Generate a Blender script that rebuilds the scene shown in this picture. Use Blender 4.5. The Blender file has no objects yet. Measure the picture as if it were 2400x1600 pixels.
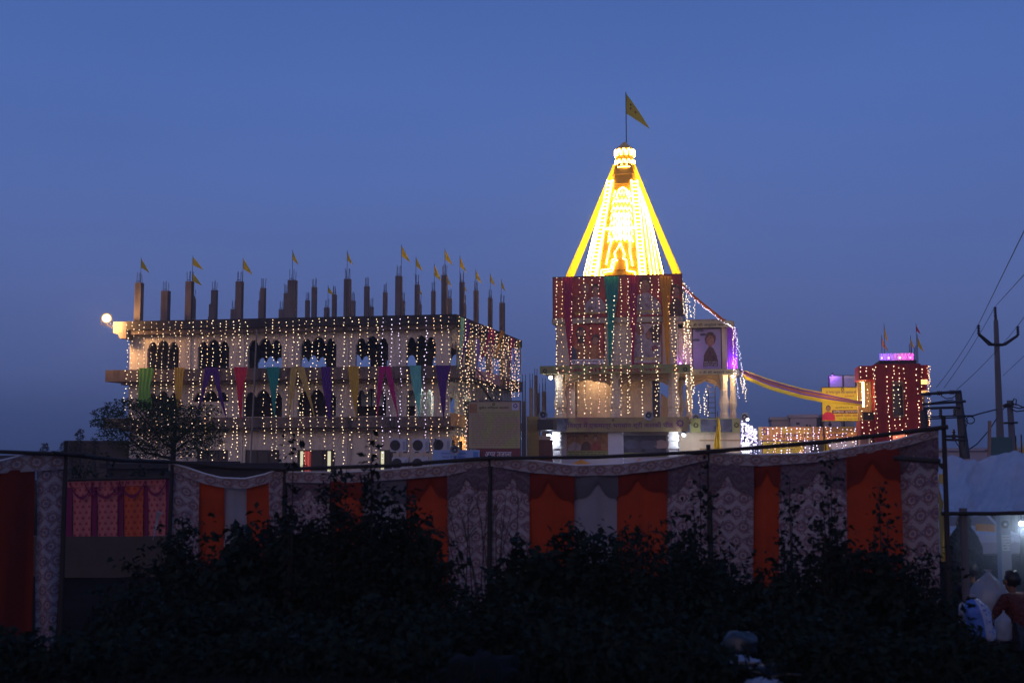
import bpy, math, random
import numpy as np
from mathutils import Vector, noise
random.seed(7)
rng = np.random.default_rng(7)
SC = bpy.context.scene
COL = SC.collection
PI = math.pi

# ------------------------------------------------------------------ camera, sky, exposure
FPX, HOR, CAMZ = 2820.0, 1060.0, 2.75          # focal length in photo pixels, horizon row, eye height
TH = math.atan((HOR - 800.0) / FPX)
cd = bpy.data.cameras.new('camera'); cam = bpy.data.objects.new('camera', cd); COL.objects.link(cam)
cd.sensor_width = 36; cd.lens = 36 * FPX / 2400; cd.clip_end = 3000; cd.clip_start = 0.1
cam.location = (0, 0, CAMZ); cam.rotation_euler = (PI / 2 + TH, 0, 0)
SC.camera = cam
cd.dof.use_dof = True; cd.dof.focus_distance = 74; cd.dof.aperture_fstop = 2.0
def S(r, g, b):
    f = lambda c: (c / 255) / 12.92 if c / 255 <= 0.04045 else ((c / 255 + 0.055) / 1.055) ** 2.4
    return (f(r), f(g), f(b))
W = bpy.data.worlds.new('World'); SC.world = W; W.use_nodes = True
nt = W.node_tree; bg = nt.nodes['Background']
tc = nt.nodes.new('ShaderNodeTexCoord'); sp = nt.nodes.new('ShaderNodeSeparateXYZ'); rp = nt.nodes.new('ShaderNodeValToRGB')
nt.links.new(tc.outputs['Generated'], sp.inputs[0]); nt.links.new(sp.outputs['Z'], rp.inputs[0])
nz = nt.nodes.new('ShaderNodeTexNoise'); nz.inputs['Scale'].default_value = 2.2; nz.inputs['Detail'].default_value = 3
mpn = nt.nodes.new('ShaderNodeMapping'); mpn.inputs['Scale'].default_value = (1, 1, 3)
nt.links.new(tc.outputs['Generated'], mpn.inputs[0]); nt.links.new(mpn.outputs[0], nz.inputs['Vector'])
mrn = nt.nodes.new('ShaderNodeMapRange'); mrn.inputs['To Min'].default_value = 0.9; mrn.inputs['To Max'].default_value = 1.1
nt.links.new(nz.outputs['Fac'], mrn.inputs['Value'])
vm = nt.nodes.new('ShaderNodeVectorMath'); vm.operation = 'SCALE'
nt.links.new(rp.outputs[0], vm.inputs[0]); nt.links.new(mrn.outputs[0], vm.inputs['Scale'])
nt.links.new(vm.outputs[0], bg.inputs[0]); bg.inputs[1].default_value = 1.1
stops = [(-1.0, (36, 42, 58)), (-0.02, (48, 58, 88)), (0.012, (58, 70, 109)), (0.06, (76, 91, 140)), (0.13, (82, 100, 155)),
         (0.21, (80, 104, 165)), (0.29, (75, 104, 169)), (0.36, (68, 98, 163)), (1.0, (54, 82, 142))]
els = rp.color_ramp.elements
while len(els) > 1: els.remove(els[-1])
for i, (z, c) in enumerate(stops):
    e = els[0] if i == 0 else els.new((z + 1) / 2)
    e.position = (z + 1) / 2; e.color = (*S(*c), 1)
mz = nt.nodes.new('ShaderNodeMath'); mz.operation = 'MULTIPLY_ADD'; mz.inputs[1].default_value = 0.5; mz.inputs[2].default_value = 0.5
nt.links.new(sp.outputs['Z'], mz.inputs[0]); nt.links.new(mz.outputs[0], rp.inputs[0])
sd_ = bpy.data.lights.new('dusk_sun', 'SUN'); sd_.energy = 0.46; sd_.angle = math.radians(60); sd_.color = (1.0, .60, .38)   # last afterglow behind the viewer
sun = bpy.data.objects.new('dusk_sun', sd_); COL.objects.link(sun); sun.rotation_euler = (math.radians(80), 0, math.radians(-18))
vs = SC.view_settings; vs.view_transform = 'Standard'; vs.look = 'None'; vs.exposure = 0; vs.gamma = 1; vs.use_curve_mapping = False
SC.cycles.max_bounces = 6; SC.cycles.diffuse_bounces = 3; SC.cycles.transparent_max_bounces = 6
SC.cycles.sample_clamp_indirect = 4.0; SC.cycles.use_light_tree = True; SC.cycles.caustics_reflective = False; SC.cycles.caustics_refractive = False

# ------------------------------------------------------------------ pixel helpers
def ray(px, py):
    x = (px - 1200) / FPX; y = -(py - 800) / FPX
    return Vector((x, math.cos(TH) - math.sin(TH) * y, math.sin(TH) + math.cos(TH) * y))
def P(px, py, d):
    r = ray(px, py); return Vector((0, 0, CAMZ)) + r * (d / r.y)
class Fr:
    def __init__(s, o, x, y=None, z=None):
        s.o = Vector(o); s.x = Vector(x).normalized()
        s.z = Vector(z).normalized() if z is not None else Vector((0, 0, 1))
        s.y = Vector(y).normalized() if y is not None else s.z.cross(s.x).normalized()
    def p(s, a, b, c): return s.o + s.x * a + s.y * b + s.z * c
    def hit(s, px, py, b=0.0):
        n = s.x.cross(s.z); r = ray(px, py); q = s.p(0, b, 0)
        t = (q - Vector((0, 0, CAMZ))).dot(n) / r.dot(n)
        w = Vector((0, 0, CAMZ)) + r * t - q
        xx, zz, xz = s.x.dot(s.x), s.z.dot(s.z), s.x.dot(s.z); wx, wz = w.dot(s.x), w.dot(s.z)
        det = xx * zz - xz * xz
        return ((wx * zz - wz * xz) / det, (wz * xx - wx * xz) / det)
    def A(s, px, py, b=0.0): return s.hit(px, py, b)[0]
    def Z(s, px, py, b=0.0): return s.hit(px, py, b)[1]

# ------------------------------------------------------------------ mesh helpers
class MB:
    def __init__(s): s.v = []; s.f = []; s.m = []; s.uv = []; s.hasuv = False
    def add(s, vs, fs, mi=0, uvs=None):
        n = len(s.v); s.v += [Vector(q) for q in vs]; s.f += [tuple(i + n for i in f) for f in fs]; s.m += [mi] * len(fs)
        s.uv += list(uvs) if uvs else [(0, 0)] * len(vs)
        if uvs: s.hasuv = True
        return s
    def box(s, fr, a0, a1, b0, b1, c0, c1, mi=0):
        vs = [fr.p(a, b, c) for c in (c0, c1) for (a, b) in ((a0, b0), (a1, b0), (a1, b1), (a0, b1))]
        return s.add(vs, [(0, 3, 2, 1), (4, 5, 6, 7), (0, 1, 5, 4), (1, 2, 6, 5), (2, 3, 7, 6), (3, 0, 4, 7)], mi)
    def prism(s, fr, poly, b0, b1, mi=0):
        n = len(poly)
        vs = [fr.p(a, b0, c) for a, c in poly] + [fr.p(a, b1, c) for a, c in poly]
        fs = [tuple(range(n)), tuple(range(2 * n - 1, n - 1, -1))] + [(i, (i + 1) % n + 0, (i + 1) % n + n, i + n) for i in range(n)]
        return s.add(vs, fs, mi)
    def tube(s, pts, r, n=6, mi=0, r1=None):
        pts = [Vector(q) for q in pts]; k = len(pts); vs = []; fs = []
        for i, q in enumerate(pts):
            t = (pts[min(i + 1, k - 1)] - pts[max(i - 1, 0)])
            t = t.normalized() if t.length > 1e-9 else Vector((0, 0, 1))
            h = Vector((0, 0, 1)) if abs(t.z) < .9 else Vector((1, 0, 0))
            e1 = t.cross(h).normalized(); e2 = t.cross(e1)
            rr = r if r1 is None else r + (r1 - r) * i / max(k - 1, 1)
            vs += [q + (e1 * math.cos(2 * PI * j / n) + e2 * math.sin(2 * PI * j / n)) * rr for j in range(n)]
        for i in range(k - 1):
            for j in range(n):
                fs.append((i * n + j, i * n + (j + 1) % n, (i + 1) * n + (j + 1) % n, (i + 1) * n + j))
        fs += [tuple(range(n - 1, -1, -1)), tuple(range((k - 1) * n, k * n))]
        return s.add(vs, fs, mi)
    def lathe(s, o, ax, prof, n=16, mi=0, ang0=0.0, closed=True):
        ax = Vector(ax).normalized(); h = Vector((0, 0, 1)) if abs(ax.z) < .9 else Vector((1, 0, 0))
        e1 = h.cross(ax).normalized(); e2 = ax.cross(e1); o = Vector(o); vs = []; fs = []
        for r, c in prof:
            vs += [o + ax * c + (e1 * math.cos(ang0 + 2 * PI * j / n) + e2 * math.sin(ang0 + 2 * PI * j / n)) * r for j in range(n)]
        for i in range(len(prof) - 1):
            for j in range(n):
                fs.append((i * n + j, i * n + (j + 1) % n, (i + 1) * n + (j + 1) % n, (i + 1) * n + j))
        if closed: fs += [tuple(range(n - 1, -1, -1)), tuple(range((len(prof) - 1) * n, len(prof) * n))]
        return s.add(vs, fs, mi)
    def ball(s, c, r, mi=0, sq=1.0, n=8, m=6):
        c = Vector(c); prof = [(r * math.sin(PI * i / m), -r * sq * math.cos(PI * i / m)) for i in range(m + 1)]
        prof[0] = (r * .02, prof[0][1]); prof[-1] = (r * .02, prof[-1][1])
        return s.lathe(c, (0, 0, 1), prof, n, mi)
    def octa(s, c, r, mi=0):
        c = Vector(c); vs = [c + Vector(d) * r for d in ((1, 0, 0), (-1, 0, 0), (0, 1, 0), (0, -1, 0), (0, 0, 1), (0, 0, -1))]
        return s.add(vs, [(0, 2, 4), (2, 1, 4), (1, 3, 4), (3, 0, 4), (2, 0, 5), (1, 2, 5), (3, 1, 5), (0, 3, 5)], mi)
    def grid(s, fn, nu, nv, mi=0, uvfn=None):
        vs = []; uvs = []
        for j in range(nv + 1):
            for i in range(nu + 1):
                vs.append(fn(i / nu, j / nv)); uvs.append(uvfn(i / nu, j / nv) if uvfn else (i / nu, j / nv))
        fs = [(j * (nu + 1) + i, j * (nu + 1) + i + 1, (j + 1) * (nu + 1) + i + 1, (j + 1) * (nu + 1) + i) for j in range(nv) for i in range(nu)]
        return s.add(vs, fs, mi, uvs)
    def build(s, name, mats, parent=None, smooth=False, base=None):
        me = bpy.data.meshes.new(name)
        if parent is not None: b = wbase(parent)
        elif base is not None: b = Vector(base)
        else:
            lo = Vector((min(q.x for q in s.v), min(q.y for q in s.v), min(q.z for q in s.v)))
            hi = Vector((max(q.x for q in s.v), max(q.y for q in s.v), 0)); b = Vector(((lo.x + hi.x) / 2, (lo.y + hi.y) / 2, lo.z))
        me.from_pydata([(q - b)[:] for q in s.v], [], s.f)
        for m in (mats if isinstance(mats, (list, tuple)) else [mats]): me.materials.append(m)
        if any(s.m): me.polygons.foreach_set('material_index', s.m)
        if s.hasuv:
            ul = me.uv_layers.new(name='UVMap'); li = np.zeros(len(me.loops), dtype=np.int32); me.loops.foreach_get('vertex_index', li)
            ul.data.foreach_set('uv', np.array(s.uv, dtype=np.float32)[li].ravel())
        if smooth: me.polygons.foreach_set('use_smooth', [True] * len(me.polygons))
        me.update()
        o = bpy.data.objects.new(name, me); COL.objects.link(o)
        if parent is not None: o.parent = parent
        else: o.location = b
        return o
def wbase(o):
    b = Vector((0, 0, 0))
    while o is not None: b += o.location; o = o.parent
    return b
def tag(o, label, cat, group=None):
    o['label'] = label; o['category'] = cat
    if group: o['group'] = group
    return o
def thing(name, loc, label, cat, group=None):
    o = bpy.data.objects.new(name, None); COL.objects.link(o); o.location = loc; o.empty_display_size = .2
    return tag(o, label, cat, group)
def stuff(o): o['kind'] = 'stuff'; return o
def structure(o): o['kind'] = 'structure'; return o
ORD = ['first', 'second', 'third', 'fourth', 'fifth', 'sixth', 'seventh', 'eighth', 'ninth', 'tenth', 'eleventh', 'twelfth', 'thirteenth', 'fourteenth',
       'fifteenth', 'sixteenth', 'seventeenth', 'eighteenth', 'nineteenth']
def ordi(i):
    i0 = i
    if i < 19: return ORD[i]
    t = (i + 1) // 10; u = (i + 1) % 10
    tens = ['', '', 'twent', 'thirt', 'fort', 'fift', 'sixt'][t]
    return tens + ('ieth' if u == 0 else 'y-' + ORD[u - 1])

# ------------------------------------------------------------------ materials
class NT:
    def __init__(s, m): s.nt = m.node_tree
    def n(s, t, **k):
        q = s.nt.nodes.new('ShaderNode' + t)
        for a, b in k.items(): setattr(q, a, b)
        return q
    def l(s, a, b): s.nt.links.new(a, b)
    def m(s, op, a, b=None, c=None):
        q = s.n('Math', operation=op)
        for i, w in enumerate((a, b, c)):
            if w is None: continue
            if isinstance(w, (int, float)): q.inputs[i].default_value = w
            else: s.l(w, q.inputs[i])
        return q.outputs[0]
    def mix(s, f, a, b):
        q = s.n('MixRGB')
        for i, w in enumerate((f, a, b)):
            if isinstance(w, (int, float)): q.inputs[i].default_value = w
            elif isinstance(w, tuple): q.inputs[i].default_value = (*w, 1)
            else: s.l(w, q.inputs[i])
        return q.outputs[0]
def base_mat(name):
    m = bpy.data.materials.new(name); m.use_nodes = True
    return m, NT(m), m.node_tree.nodes['Principled BSDF']
def mat(name, col, rough=.8, var=.25, scale=2.0, metal=0.0, bump=0.0, stain=None, stain_amt=.5, fine=0.0):
    """plain painted/plastered surface: colour with blotches, optional stains running down and fine relief"""
    m, N, b = base_mat(name)
    geo = N.n('NewGeometry')
    t = N.n('TexNoise'); t.inputs['Scale'].default_value = scale; t.inputs['Detail'].default_value = 6; N.l(geo.outputs['Position'], t.inputs['Vector'])
    lo = tuple(c * (1 - var) for c in col); hi = tuple(min(1, c * (1 + var)) for c in col)
    c = N.mix(t.outputs['Fac'], lo, hi)
    if stain:
        mp = N.n('Mapping'); mp.inputs['Scale'].default_value = (3.0, 3.0, .35); N.l(geo.outputs['Position'], mp.inputs[0])
        t2 = N.n('TexNoise'); t2.inputs['Scale'].default_value = .8; t2.inputs['Detail'].default_value = 5; N.l(mp.outputs[0], t2.inputs['Vector'])
        r = N.n('MapRange'); r.inputs['From Min'].default_value = .5; r.inputs['From Max'].default_value = .72; r.inputs['To Max'].default_value = stain_amt
        N.l(t2.outputs['Fac'], r.inputs['Value']); c = N.mix(r.outputs[0], c, stain)
    b.inputs['Specular IOR Level'].default_value = .5 if rough < .55 else .2
    N.l(c, b.inputs['Base Color']); b.inputs['Roughness'].default_value = rough; b.inputs['Metallic'].default_value = metal
    if bump:
        t3 = N.n('TexNoise'); t3.inputs['Scale'].default_value = 14; t3.inputs['Detail'].default_value = 4; N.l(geo.outputs['Position'], t3.inputs['Vector'])
        bp = N.n('Bump'); bp.inputs['Strength'].default_value = bump; bp.inputs['Distance'].default_value = .03
        N.l(t3.outputs['Fac'], bp.inputs['Height']); N.l(bp.outputs[0], b.inputs['Normal'])
    return m
def glow(name, col, strength):
    m = bpy.data.materials.new(name); m.use_nodes = True; n = m.node_tree; n.nodes.clear()
    e = n.nodes.new('ShaderNodeEmission'); e.inputs[0].default_value = (*col, 1); e.inputs[1].default_value = strength
    o = n.nodes.new('ShaderNodeOutputMaterial'); n.links.new(e.outputs[0], o.inputs[0]); return m
def cloth(name, col, trans=.25, var=.2, pattern=None, scale=6.0):
    m, N, b = base_mat(name)
    uv = N.n('TexCoord')
    t = N.n('TexNoise'); t.inputs['Scale'].default_value = scale; t.inputs['Detail'].default_value = 4
    N.l(uv.outputs['UV'], t.inputs['Vector'])
    c = N.mix(t.outputs['Fac'], tuple(k * (1 - var) for k in col), tuple(min(1, k * (1 + var)) for k in col))
    if pattern: c = pattern(N, uv.outputs['UV'], c)
    N.l(c, b.inputs['Base Color']); b.inputs['Roughness'].default_value = .9
    if trans:
        tr = N.n('BsdfTranslucent'); N.l(c, tr.inputs[0]); mx = N.n('MixShader'); mx.inputs[0].default_value = trans
        N.l(b.outputs[0], mx.inputs[1]); N.l(tr.outputs[0], mx.inputs[2]); N.l(mx.outputs[0], m.node_tree.nodes['Material Output'].inputs[0])
    return m
def cells(N, uv, sx, sy, stagger=True):
    s = N.n('SeparateXYZ'); N.l(uv, s.inputs[0])
    v = N.m('DIVIDE', s.outputs[1], sy); u = N.m('DIVIDE', s.outputs[0], sx)
    if stagger: u = N.m('ADD', u, N.m('MULTIPLY', N.m('MODULO', N.m('FLOOR', v), 2.0), .5))
    fu = N.m('SUBTRACT', N.m('FRACT', u), .5); fv = N.m('SUBTRACT', N.m('FRACT', v), .5)
    return fu, fv
def ring_pattern(dark, sx, sy, acc):
    def f(N, uv, c):
        fu, fv = cells(N, uv, sx, sy)
        r = N.m('SQRT', N.m('ADD', N.m('MULTIPLY', fu, fu), N.m('MULTIPLY', fv, fv)))
        ang = N.m('ARCTAN2', fv, fu)
        pet = N.m('MULTIPLY', N.m('SINE', N.m('MULTIPLY', ang, 8.0)), .025)
        rr = N.m('ADD', r, pet)
        k = N.m('MULTIPLY', N.m('LESS_THAN', rr, .34), N.m('GREATER_THAN', rr, .22))
        k2 = N.m('LESS_THAN', rr, .12)
        d = N.m('ABSOLUTE', N.m('SUBTRACT', N.m('ADD', N.m('ABSOLUTE', fu), N.m('ABSOLUTE', fv)), .5))
        vine = N.m('LESS_THAN', d, .07)
        t = N.n('TexNoise'); t.inputs['Scale'].default_value = 9; t.inputs['Detail'].default_value = 5; N.l(uv, t.inputs['Vector'])
        sp_ = N.m('GREATER_THAN', t.outputs['Fac'], .57)
        c = N.mix(N.m('MULTIPLY', sp_, .55), c, dark)
        c = N.mix(N.m('MULTIPLY', vine, .6), c, dark)
        c = N.mix(N.m('MULTIPLY', k, .9), c, acc)
        return N.mix(N.m('MULTIPLY', k2, .75), c, dark)
    return f
def sprig_pattern(dark, sx, sy):
    def f(N, uv, c):
        fu, fv = cells(N, uv, sx, sy)
        e = N.m('ADD', N.m('POWER', N.m('DIVIDE', N.m('ABSOLUTE', fu), .24), 2.0), N.m('POWER', N.m('DIVIDE', N.m('ABSOLUTE', N.m('ADD', fv, N.m('MULTIPLY', N.m('ABSOLUTE', fu), .5))), .26), 2.0))
        return N.mix(N.m('MULTIPLY', N.m('LESS_THAN', e, 1.0), .85), c, dark)
    return f
def print_mat(name, cols, scale=3.0, rough=.55):
    """flex print: blotchy picture tones"""
    m, N, b = base_mat(name)
    geo = N.n('NewGeometry'); t = N.n('TexNoise'); t.inputs['Scale'].default_value = scale; t.inputs['Detail'].default_value = 3; t.inputs['Distortion'].default_value = .6
    N.l(geo.outputs['Position'], t.inputs['Vector'])
    r = N.n('ValToRGB'); r.color_ramp.interpolation = 'EASE'
    k = len(cols)
    while len(r.color_ramp.elements) < k: r.color_ramp.elements.new(.5)
    for i, c in enumerate(cols): r.color_ramp.elements[i].position = .3 + .4 * i / max(k - 1, 1); r.color_ramp.elements[i].color = (*c, 1)
    N.l(t.outputs['Fac'], r.inputs[0]); N.l(r.outputs[0], b.inputs['Base Color']); b.inputs['Roughness'].default_value = rough
    return m
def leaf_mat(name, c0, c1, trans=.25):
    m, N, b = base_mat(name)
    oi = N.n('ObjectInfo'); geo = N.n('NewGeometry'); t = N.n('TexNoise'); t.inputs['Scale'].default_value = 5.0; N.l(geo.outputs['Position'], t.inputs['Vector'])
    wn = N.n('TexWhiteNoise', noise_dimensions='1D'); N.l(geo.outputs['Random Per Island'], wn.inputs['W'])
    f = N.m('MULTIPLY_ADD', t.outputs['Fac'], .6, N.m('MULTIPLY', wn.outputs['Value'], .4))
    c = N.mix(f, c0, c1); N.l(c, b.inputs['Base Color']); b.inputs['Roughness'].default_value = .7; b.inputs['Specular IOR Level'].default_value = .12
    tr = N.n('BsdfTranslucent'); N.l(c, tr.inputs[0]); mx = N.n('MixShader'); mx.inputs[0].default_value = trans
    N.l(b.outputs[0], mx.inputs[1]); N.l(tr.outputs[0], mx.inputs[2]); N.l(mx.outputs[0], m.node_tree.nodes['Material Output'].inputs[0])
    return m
M = {}
M['plaster'] = mat('cream plaster', (.66, .56, .46), .9, .14, .9, bump=.25, stain=(.20, .17, .14), stain_amt=.55)
M['plaster2'] = mat('temple plaster', (.68, .55, .42), .88, .12, 1.2, bump=.2, stain=(.25, .2, .16), stain_amt=.4)
M['concrete'] = mat('bare concrete', (.19, .15, .135), .92, .3, 1.5, bump=.35, stain=(.06, .05, .045), stain_amt=.6)
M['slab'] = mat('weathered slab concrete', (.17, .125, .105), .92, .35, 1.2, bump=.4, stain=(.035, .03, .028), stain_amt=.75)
M['roofedge'] = mat('black stained roof edge', (.05, .042, .04), .95, .35, 1.4, bump=.4)
M['steel'] = mat('rusty steel', (.07, .055, .05), .6, .3, 8, metal=.6)
M['blacksteel'] = mat('dark painted steel', (.03, .03, .035), .5, .2, 8)
M['white'] = mat('white paint', (.72, .72, .74), .6, .06, 3)
M['lilac'] = mat('pale lilac paint', (.62, .6, .7), .7, .08, 2)
M['brick'] = mat('red brick', (.26, .1, .07), .9, .3, 6, bump=.5)
M['redtower'] = mat('maroon paint', (.36, .026, .022), .62, .2, 1.4, bump=.12, stain=(.1, .008, .008), stain_amt=.35)
M['maroon'] = print_mat('maroon flex print', [(.3, .025, .028), (.42, .05, .045), (.24, .03, .035)], 1.2)
M['green_sign'] = mat('olive green signboard', (.3, .3, .12), .6, .12, 2)
M['cream_sign'] = mat('cream signboard', (.5, .42, .24), .6, .1, 2)
M['ink'] = mat('black lettering', (.03, .012, .01), .7, .1, 4)
M['ink_red'] = mat('red lettering', (.35, .03, .05), .7, .1, 4)
M['ink_purple'] = mat('purple lettering', (.13, .035, .16), .7, .1, 4)
M['ink_white'] = mat('white lettering', (.7, .68, .72), .6, .05, 4)
M['ink_blue'] = mat('blue lettering', (.05, .12, .5), .6, .05, 4)
M['ink_yellow'] = mat('yellow lettering', (.75, .55, .06), .6, .05, 4)
M['ground'] = mat('dry earth', (.022, .015, .011), 1.0, .4, 1.3, bump=.6); M['ground'].node_tree.nodes['Principled BSDF'].inputs['Specular IOR Level'].default_value = .0
M['bark'] = mat('bark', (.04, .032, .026), .9, .3, 6)
M['bamboo'] = mat('dark bamboo', (.035, .027, .022), .7, .3, 4)
M['yellowcloth'] = cloth('yellow cloth', (.68, .42, .03), .3, .1)
M['flagcloth'] = cloth('flag cloth', (.85, .58, .03), .35, .15)
M['warm'] = glow('warm fairy bulb', (1.0, .74, .47), 5.4)
M['violet'] = glow('violet white fairy bulb', (.84, .70, 1.0), 4.4)
M['warm_dim'] = glow('weak warm fairy bulb', (1.0, .72, .45), 3.4); M['warm_mid'] = glow('warm fairy bulb, half worn', (1.0, .70, .42), 4.4); M['rose_b'] = glow('rosy fairy bulb', (1.0, .52, .42), 4.6)
M['ledge'] = mat('pale ledge paint', (.46, .38, .29), .85, .2, 1.4, bump=.2, stain=(.1, .08, .06), stain_amt=.6)
M['orange_b'] = glow('amber fairy bulb', (1.0, .58, .27), 5.0)
M['led'] = glow('yellow white led tube', (1.0, .66, .15), 32)
M['lampwhite'] = glow('cold white lamp', (.88, .94, 1.0), 30)
M['lampwarm'] = glow('warm lamp', (1.0, .72, .36), 60)

# ------------------------------------------------------------------ lettering: turn text into meshes, all at once
TXT = {
 'ledge': '॥ ॐ शी सदगुरु नमः ॥', 'wing': '॥ ॐ शी अनुदानं नमः ॥', 'main': 'िवशव में एकमात्र भगवान श्री कलकि िसदधपीठ',
 'ujala': 'अमर उजाला', 'mh': 'पुनीत वािर्षक सतसंग', 'dhuni': 'धूनी वाले महाराज जी', 'om': 'ॐ', 'blue1': 'भगवान श्री आश्रम', 'blue2': 'जगत में वह महान',
 'guru': 'गुरु पूिर्णमा की बधाई', 'murti': 'ॐ िवनीत मूर्ित वाले महाराज की जी', 'jay': 'आशीर्वाद से', 'swami': 'स्वामी प्रदीप ओंकार', 'hard': 'हािर्दक शुभकामना',
 'wallb': 'गुरु पूिर्णमा पर यज्ञ में आने वाले', 'red1': 'सभी भक्तों का हािर्दक अिभनंदन', 'red2': 'आप सब सादर आमंित्रत हैं', 'rows': 'भक्त जनों की सेवा में सादर िनवेदन है िक आश्रम में', 'post': 'सूचना'}
TXT['main'] = 'विश्व में एकमात्र भगवान श्री कलकी पीठ'.replace('वि', 'िव')
_tmp = {}
for k_, s_ in TXT.items():
    cu = bpy.data.curves.new('text_' + k_, 'FONT'); cu.body = s_; cu.size = 1; cu.offset = .012; cu.resolution_u = 2
    ob = bpy.data.objects.new('text_' + k_, cu); COL.objects.link(ob); _tmp[k_] = ob
bpy.context.view_layer.update()
GLY = {}
dg = bpy.context.evaluated_depsgraph_get()
for k_, ob in _tmp.items():
    me = ob.evaluated_get(dg).to_mesh()
    v_ = [tuple(q.co) for q in me.vertices]; f_ = [tuple(p_.vertices) for p_ in me.polygons]
    x0, x1 = min(q[0] for q in v_), max(q[0] for q in v_); y0, y1 = min(q[1] for q in v_), max(q[1] for q in v_)
    GLY[k_] = ([((q[0] - (x0 + x1) / 2), (q[1] - (y0 + y1) / 2)) for q in v_], f_, x1 - x0, y1 - y0)
for ob in _tmp.values():
    cu = ob.data; bpy.data.objects.remove(ob); bpy.data.curves.remove(cu)
def letter(key, fr, a0, a1, c0, c1, b, m, parent, name='lettering'):
    v, f, w, h = GLY[key]; sx = (a1 - a0) / w; sz = (c1 - c0) / h; ac, cc = (a0 + a1) / 2, (c0 + c1) / 2
    mb = MB(); mb.add([fr.p(ac + x * sx, b, cc + y * sz) for x, y in v], f)
    return mb.build(name, m, parent)
def scribble(fr, a0, a1, c0, c1, b, rows, m, parent, name='small_print', seed=1):
    """rows of small words too small to read: short bars of uneven length with a head line"""
    R = random.Random(seed); mb = MB(); h = (c1 - c0) / rows
    for r in range(rows):
        c = c1 - (r + .5) * h; a = a0 + R.uniform(0, .03) * (a1 - a0)
        while a < a1:
            w = h * R.uniform(.8, 3.0); e = min(a + w, a1)
            if e - a > h * .3:
                mb.add([fr.p(a, b, c + h * .16), fr.p(e, b, c + h * .16), fr.p(e, b, c + h * .24), fr.p(a, b, c + h * .24)], [(0, 1, 2, 3)])
                x = a
                while x < e - h * .15:
                    k = R.uniform(.1, .3) * h
                    mb.add([fr.p(x, b, c - h * R.uniform(.05, .28)), fr.p(min(x + k, e), b, c - h * .2), fr.p(min(x + k, e), b, c + h * .16), fr.p(x + k * .3, b, c + h * .16)], [(0, 1, 2, 3)])
                    x += k + h * R.uniform(.08, .25)
            a = e + h * R.uniform(.3, .7)
    return stuff(mb.build(name, m, parent))
# ------------------------------------------------------------------ ground
def gz(x, y):
    t = max(0.0, min(1.0, (y - 8.8) / 5.6)); s = t * t * (3 - 2 * t)
    return 1.06 * (1 - s)
mb = MB()
ys = [-300, -60, -10, 0, 4, 7, 8, 9, 9.5, 10, 10.5, 11, 11.5, 12, 12.5, 13, 13.5, 14, 15, 17, 19, 22, 26, 32, 45, 70, 110, 200, 450, 900]
xs = [-900, -400, -120, -60, -30, -15] + [i * .5 for i in range(-24, 25)] + [15, 30, 60, 120, 400, 900]
vs = [Vector((x, y, gz(x, y) + (noise.noise((x * .7, y * .7, 0)) * .09 if 4 < y < 40 and abs(x) < 20 else 0))) for y in ys for x in xs]
nx_ = len(xs)
mb.add(vs, [(j * nx_ + i, j * nx_ + i + 1, (j + 1) * nx_ + i + 1, (j + 1) * nx_ + i) for j in range(len(ys) - 1) for i in range(nx_ - 1)])
structure(mb.build('ground', M['ground'], base=(0, 0, 0), smooth=True))

# ------------------------------------------------------------------ unfinished building on the left
SA = math.radians(10.6)
U = Vector((math.cos(SA), -math.sin(SA), 0)); Vd = Vector((math.sin(SA), math.cos(SA), 0))
c0 = P(1053, 860, 75.5)
VL = Vector((.231, .973, 0))
FL = Fr((c0.x, c0.y, 0), U, VL)                     # a: right along the front, b: into the building
FS = Fr((c0.x, c0.y, 0), VL, -U)                    # a: back along the right side, b: into the building
BD = 17.0
def zf(py, b=-.9, px=1065): return FL.Z(px, py, b)
AL = FL.A(303, 860)
z1t, z1b, z2t, z2b = zf(975), zf(1000), zf(856), zf(885)
zrt, zrb, zrs = zf(736), zf(757), zf(768)
hall = thing('unfinished_building', (FL.p(AL / 2, 0, 0)), 'long three storey cream building with rows of pointed triple arches and bare roof columns', 'building')
OV = FL.A(1070, 745, -.9)
def slab(name, aL, zb, zt, front=-.9, m=M['slab'], right=OV):
    mb = MB(); mb.box(FL, aL, right, front, BD + .4, zb, zt)
    return mb.build(name, m, hall)
slab('floor_slab', FL.A(242, 985, -.9), z1b, z1t)
slab('floor_slab', FL.A(247, 870, -.9), z2b, z2t)
slab('roof_slab', FL.A(296, 760, -.9), zrb, zrt, m=M['roofedge'])
mb = MB(); aa = FL.A(265, 752, -.9)
mb.prism(FL, [(aa, zrt - .02), (aa + .0, zrt - .75), (aa + .35, zrt - .85), (aa + .5, zrs - .28), (FL.A(296, 760, -.9) - .004, zrs - .28), (FL.A(296, 760, -.9) - .004, zrt - .02)], -.88, 2.5); mb.build('canopy_slab', M['slab'], hall)
for z_, nm in ((zrb, 'roof'), (z2b, 'b'), (z1b, 'c')):
    mb = MB(); mb.box(FL, AL - .2, OV - .3, -.62, -.08, z_ - (.3 if nm == 'roof' else .2), z_ - .004); mb.build('cornice_beam', M['slab'], hall)
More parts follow.
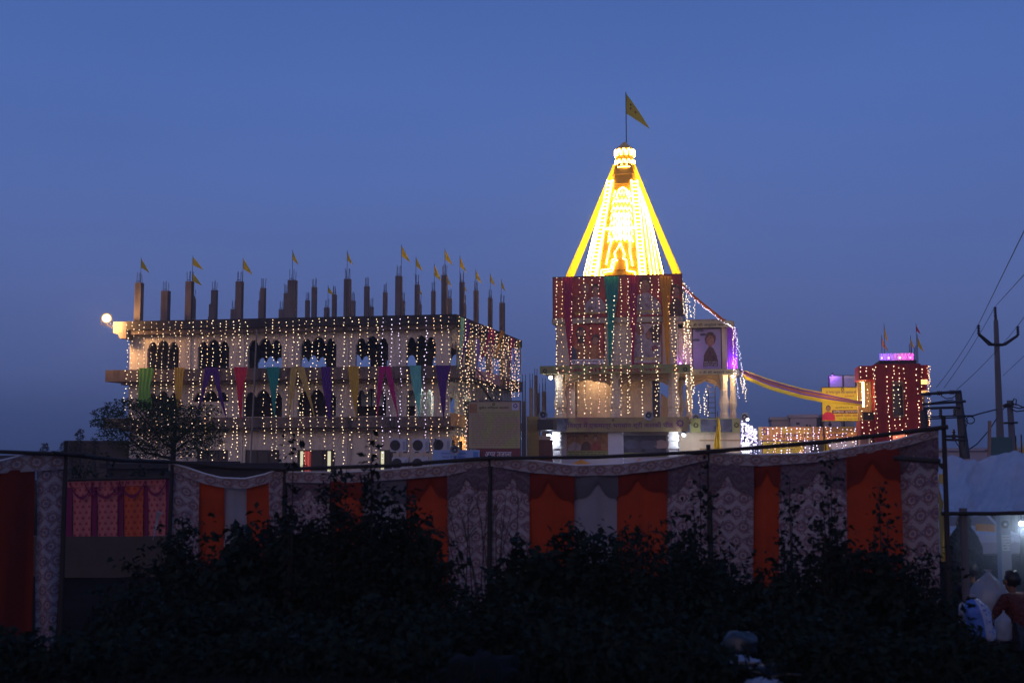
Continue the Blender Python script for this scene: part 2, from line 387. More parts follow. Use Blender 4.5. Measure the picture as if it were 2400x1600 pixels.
# front-wall openings
upper = [(345, 419, 797), (463, 537, 795), (581, 660, 792), (704, 788, 789), (833, 910, 787), (952, 1021, 785)]
middle = [(346, 424, 916), (454, 538, 914), (574, 663, 913), (699, 789, 911), (836, 906, 909), (953, 1017, 908)]
piers = [303, 440, 566, 683, 810, 931, 1053]
def lobes(aL, aR, zs, zt, pointed=False, k=7):
    w = aR - aL; e = .06 * w / 2; x0, x1 = aL + e, aR - e; ww = x1 - x0
    b1, b2 = x0 + .3 * ww, x0 + .7 * ww; zc_ = zt - .47; top = [(aL, zs)]
    top += [(aL, zt - .52), (x0, zt - .50)]
    for (p, q, peak) in ((x0, b1, zt - .12), (b1, b2, zt), (b2, x1, zt - .12)):
        for i in range(k + 1):
            t = i / k; x = p + (q - p) * t
            s = math.sin(PI * t) ** (.55 if not pointed else .62)
            if pointed: s = s * .86 + .14 * (1 - abs(2 * t - 1))
            zz = zc_ + (peak - zc_) * s
            if zz > zc_ + 1e-4 or i in (0, k): top.append((x, zz))
    top += [(x1, zt - .50), (aR, zt - .52), (aR, zs)]
    out = []
    for q in top:
        if not out or (abs(q[0] - out[-1][0]) + abs(q[1] - out[-1][1])) > 1e-4: out.append(q)
    return out
def wall_bay(fr, a0, a1, zb, ztp, op, parent, m, th=.25, b0=0.0, name='wall_bay'):
    """one bay of wall with an arched opening whose outline is op (left foot ... right foot)"""
    mb = MB(); aL, aR = op[0][0], op[-1][0]; zs = op[0][1]
    if a0 < aL: mb.box(fr, a0, aL, b0, b0 + th, zb, ztp)
    if aR < a1: mb.box(fr, aR, a1, b0, b0 + th, zb, ztp)
    if zs > zb + .01: mb.box(fr, aL, aR, b0, b0 + th, zb, zs)
    # above the opening: one strip per outline segment keeps every face convex
    for (xa, za), (xb, zb_) in zip(op, op[1:]):
        if xb - xa > 1e-4: mb.prism(fr, [(xa, za), (xb, zb_), (xb, ztp), (xa, ztp)], b0, b0 + th)
    return mb.build(name, m, parent)
for row, (zb, zt_, ops, pt) in enumerate(((z2t, zrb, upper, False), (z1t, z2b, middle, True))):
    for i, (l, r, ty) in enumerate(ops):
        a0, a1 = FL.A(piers[i], 860), FL.A(piers[i + 1], 860)
        aL, aR = FL.A(l, 840), FL.A(r, 840); ztop = FL.Z((l + r) / 2, ty)
        if i == 1 and row == 1:
            op = lobes(aL, aR, FL.Z(500, 941), ztop, pt)
        else: op = lobes(aL, aR, zb + .06, ztop, pt)
        wall_bay(FL, a0, a1, zb, zt_, op, hall, M['plaster'])
        wall_bay(FL, a0, a1, zb, zt_, lobes(aL, aR, zb + .5, min(ztop + .25, zt_ - .1), pt), hall, M['plaster'], b0=BD - .4)
for px in piers[1:-1]:
    for zb, zt_ in ((z2t, zrs), (z1t, z2b), (0, z1b)):
        a = FL.A(px, 850); mb = MB(); mb.box(FL, a - .2, a + .2, -.07, -.003, zb + .003, zt_ - .004); mb.build('pilaster', M['plaster'], hall)
# ground storey front: wall strips round the shuttered windows
zh = FL.Z(640, 1054)
ground_w = [(462, 535), (575, 655), (697, 785), (890, 926)]
edges = [303] + [e for w in ground_w for e in w] + [1053]
mb = MB()
for i in range(0, len(edges), 2): mb.box(FL, FL.A(edges[i], 1050), FL.A(edges[i + 1], 1050), 0, .25, 0, z1b)
for l, r in ground_w:
    mb.box(FL, FL.A(l, 1050), FL.A(r, 1050), 0, .25, zh, z1b); mb.box(FL, FL.A(l, 1050), FL.A(r, 1050), 0, .25, 0, .9)
mb.build('ground_storey_wall', M['plaster'], hall)
M['shutter'] = mat('dark shutter', (.05, .035, .03), .5, .2, 4)
M['litwhite'] = glow('lit pale window', (1, .93, .62), .75); M['litred'] = glow('lit red curtain', (.9, .12, .1), .5)
for wi, (l, r) in enumerate(ground_w):
    al, ar = FL.A(l, 1050), FL.A(r, 1050); fm = MB()
    fm.box(FL, al, ar, .06, .14, zh - .07, zh - .004); fm.box(FL, al, ar, .06, .14, .9, .97)
    n = 3
    for k in range(n + 1):
        x = al + (ar - al) * k / n; fm.box(FL, max(al + .002, x - .035), min(ar - .002, x + .035), .05, .15, .97, zh - .07)
    win = fm.build('window', M['steel'], hall)
    for k in range(n):
        x0, x1 = al + (ar - al) * k / n + .04, al + (ar - al) * (k + 1) / n - .04
        pm = MB(); pm.box(FL, x0, x1, .09, .12, .975, zh - .075); pm.build('pane', M['shutter'], win)
    if wi == 2:
        for x0, x1, mm in ((703, 709, 'litwhite'), (713, 717, 'litred'), (719, 727, 'litred'), (767, 774, 'litwhite')):
            q = MB(); q.box(FL, FL.A(x0, 1080), FL.A(x1, 1080), .05, .085, 1.0, zh - .08); q.build('lit_curtain', M[mm], win)
    if wi == 3:
        q = MB(); q.box(FL, FL.A(892, 1080), FL.A(899, 1080), .05, .085, 1.0, zh - .08); q.build('lit_curtain', M['litwhite'], win)
# left, rear and right walls, and an inner cross wall to keep the rooms dark
mb = MB(); mb.box(FL, AL, AL + .25, .26, BD - .41, 0, z1b); mb.box(FL, AL, AL + .25, .26, BD - .41, z1t, z2b); mb.box(FL, AL, AL + .25, .26, BD - .41, z2t, zrb); mb.build('side_wall', M['plaster'], hall)
mb = MB(); mb.box(FL, AL, 0, BD - .4, BD - .15, 0, z1b); mb.build('rear_wall', M['plaster'], hall)
for z0_, z1_ in ((z1t, z2b),):
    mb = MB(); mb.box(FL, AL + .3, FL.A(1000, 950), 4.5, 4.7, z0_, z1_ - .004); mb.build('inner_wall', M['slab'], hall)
# pale partitions seen through the last two middle windows
M['board'] = mat('pale board', (.6, .66, .66), .6, .08, 1)
for l, r, py, dpth in ((846, 868, 939, 1.2), (872, 898, 939, 1.3), (955, 981, 951, 1.0), (985, 1010, 918, 1.4)):
    q = MB(); q.box(FL, FL.A(l, 950, dpth), FL.A(r, 950, dpth), dpth, dpth + .06, (z1t + .004) if l > 980 else FL.Z(l, 951, dpth), FL.Z(l, 916, dpth)); q.build('partition_board', M['board'], hall)
# right side: arched walls on two storeys
zst = lambda px, py, b=0: FS.Z(px, py, b)
sd_up = [(1057, 1078, 800), (1090, 1110, 803), (1120, 1146, 818), (1155, 1180, 826)]
sd_mid = [(1055, 1074, 914), (1088, 1105, 920)]
pe = [1053, 1083, 1114, 1151, 1190]
for row, ops in enumerate((sd_up, sd_mid)):
    zb, zt_ = (z2t, zrb) if row == 0 else (z1t, z2b)
    for i, (l, r, ty) in enumerate(ops):
        a0, a1 = FS.A(pe[i] + (.5 if i == 0 else 0), 850), FS.A(pe[i + 1], 850)
        if i == 0: a0 = .26
        aL, aR = FS.A(l, 850), FS.A(r, 850)
        zt2 = min(FS.Z((l + r) / 2, ty), zt_ - .2)
        wall_bay(FS, a0, a1, zb, zt_, lobes(aL, aR, zb + .06, zt2, True), hall, M['plaster'], name='side_wall_bay')
mb = MB(); aend = FS.A(1114, 930); mb.box(FS, aend + .003, BD, 0, .25, z1t, z2b); mb.build('side_wall', M['plaster'], hall)
aR1, aR2 = FS.A(1058, 1040), FS.A(1092, 1040)
mb = MB(); mb.box(FS, .26, aR1, 0, .25, 0, z1b); mb.box(FS, aR2, BD, 0, .25, 0, z1b); mb.build('side_wall', M['plaster'], hall)
opg = lobes(aR1, (aR1 + aR2) / 2 - .1, .05, FS.Z(1066, 1016), True); wall_bay(FS, aR1, (aR1 + aR2) / 2, 0, z1b, opg, hall, M['plaster'], name='side_wall_bay')
opg = lobes((aR1 + aR2) / 2 + .1, aR2, .05, FS.Z(1085, 1016), True); wall_bay(FS, (aR1 + aR2) / 2 + .003, aR2, 0, z1b, opg, hall, M['plaster'], name='side_wall_bay')
# lit rooms behind the side arches
q = MB(); q.box(FS, .3, aend, 2.2, 2.3, z1t + .004, z2b - .004); q.build('inner_wall', M['white'], hall)
q = MB(); q.box(FS, .3, aR2 + 2, 2.6, 2.7, .01, z1b - .004); q.build('inner_wall', M['plaster'], hall)
def lamp(name, loc, power, col, r=.1):
    ld = bpy.data.lights.new(name, 'POINT'); ld.energy = power; ld.color = col; ld.shadow_soft_size = r
    o = bpy.data.objects.new(name, ld); COL.objects.link(o); o.location = loc; return o
def tube_lamp(fr, a0, a1, b, c, label, m, power, col):
    t = thing('tube_lamp', fr.p((a0 + a1) / 2, b, c), label, 'lamp')
    q = MB(); q.box(fr, a0, a1, b - .04, b + .04, c, c + .05); q.build('lamp_base', M['white'], t)
    q = MB(); q.tube([fr.p(a0, b, c - .04), fr.p(a1, b, c - .04)], .03); q.build('glass_tube', m, t)
    return t
M['tube_c'] = glow('cool tube', (.86, 1.0, .96), 40); M['tube_w'] = glow('warm tube', (1, .62, .22), 40)
tube_lamp(FS, 1.0, 2.6, 1.2, z2b - .2, 'cool white tube lamp inside the first side room of the cream building, middle storey', M['tube_c'], 1, None)
tube_lamp(FS, 4.4, 6.0, 1.2, z2b - .2, 'cool white tube lamp inside the second side room, just before the stair', M['tube_c'], 1, None)
tube_lamp(FS, 1.2, 4.0, 1.4, z1b - .3, 'warm tube lamp lighting the ground storey porch beside the yellow board', M['tube_w'], 1, None)

lamp('room_light', FS.p(2.4, 1.1, z2b - .5), 70, (.86, 1, .97), .2); lamp('room_light', FS.p(5.0, 1.1, z2b - .5), 60, (.86, 1, .97), .2); lamp('porch_light', FS.p(2.6, .9, z1b - .8), 170, (1, .5, .16), .2)
# bare roof columns: (px centre, py top, width px, row name)
cols = [(327, 663, 16.5, 'f'), (445, 660, 16, 'f'), (562, 660, 15.5, 'f'), (686, 657, 19, 'f'), (815, 654, 15, 'f'), (935, 647, 14.5, 'f'), (1042, 645, 13, 'f'),
        (389, 682, 17.5, 's'), (503, 680, 13, 's'), (617, 675, 11.5, 's'), (737, 673, 11, 's'), (860, 671, 11, 's'), (978, 667, 10.5, 's'),
        (452, 699, 12, 't'), (500, 713, 16, 't'), (671, 687, 10, 't'), (784, 690, 10, 't'), (903, 685, 9.5, 't'), (1016, 682, 9.5, 't'),
        (548, 725, 12, 'b'), (612, 704, 10, 'b'), (660, 725, 11, 'b'), (721, 704, 9.5, 'b'), (766, 721, 11, 'b'), (828, 705, 9.5, 'b'), (870, 719, 10, 'b'), (945, 705, 8, 'b'), (984, 713, 8, 'b'), (1054, 699, 9.5, 'b'), (1089, 713, 7, 'b'),
        (1083, 661, 11, 'r'), (1116, 681, 11, 'r'), (1149, 698, 10, 'r'), (1177, 710, 12, 'r')]
RN = {'f': 'front row of roof columns, {} from the flood lamp', 's': 'second row of roof columns, {} from the flood lamp', 't': 'middle row of roof columns, {} from the flood lamp',
      'b': 'far rows of roof columns, {} from the flood lamp', 'r': 'row of roof columns along the right side, {} from the front corner'}
cnt = {}; COLTOP = {}
ztop_ref = P(1042, 645, 76.2).z
for px, py, w, row in cols:
    d = 76.2 * (HOR - 645) / (HOR - py) if row != 'f' else 76.2 + (1042 - px) * .0046
    if row == 'r': d = {1083: 79, 1116: 83, 1149: 87.5, 1177: 91.5}[px]
    tp = P(px, py, d); h = w / FPX * d / 2 * .96; k = cnt.get(row, 0); cnt[row] = k + 1
    t = thing('roof_column', (tp.x, tp.y, zrt), 'bare concrete column with bar ends, ' + RN[row].format(ordi(k)), 'column', 'bare concrete columns on the roof of the cream building')
    f = Fr((tp.x, tp.y, 0), U, VL)
    q = MB(); q.box(f, -h, h, -h * .9, h * .9, zrt + .003, tp.z)
    if px in (445, 500, 612): q.box(f, h * .2 if px != 500 else -h * 1.3, h * 1.35 if px != 500 else -h, -h * .7, h * .7, zrt + .003, tp.z - (.95 if px != 612 else .8))
    q.build('shaft', M['concrete'], t)
    q = MB(); R = random.Random(px)
    for sx in (-1, 1):
        for sy in (-1, 1):
            x, y = sx * h * .55, sy * h * .6; e = R.uniform(.55, .72)
            q.tube([f.p(x, y, tp.z - .05), f.p(x + R.uniform(-.06, .06), y + R.uniform(-.04, .04), tp.z + e)], .017, 4)
    q.box(f, -h * .62, h * .62, -h * .66, -h * .62, tp.z + .08, tp.z + .11)
    stuff(q.build('reinforcing_bar', M['steel'], t))
    COLTOP[px] = (tp, d, f)

# yellow pennants: (px pole, py top, py lower corner, width px, depth like column, where)
flags = [(331, 607, 638, 9, 327, 'on the front roof column closest to the flood lamp'), (452, 603, 631, 15, 445, 'upper of two on the second front roof column'),
         (452, 642, 668, 12, 445, 'lower of two on the second front roof column'), (570, 608, 642, 11, 562, 'on the third front roof column'),
         (553, 662, 682, -4, 548, 'half hidden behind the third front roof column'), (686, 590, 620, 6, 686, 'narrow, on the thickest front roof column'),
         (769, 672, 693, 10, 766, 'low, between the fourth and fifth front roof columns'), (814, 591, 620, 6, 815, 'narrow, on the fifth front roof column'),
         (941, 577, 613, 12, 935, 'broad, on the sixth front roof column'), (975, 605, 634, 9, 978, 'between the last two front roof columns, taller one'),
         (1018, 622, 658, 9, 1016, 'wide open, just before the front corner column'), (1043, 586, 620, 11, 1042, 'on the front corner column'),
         (1048, 648, 671, 6, 1054, 'low, peeping out behind the front corner column'), (1078, 602, 637, 8, 1083, 'on the first side roof column'),
         (1087, 665, 684, 4, 1089, 'small, low behind the first side roof column'), (1115, 634, 663, 8, 1116, 'on the second side roof column'),
         (1149, 644, 669, 7, 1149, 'on the third side roof column'), (1175, 657, 682, 5, 1177, 'on the last side roof column'), (983, 675, 693, 4, 984, 'small, half hidden by a column near the corner')]
def pennant(px, py0, py1, wpx, d, zfoot, label, group, seed=0, tilt=.0, pole_r=.016, name='pennant', mark=False, m=None):
    R = random.Random(seed); top = P(px, py0, d); s = d / FPX; h = (py1 - py0) * s; w = wpx * s
    t = thing(name, (top.x, top.y, zfoot), label, 'flag', group)
    q = MB(); q.tube([Vector((top.x, top.y, zfoot)), Vector((top.x, top.y, top.z + .12))], pole_r, 5); q.build('flag_pole', M['steel'], t)
    yv = Vector((.35, .94, 0)); xv = Vector((1, 0, 0))
    hh = h * .66
    def fn(u, v):
        # v from hoist top (0) to hoist foot (1); u along the fly; the free corner hangs down
        x = w * u * (v ** .9); z = -hh * v - (h - hh) * u * v
        return top + xv * x + yv * (math.sin(u * 5 + seed) * .09 * w * u + .55 * h * v * u + .25 * w * u) + Vector((0, 0, z))
    q = MB(); q.grid(fn, 6, 5); fl = q.build('flag_cloth', m or M['flagcloth'], t, smooth=True)
    if mark:
        for (u, v, r, mm) in ((.28, .62, .09, 'ink_red'), (.55, .66, .09, 'ink_red'), (.42, .42, .07, 'ink')):
            c = fn(u, v) - yv * .03; q = MB(); q.lathe(c, (0, 1, 0), [(r, -.003), (r, .003)], 10); q.build('emblem', M[mm], fl)
    return t
for i, (px, y0, y1, w, cp, where) in enumerate(flags):
    tp, d, f = COLTOP[cp]
    pennant(px, y0, y1, w, d - .2, zrt + .01, 'yellow triangular pennant ' + where, 'yellow pennants on the roof columns', i)

# flood lamp at the end of the roof edge
fl = P(250, 746, 78.8)
t = thing('flood_lamp', fl - Vector((0, 0, .45)), 'blazing orange white flood lamp on the end of the roof edge', 'lamp')
q = MB(); q.lathe(fl, (.25, -1, .0), [(.1, -.3), (.26, -.12), (.34, .05), (.34, .09)], 18); q.build('reflector_housing', M['blacksteel'], t)
q = MB(); q.lathe(fl, (.25, -1, 0), [(.22, .10), (.17, .15), (.02, .18)], 18); q.build('lamp_glass', M['lampwarm'], t, smooth=True)
for r0_, r1_, nm, cc, st in ((.225, .29, 'inner', (1, .66, .26), 2.2), (.295, .345, 'outer', (1, .5, .18), .8)):
    q = MB(); q.lathe(fl, (.25, -1, 0), [(r1_, .098), (r0_, .108)], 24, closed=False); q.build('glare_ring', glow(nm + ' painted glare ring', cc, st), t)  # glowing rings that paint the orange glare halo round the lamp glass
q = MB(); q.tube([fl + Vector((-.36, 0, 0)), fl + Vector((-.36, 0, -.42)), fl + Vector((.36, 0, -.42)), fl + Vector((.36, 0, 0))], .025, 5); q.tube([fl + Vector((0, 0, -.42)), fl + Vector((.4, .2, -.62))], .03, 5); q.build('bracket', M['steel'], t)

lamp('flood_light', fl + Vector((.3, -.85, -.55)), 800, (1, .55, .22), .3)
# strings of fairy lights -------------------------------------------------------
def light_string(pts, spacing, r, m, label, group, seed=0, sway=.07, wire=.006, name='fairy_light_string', skip=.06):
    R = random.Random(seed); pts = [Vector(q) for q in pts]
    L = [(pts[i + 1] - pts[i]).length for i in range(len(pts) - 1)]; T = sum(L); out = []; s = R.uniform(.02, spacing)
    def at(s):
        for i, l in enumerate(L):
            if s <= l or i == len(L) - 1: return pts[i].lerp(pts[i + 1], min(1, s / max(l, 1e-6)))
            s -= l
    ph = R.uniform(0, 9); f = R.uniform(.5, 1.1)
    def off(s): return Vector((math.sin(s * f + ph) * sway * min(1, s), 0, 0))
    w = MB(); k = max(2, int(T / .6)); w.tube([at(T * i / k) + off(T * i / k) for i in range(k + 1)], wire, 3)
    b = MB()
    while s < T:
        if R.random() > skip: b.octa(at(s) + off(s) + Vector((R.gauss(0, .035), R.gauss(0, .02), 0)), r * R.choice((.65, .8, .9, 1, 1, 1.2)))
        s += spacing * R.uniform(.6, 1.4)
    t = thing(name, pts[0], label, 'string lights', group)
    w.build('wire', M['blacksteel'], t); stuff(b.build('bulb_strand', m, t))
    return t
fx = [383, 437, 492, 547, 603, 655, 712, 770, 828, 882, 955, 998, 1062, 1117, 1172, 1240, 1300, 1360, 1418, 1482, 1657, 1720, 1775, 1850, 1903, 1960, 2020, 2078, 2143, 2215, 2285]
fx = [x / 3.92 + 200 for x in fx] + [x / 3.92 + 700 for x in (413, 483, 560, 636, 717, 775, 850, 935, 1010, 1087, 1170, 1240, 1310, 1380)]
R = random.Random(4)
for i, px in enumerate(fx):
    d = 74.4 + (1070 - px) * .0046
    b = -1.03; a, zt0 = FL.hit(px, 741 + (1070 - px) * .019, b)
    end = R.uniform(1075, 1095) if R.random() > .25 else R.uniform(1000, 1060)
    if px > 905: end = R.uniform(1015, 1065)
    a2, ze = FL.hit(px - R.uniform(2, 6) + (2 if px > 800 else 0), end, b)
    m = R.choice((M['warm'], M['warm'], M['warm_mid'], M['warm_mid'], M['warm_dim'], M['orange_b']))
    if px in fx[36:39] or i in (41,): m = M['violet']
    bay = min(5, sum(px > p for p in (440, 566, 683, 810, 931)))
    light_string([FL.p(a, b, zt0 + .05), FL.p(a + (a2 - a) * .5, b, (zt0 + ze) / 2), FL.p(a2, b, ze)], .245, .028, m,
                 'fairy lights hung down the front of the cream building, ' + ordi(i) + ' string from the flood lamp', 'fairy light strings on the front of the cream building', i)
sx_ = [1077, 1086, 1092, 1098, 1102, 1108, 1115, 1122, 1128, 1134, 1140, 1146, 1151, 1156, 1160, 1165, 1170, 1175, 1180, 1185, 1190, 1194, 1199, 1203, 1207, 1210, 1213, 1216]
for i, px in enumerate(sx_):
    b = -1.1 + (.25 if i % 2 else 0); y0 = 738 + (px - 1070) * .41
    a, z0 = FS.hit(px, y0, b)
    end = R.choice((905, 925, 945, 880)) + R.uniform(-8, 8)
    if px < 1110: end = R.uniform(1030, 1068)
    if px > 1192: end = R.uniform(905, 935)
    a2, ze = FS.hit(px - 2, end, b)
    light_string([FS.p(a, b, z0), FS.p(a2, b, ze)], .23, .028, (M['orange_b'], M['warm_mid'], M['warm'], M['rose_b'])[i % 4],
                 'fairy lights down the right side of the cream building, ' + ordi(i) + ' string from the front corner', 'fairy light strings on the side of the cream building', 100 + i, skip=.02)
# swag of lights along the side roof edge
light_string([FS.p(FS.A(px, 738 + (px - 1070) * .41, -.6), -.62, FS.Z(px, 740 + (px - 1070) * .41, -.6) + .05) for px in (1072, 1100, 1130, 1160, 1190, 1214)], .16, .03, M['orange_b'],
             'row of amber fairy lights along the side roof edge of the cream building', None, 77)

# coloured cloth drapes ------------------------------------------------------------
def drape(fr, b, tl, tr, legs, colr, label, group, name='cloth_drape', pleat=.03, cat='drape'):
    """cloth from the top edge tl..tr narrowing to the points in legs; every point is a photo pixel met on the facade"""

    A0, C0 = fr.hit(*tl, b); A1, C1 = fr.hit(*tr, b)
    o = thing(name, fr.p((A0 + A1) / 2, b, min(fr.hit(l[0], l[1], b)[1] for l in legs)), label, cat, group)
    n = len(legs)
    for k, lg in enumerate(legs):
        e0, ec = fr.hit(lg[0], lg[1], b); hw = (lg[2] if len(lg) > 2 else 2.0) / FPX * 75 / 2
        s0 = A0 + (A1 - A0) * (k * .42 if n > 1 else 0); s1 = A0 + (A1 - A0) * (1 if n == 1 else .58 + k * .42)
        sd = tl[0] * 1.7 + k; sw = .09 + .12 * abs(math.sin(tl[0]))
        def fn(u, v):
            l = s0 + (e0 - hw - s0) * v; r = s1 + (e0 + hw - s1) * v; w = r - l; l += sw * math.sin(v * 3.0 + sd) * v * (1 - v * .6); w *= 1 + .12 * math.sin(v * 7 + sd)
            bb = b - pleat * (1 - .6 * v) * (1 + math.sin(u * 22 + k)) * .6 - .05 * math.sin(v * PI) - .02 * k
            return fr.p(l + w * u, bb, C0 + (C1 - C0) * u * (1 - v) + (ec - C0) * v)
        q = MB(); q.grid(fn, 14, 10); q.build('cloth_tail', colr, o, smooth=True)
        q = MB(); q.tube([fr.p(e0, b - .03, ec + .1), fr.p(e0, b - .01, ec - .12)], .02, 5); q.ball(fr.p(e0, b - .03, ec), .06, 0, 1, 6, 4); q.build('knot', colr, o)
    return o
CL = {'green': (.14, .38, .06), 'yellow': (.66, .40, .05), 'purple': (.10, .02, .2), 'red': (.72, .03, .07), 'teal': (.02, .30, .24), 'khaki': (.62, .44, .12), 'magenta': (.52, .01, .17),
      'turq': (.16, .55, .46), 'violet': (.32, .2, .6), 'orange': (.75, .33, .03), 'pink': (.8, .06, .16), 'mint': (.25, .55, .38), 'rose': (.42, .03, .1)}
for k, v in CL.items(): CL[k] = cloth(k + ' satin', v, .2, .12)
G = 'coloured cloth tails along the middle balcony'
FB = -1.12
for tl, tr, lg, c, lab in (((326, 862), (357, 862), [(340, 958, 34)], 'green', 'broad green cloth hanging straight at the tree end of the balcony'),
        ((409, 861), (437, 861), [(417, 972)], 'yellow', 'amber yellow cloth tail beside the tree'), ((481, 861), (511, 861), [(464, 972), (532, 978)], 'purple', 'purple cloth split in two tails under the second window'),
        ((548, 860), (577, 860), [(567, 978)], 'red', 'bright red cloth tail left of the leaning pole'), ((625, 860), (653, 860), [(644, 976)], 'teal', 'dark teal cloth tail over the third window'),
        ((683, 859), (713, 859), [(675, 976), (736, 977)], 'khaki', 'pale mustard cloth split in two tails'), ((753, 859), (779, 859), [(770, 980, 8)], 'purple', 'purple cloth tail over the fourth window'),
        ((816, 858), (845, 858), [(832, 978)], 'yellow', 'deep yellow cloth tail before the fifth window'), ((889, 858), (919, 858), [(884, 972), (932, 975)], 'magenta', 'magenta cloth split in two tails'),
        ((960, 856), (991, 856), [(981, 975)], 'turq', 'pale turquoise cloth tail over the last window'), ((1021, 856), (1053, 856), [(1041, 978)], 'purple', 'purple cloth tail at the front corner')):
    drape(FL, FB, tl, tr, lg, CL[c], lab, G)
G = 'cloth drapes down the side of the cream building'
for tl, tr, lg, c, lab in (((1079, 742), (1088, 746), [(1072, 862, 4)], 'mint', 'mint green drape at the front corner of the side'), ((1093, 748), (1104, 752), [(1078, 862, 4)], 'purple', 'dark purple drape next to the mint one'),
        ((1112, 792), (1124, 796), [(1117, 866, 5)], 'violet', 'pale violet drape in the second side arch'), ((1146, 768), (1158, 774), [(1122, 864), (1147, 872)], 'magenta', 'magenta drape with two tails in mid side'),
        ((1172, 772), (1181, 778), [(1153, 872), (1175, 900, 6)], 'orange', 'orange drape with two tails below a roof column'), ((1195, 788), (1206, 794), [(1190, 897), (1203, 897)], 'pink', 'hot pink drape near the far corner'),
        ((1211, 797), (1219, 800), [(1208, 900), (1217, 906)], 'yellow', 'yellow drape at the far corner of the side')):
    drape(FS, -1.0, tl, tr, lg, CL[c], lab, G)
# balcony cloth, stair and banner on the side
def quad_sheet(name, pts, m, parent, th=.02):
    p0, p1, p2, p3 = [Vector(q) for q in pts]; n = (p1 - p0).cross(p3 - p0).normalized() * th
    q = MB(); q.add([p0, p1, p2, p3, p0 + n, p1 + n, p2 + n, p3 + n], [(3, 2, 1, 0), (4, 5, 6, 7), (0, 1, 5, 4), (1, 2, 6, 5), (2, 3, 7, 6), (3, 0, 4, 7)])
    return q.build(name, m, parent)
M['pinkprint'] = print_mat('pink flex print', [(.5, .3, .26), (.6, .25, .3), (.55, .4, .3)], 1.6)
M['orangeprint'] = print_mat('orange flex print', [(.6, .2, .05), (.6, .3, .08), (.45, .12, .05)], 1.6)
o = quad_sheet('balcony_banner', [FS.p(*(lambda h: (h[0], -.95, h[1]))(FS.hit(x, y, -.95))) for x, y in ((1114, 886), (1173, 905), (1173, 880), (1114, 866))], M['pinkprint'], None)
tag(o, 'pinkish printed banner tied along the side balcony behind the stair', 'banner')
o = quad_sheet('balcony_banner', [FS.p(*(lambda h: (h[0], -1.0, h[1]))(FS.hit(x, y, -1.0))) for x, y in ((1056, 997), (1092, 1002), (1092, 974), (1055, 966))], M['orangeprint'], None)
tag(o, 'orange printed banner beside the yellow text board', 'banner')
st = thing('steel_stair', FS.p(FS.A(1150, 940, -1.6), -1.6, 0), 'rusty steel stair with railing slanting down the side of the cream building', 'stair')
def sp_(px, py, b): a, c = FS.hit(px, py, b); return FS.p(a, b, c)
for b in (-1.3, -2.1):
    q = MB(); q.tube([sp_(1112, 888, b), sp_(1132, 910, b), sp_(1168, 960, b), sp_(1200, 1004, b)], .09, 4); q.build('stringer', M['steel'], st)
    q = MB(); q.tube([sp_(1112, 861, b), sp_(1136, 886, b), sp_(1172, 934, b), sp_(1204, 978, b)], .035, 5)
    q.tube([sp_(1112, 871, b), sp_(1134, 894, b), sp_(1170, 942, b), sp_(1202, 986, b)], .02, 4)
    for i in range(12):
        t_ = i / 11; q.tube([sp_(1112 + 88 * t_, 888 + 8 * t_ + 108 * t_, b), sp_(1112 + 90 * t_, 861 + 117 * t_, b)], .02, 4)
    q.build('railing', M['steel'], st)
for i in range(16):
    t_ = i / 15; p0, p1 = sp_(1113 + 86 * t_, 886 + 116 * t_, -1.3), sp_(1113 + 86 * t_, 886 + 116 * t_, -2.1)
    q = MB(); dv = (p1 - p0).normalized(); f = Fr(p0, dv); q.box(f, 0, (p1 - p0).length, -.13, .13, -.02, .02); q.build('tread', M['steel'], st)
for px in (1104, 1122, 1128, 1133):
    pass
# leaning pole in front of the building
q = MB(); p0, p1 = FL.p(FL.A(602, 772, -1.3), -1.3, FL.Z(602, 772, -1.3)), FL.p(FL.A(586, 1110, -2.2), -2.2, FL.Z(586, 1110, -2.2))
p1 = p0 + (p1 - p0) * (p0.z / (p0.z - p1.z)); q.tube([p1, p0], .055, 7)
tag(q.build('leaning_pole', mat('grey bamboo', (.22, .19, .16), .8, .2, 5), None), 'long grey pole leaning against the roof edge before the third window', 'pole')
# ------------------------------------------------------------------ temple tower
c1 = P(1450, 860, 76.0)
FT = Fr((c1.x, c1.y, 0), U, Vd)
def ta(px, py=860, b=0.0): return FT.A(px, py, b)
def tz(py, px=1450, b=0.0): return FT.Z(px, py, b)
tem = thing('temple_tower', FT.p(0, 0, 0), 'square cream temple tower with arcade floors, carrying the glowing yellow spire', 'temple')
zBt, zBb, zM, zL2t, zL2b, zL3t, zL3b = tz(648), tz(745), tz(757), tz(859), tz(876), tz(978), tz(1012)
aBl, aBr = ta(1299, 700), ta(1595, 700)
TD = aBr - aBl
def tbox(name, m, a0, a1, b0, b1, z0, z1, parent=None):
    q = MB(); q.box(FT, a0, a1, b0, b1, z0, z1); return q.build(name, m, parent or tem)
tbox('upper_storey', M['plaster2'], aBl + .05, aBr - .05, .05, TD, zM + .004, zBt - .06)
tbox('roof_slab', M['slab'], aBl + .02, aBr - .02, .02, TD, zBt - .056, zBt)
tbox('ledge', M['ledge'], aBl - .12, aBr + .06, -.3, TD + .1, zBb, zM)
aMl, aMr = ta(1303), ta(1588)
tbox('middle_storey', M['plaster2'], aMl, aMr, 0, TD, zL2t + .004, zBb - .004)
q = MB()
for py in (772, 792, 812, 832, 848):
    for x0, x1 in ((1303, 1334), (1419, 1462), (1553, 1588)): q.box(FT, ta(x0) - .01, ta(x1), -.02, -.003, tz(py), tz(py) + .03)
q.build('moulding', M['plaster2'], tem)
aL2, aR2_ = ta(1268, 868, -.7), ta(1618, 868, -.7)
tbox('ledge', M['ledge'], aL2 + .02, aR2_ - .02, -.68, TD + .3, zL2b + .02, zL2t)
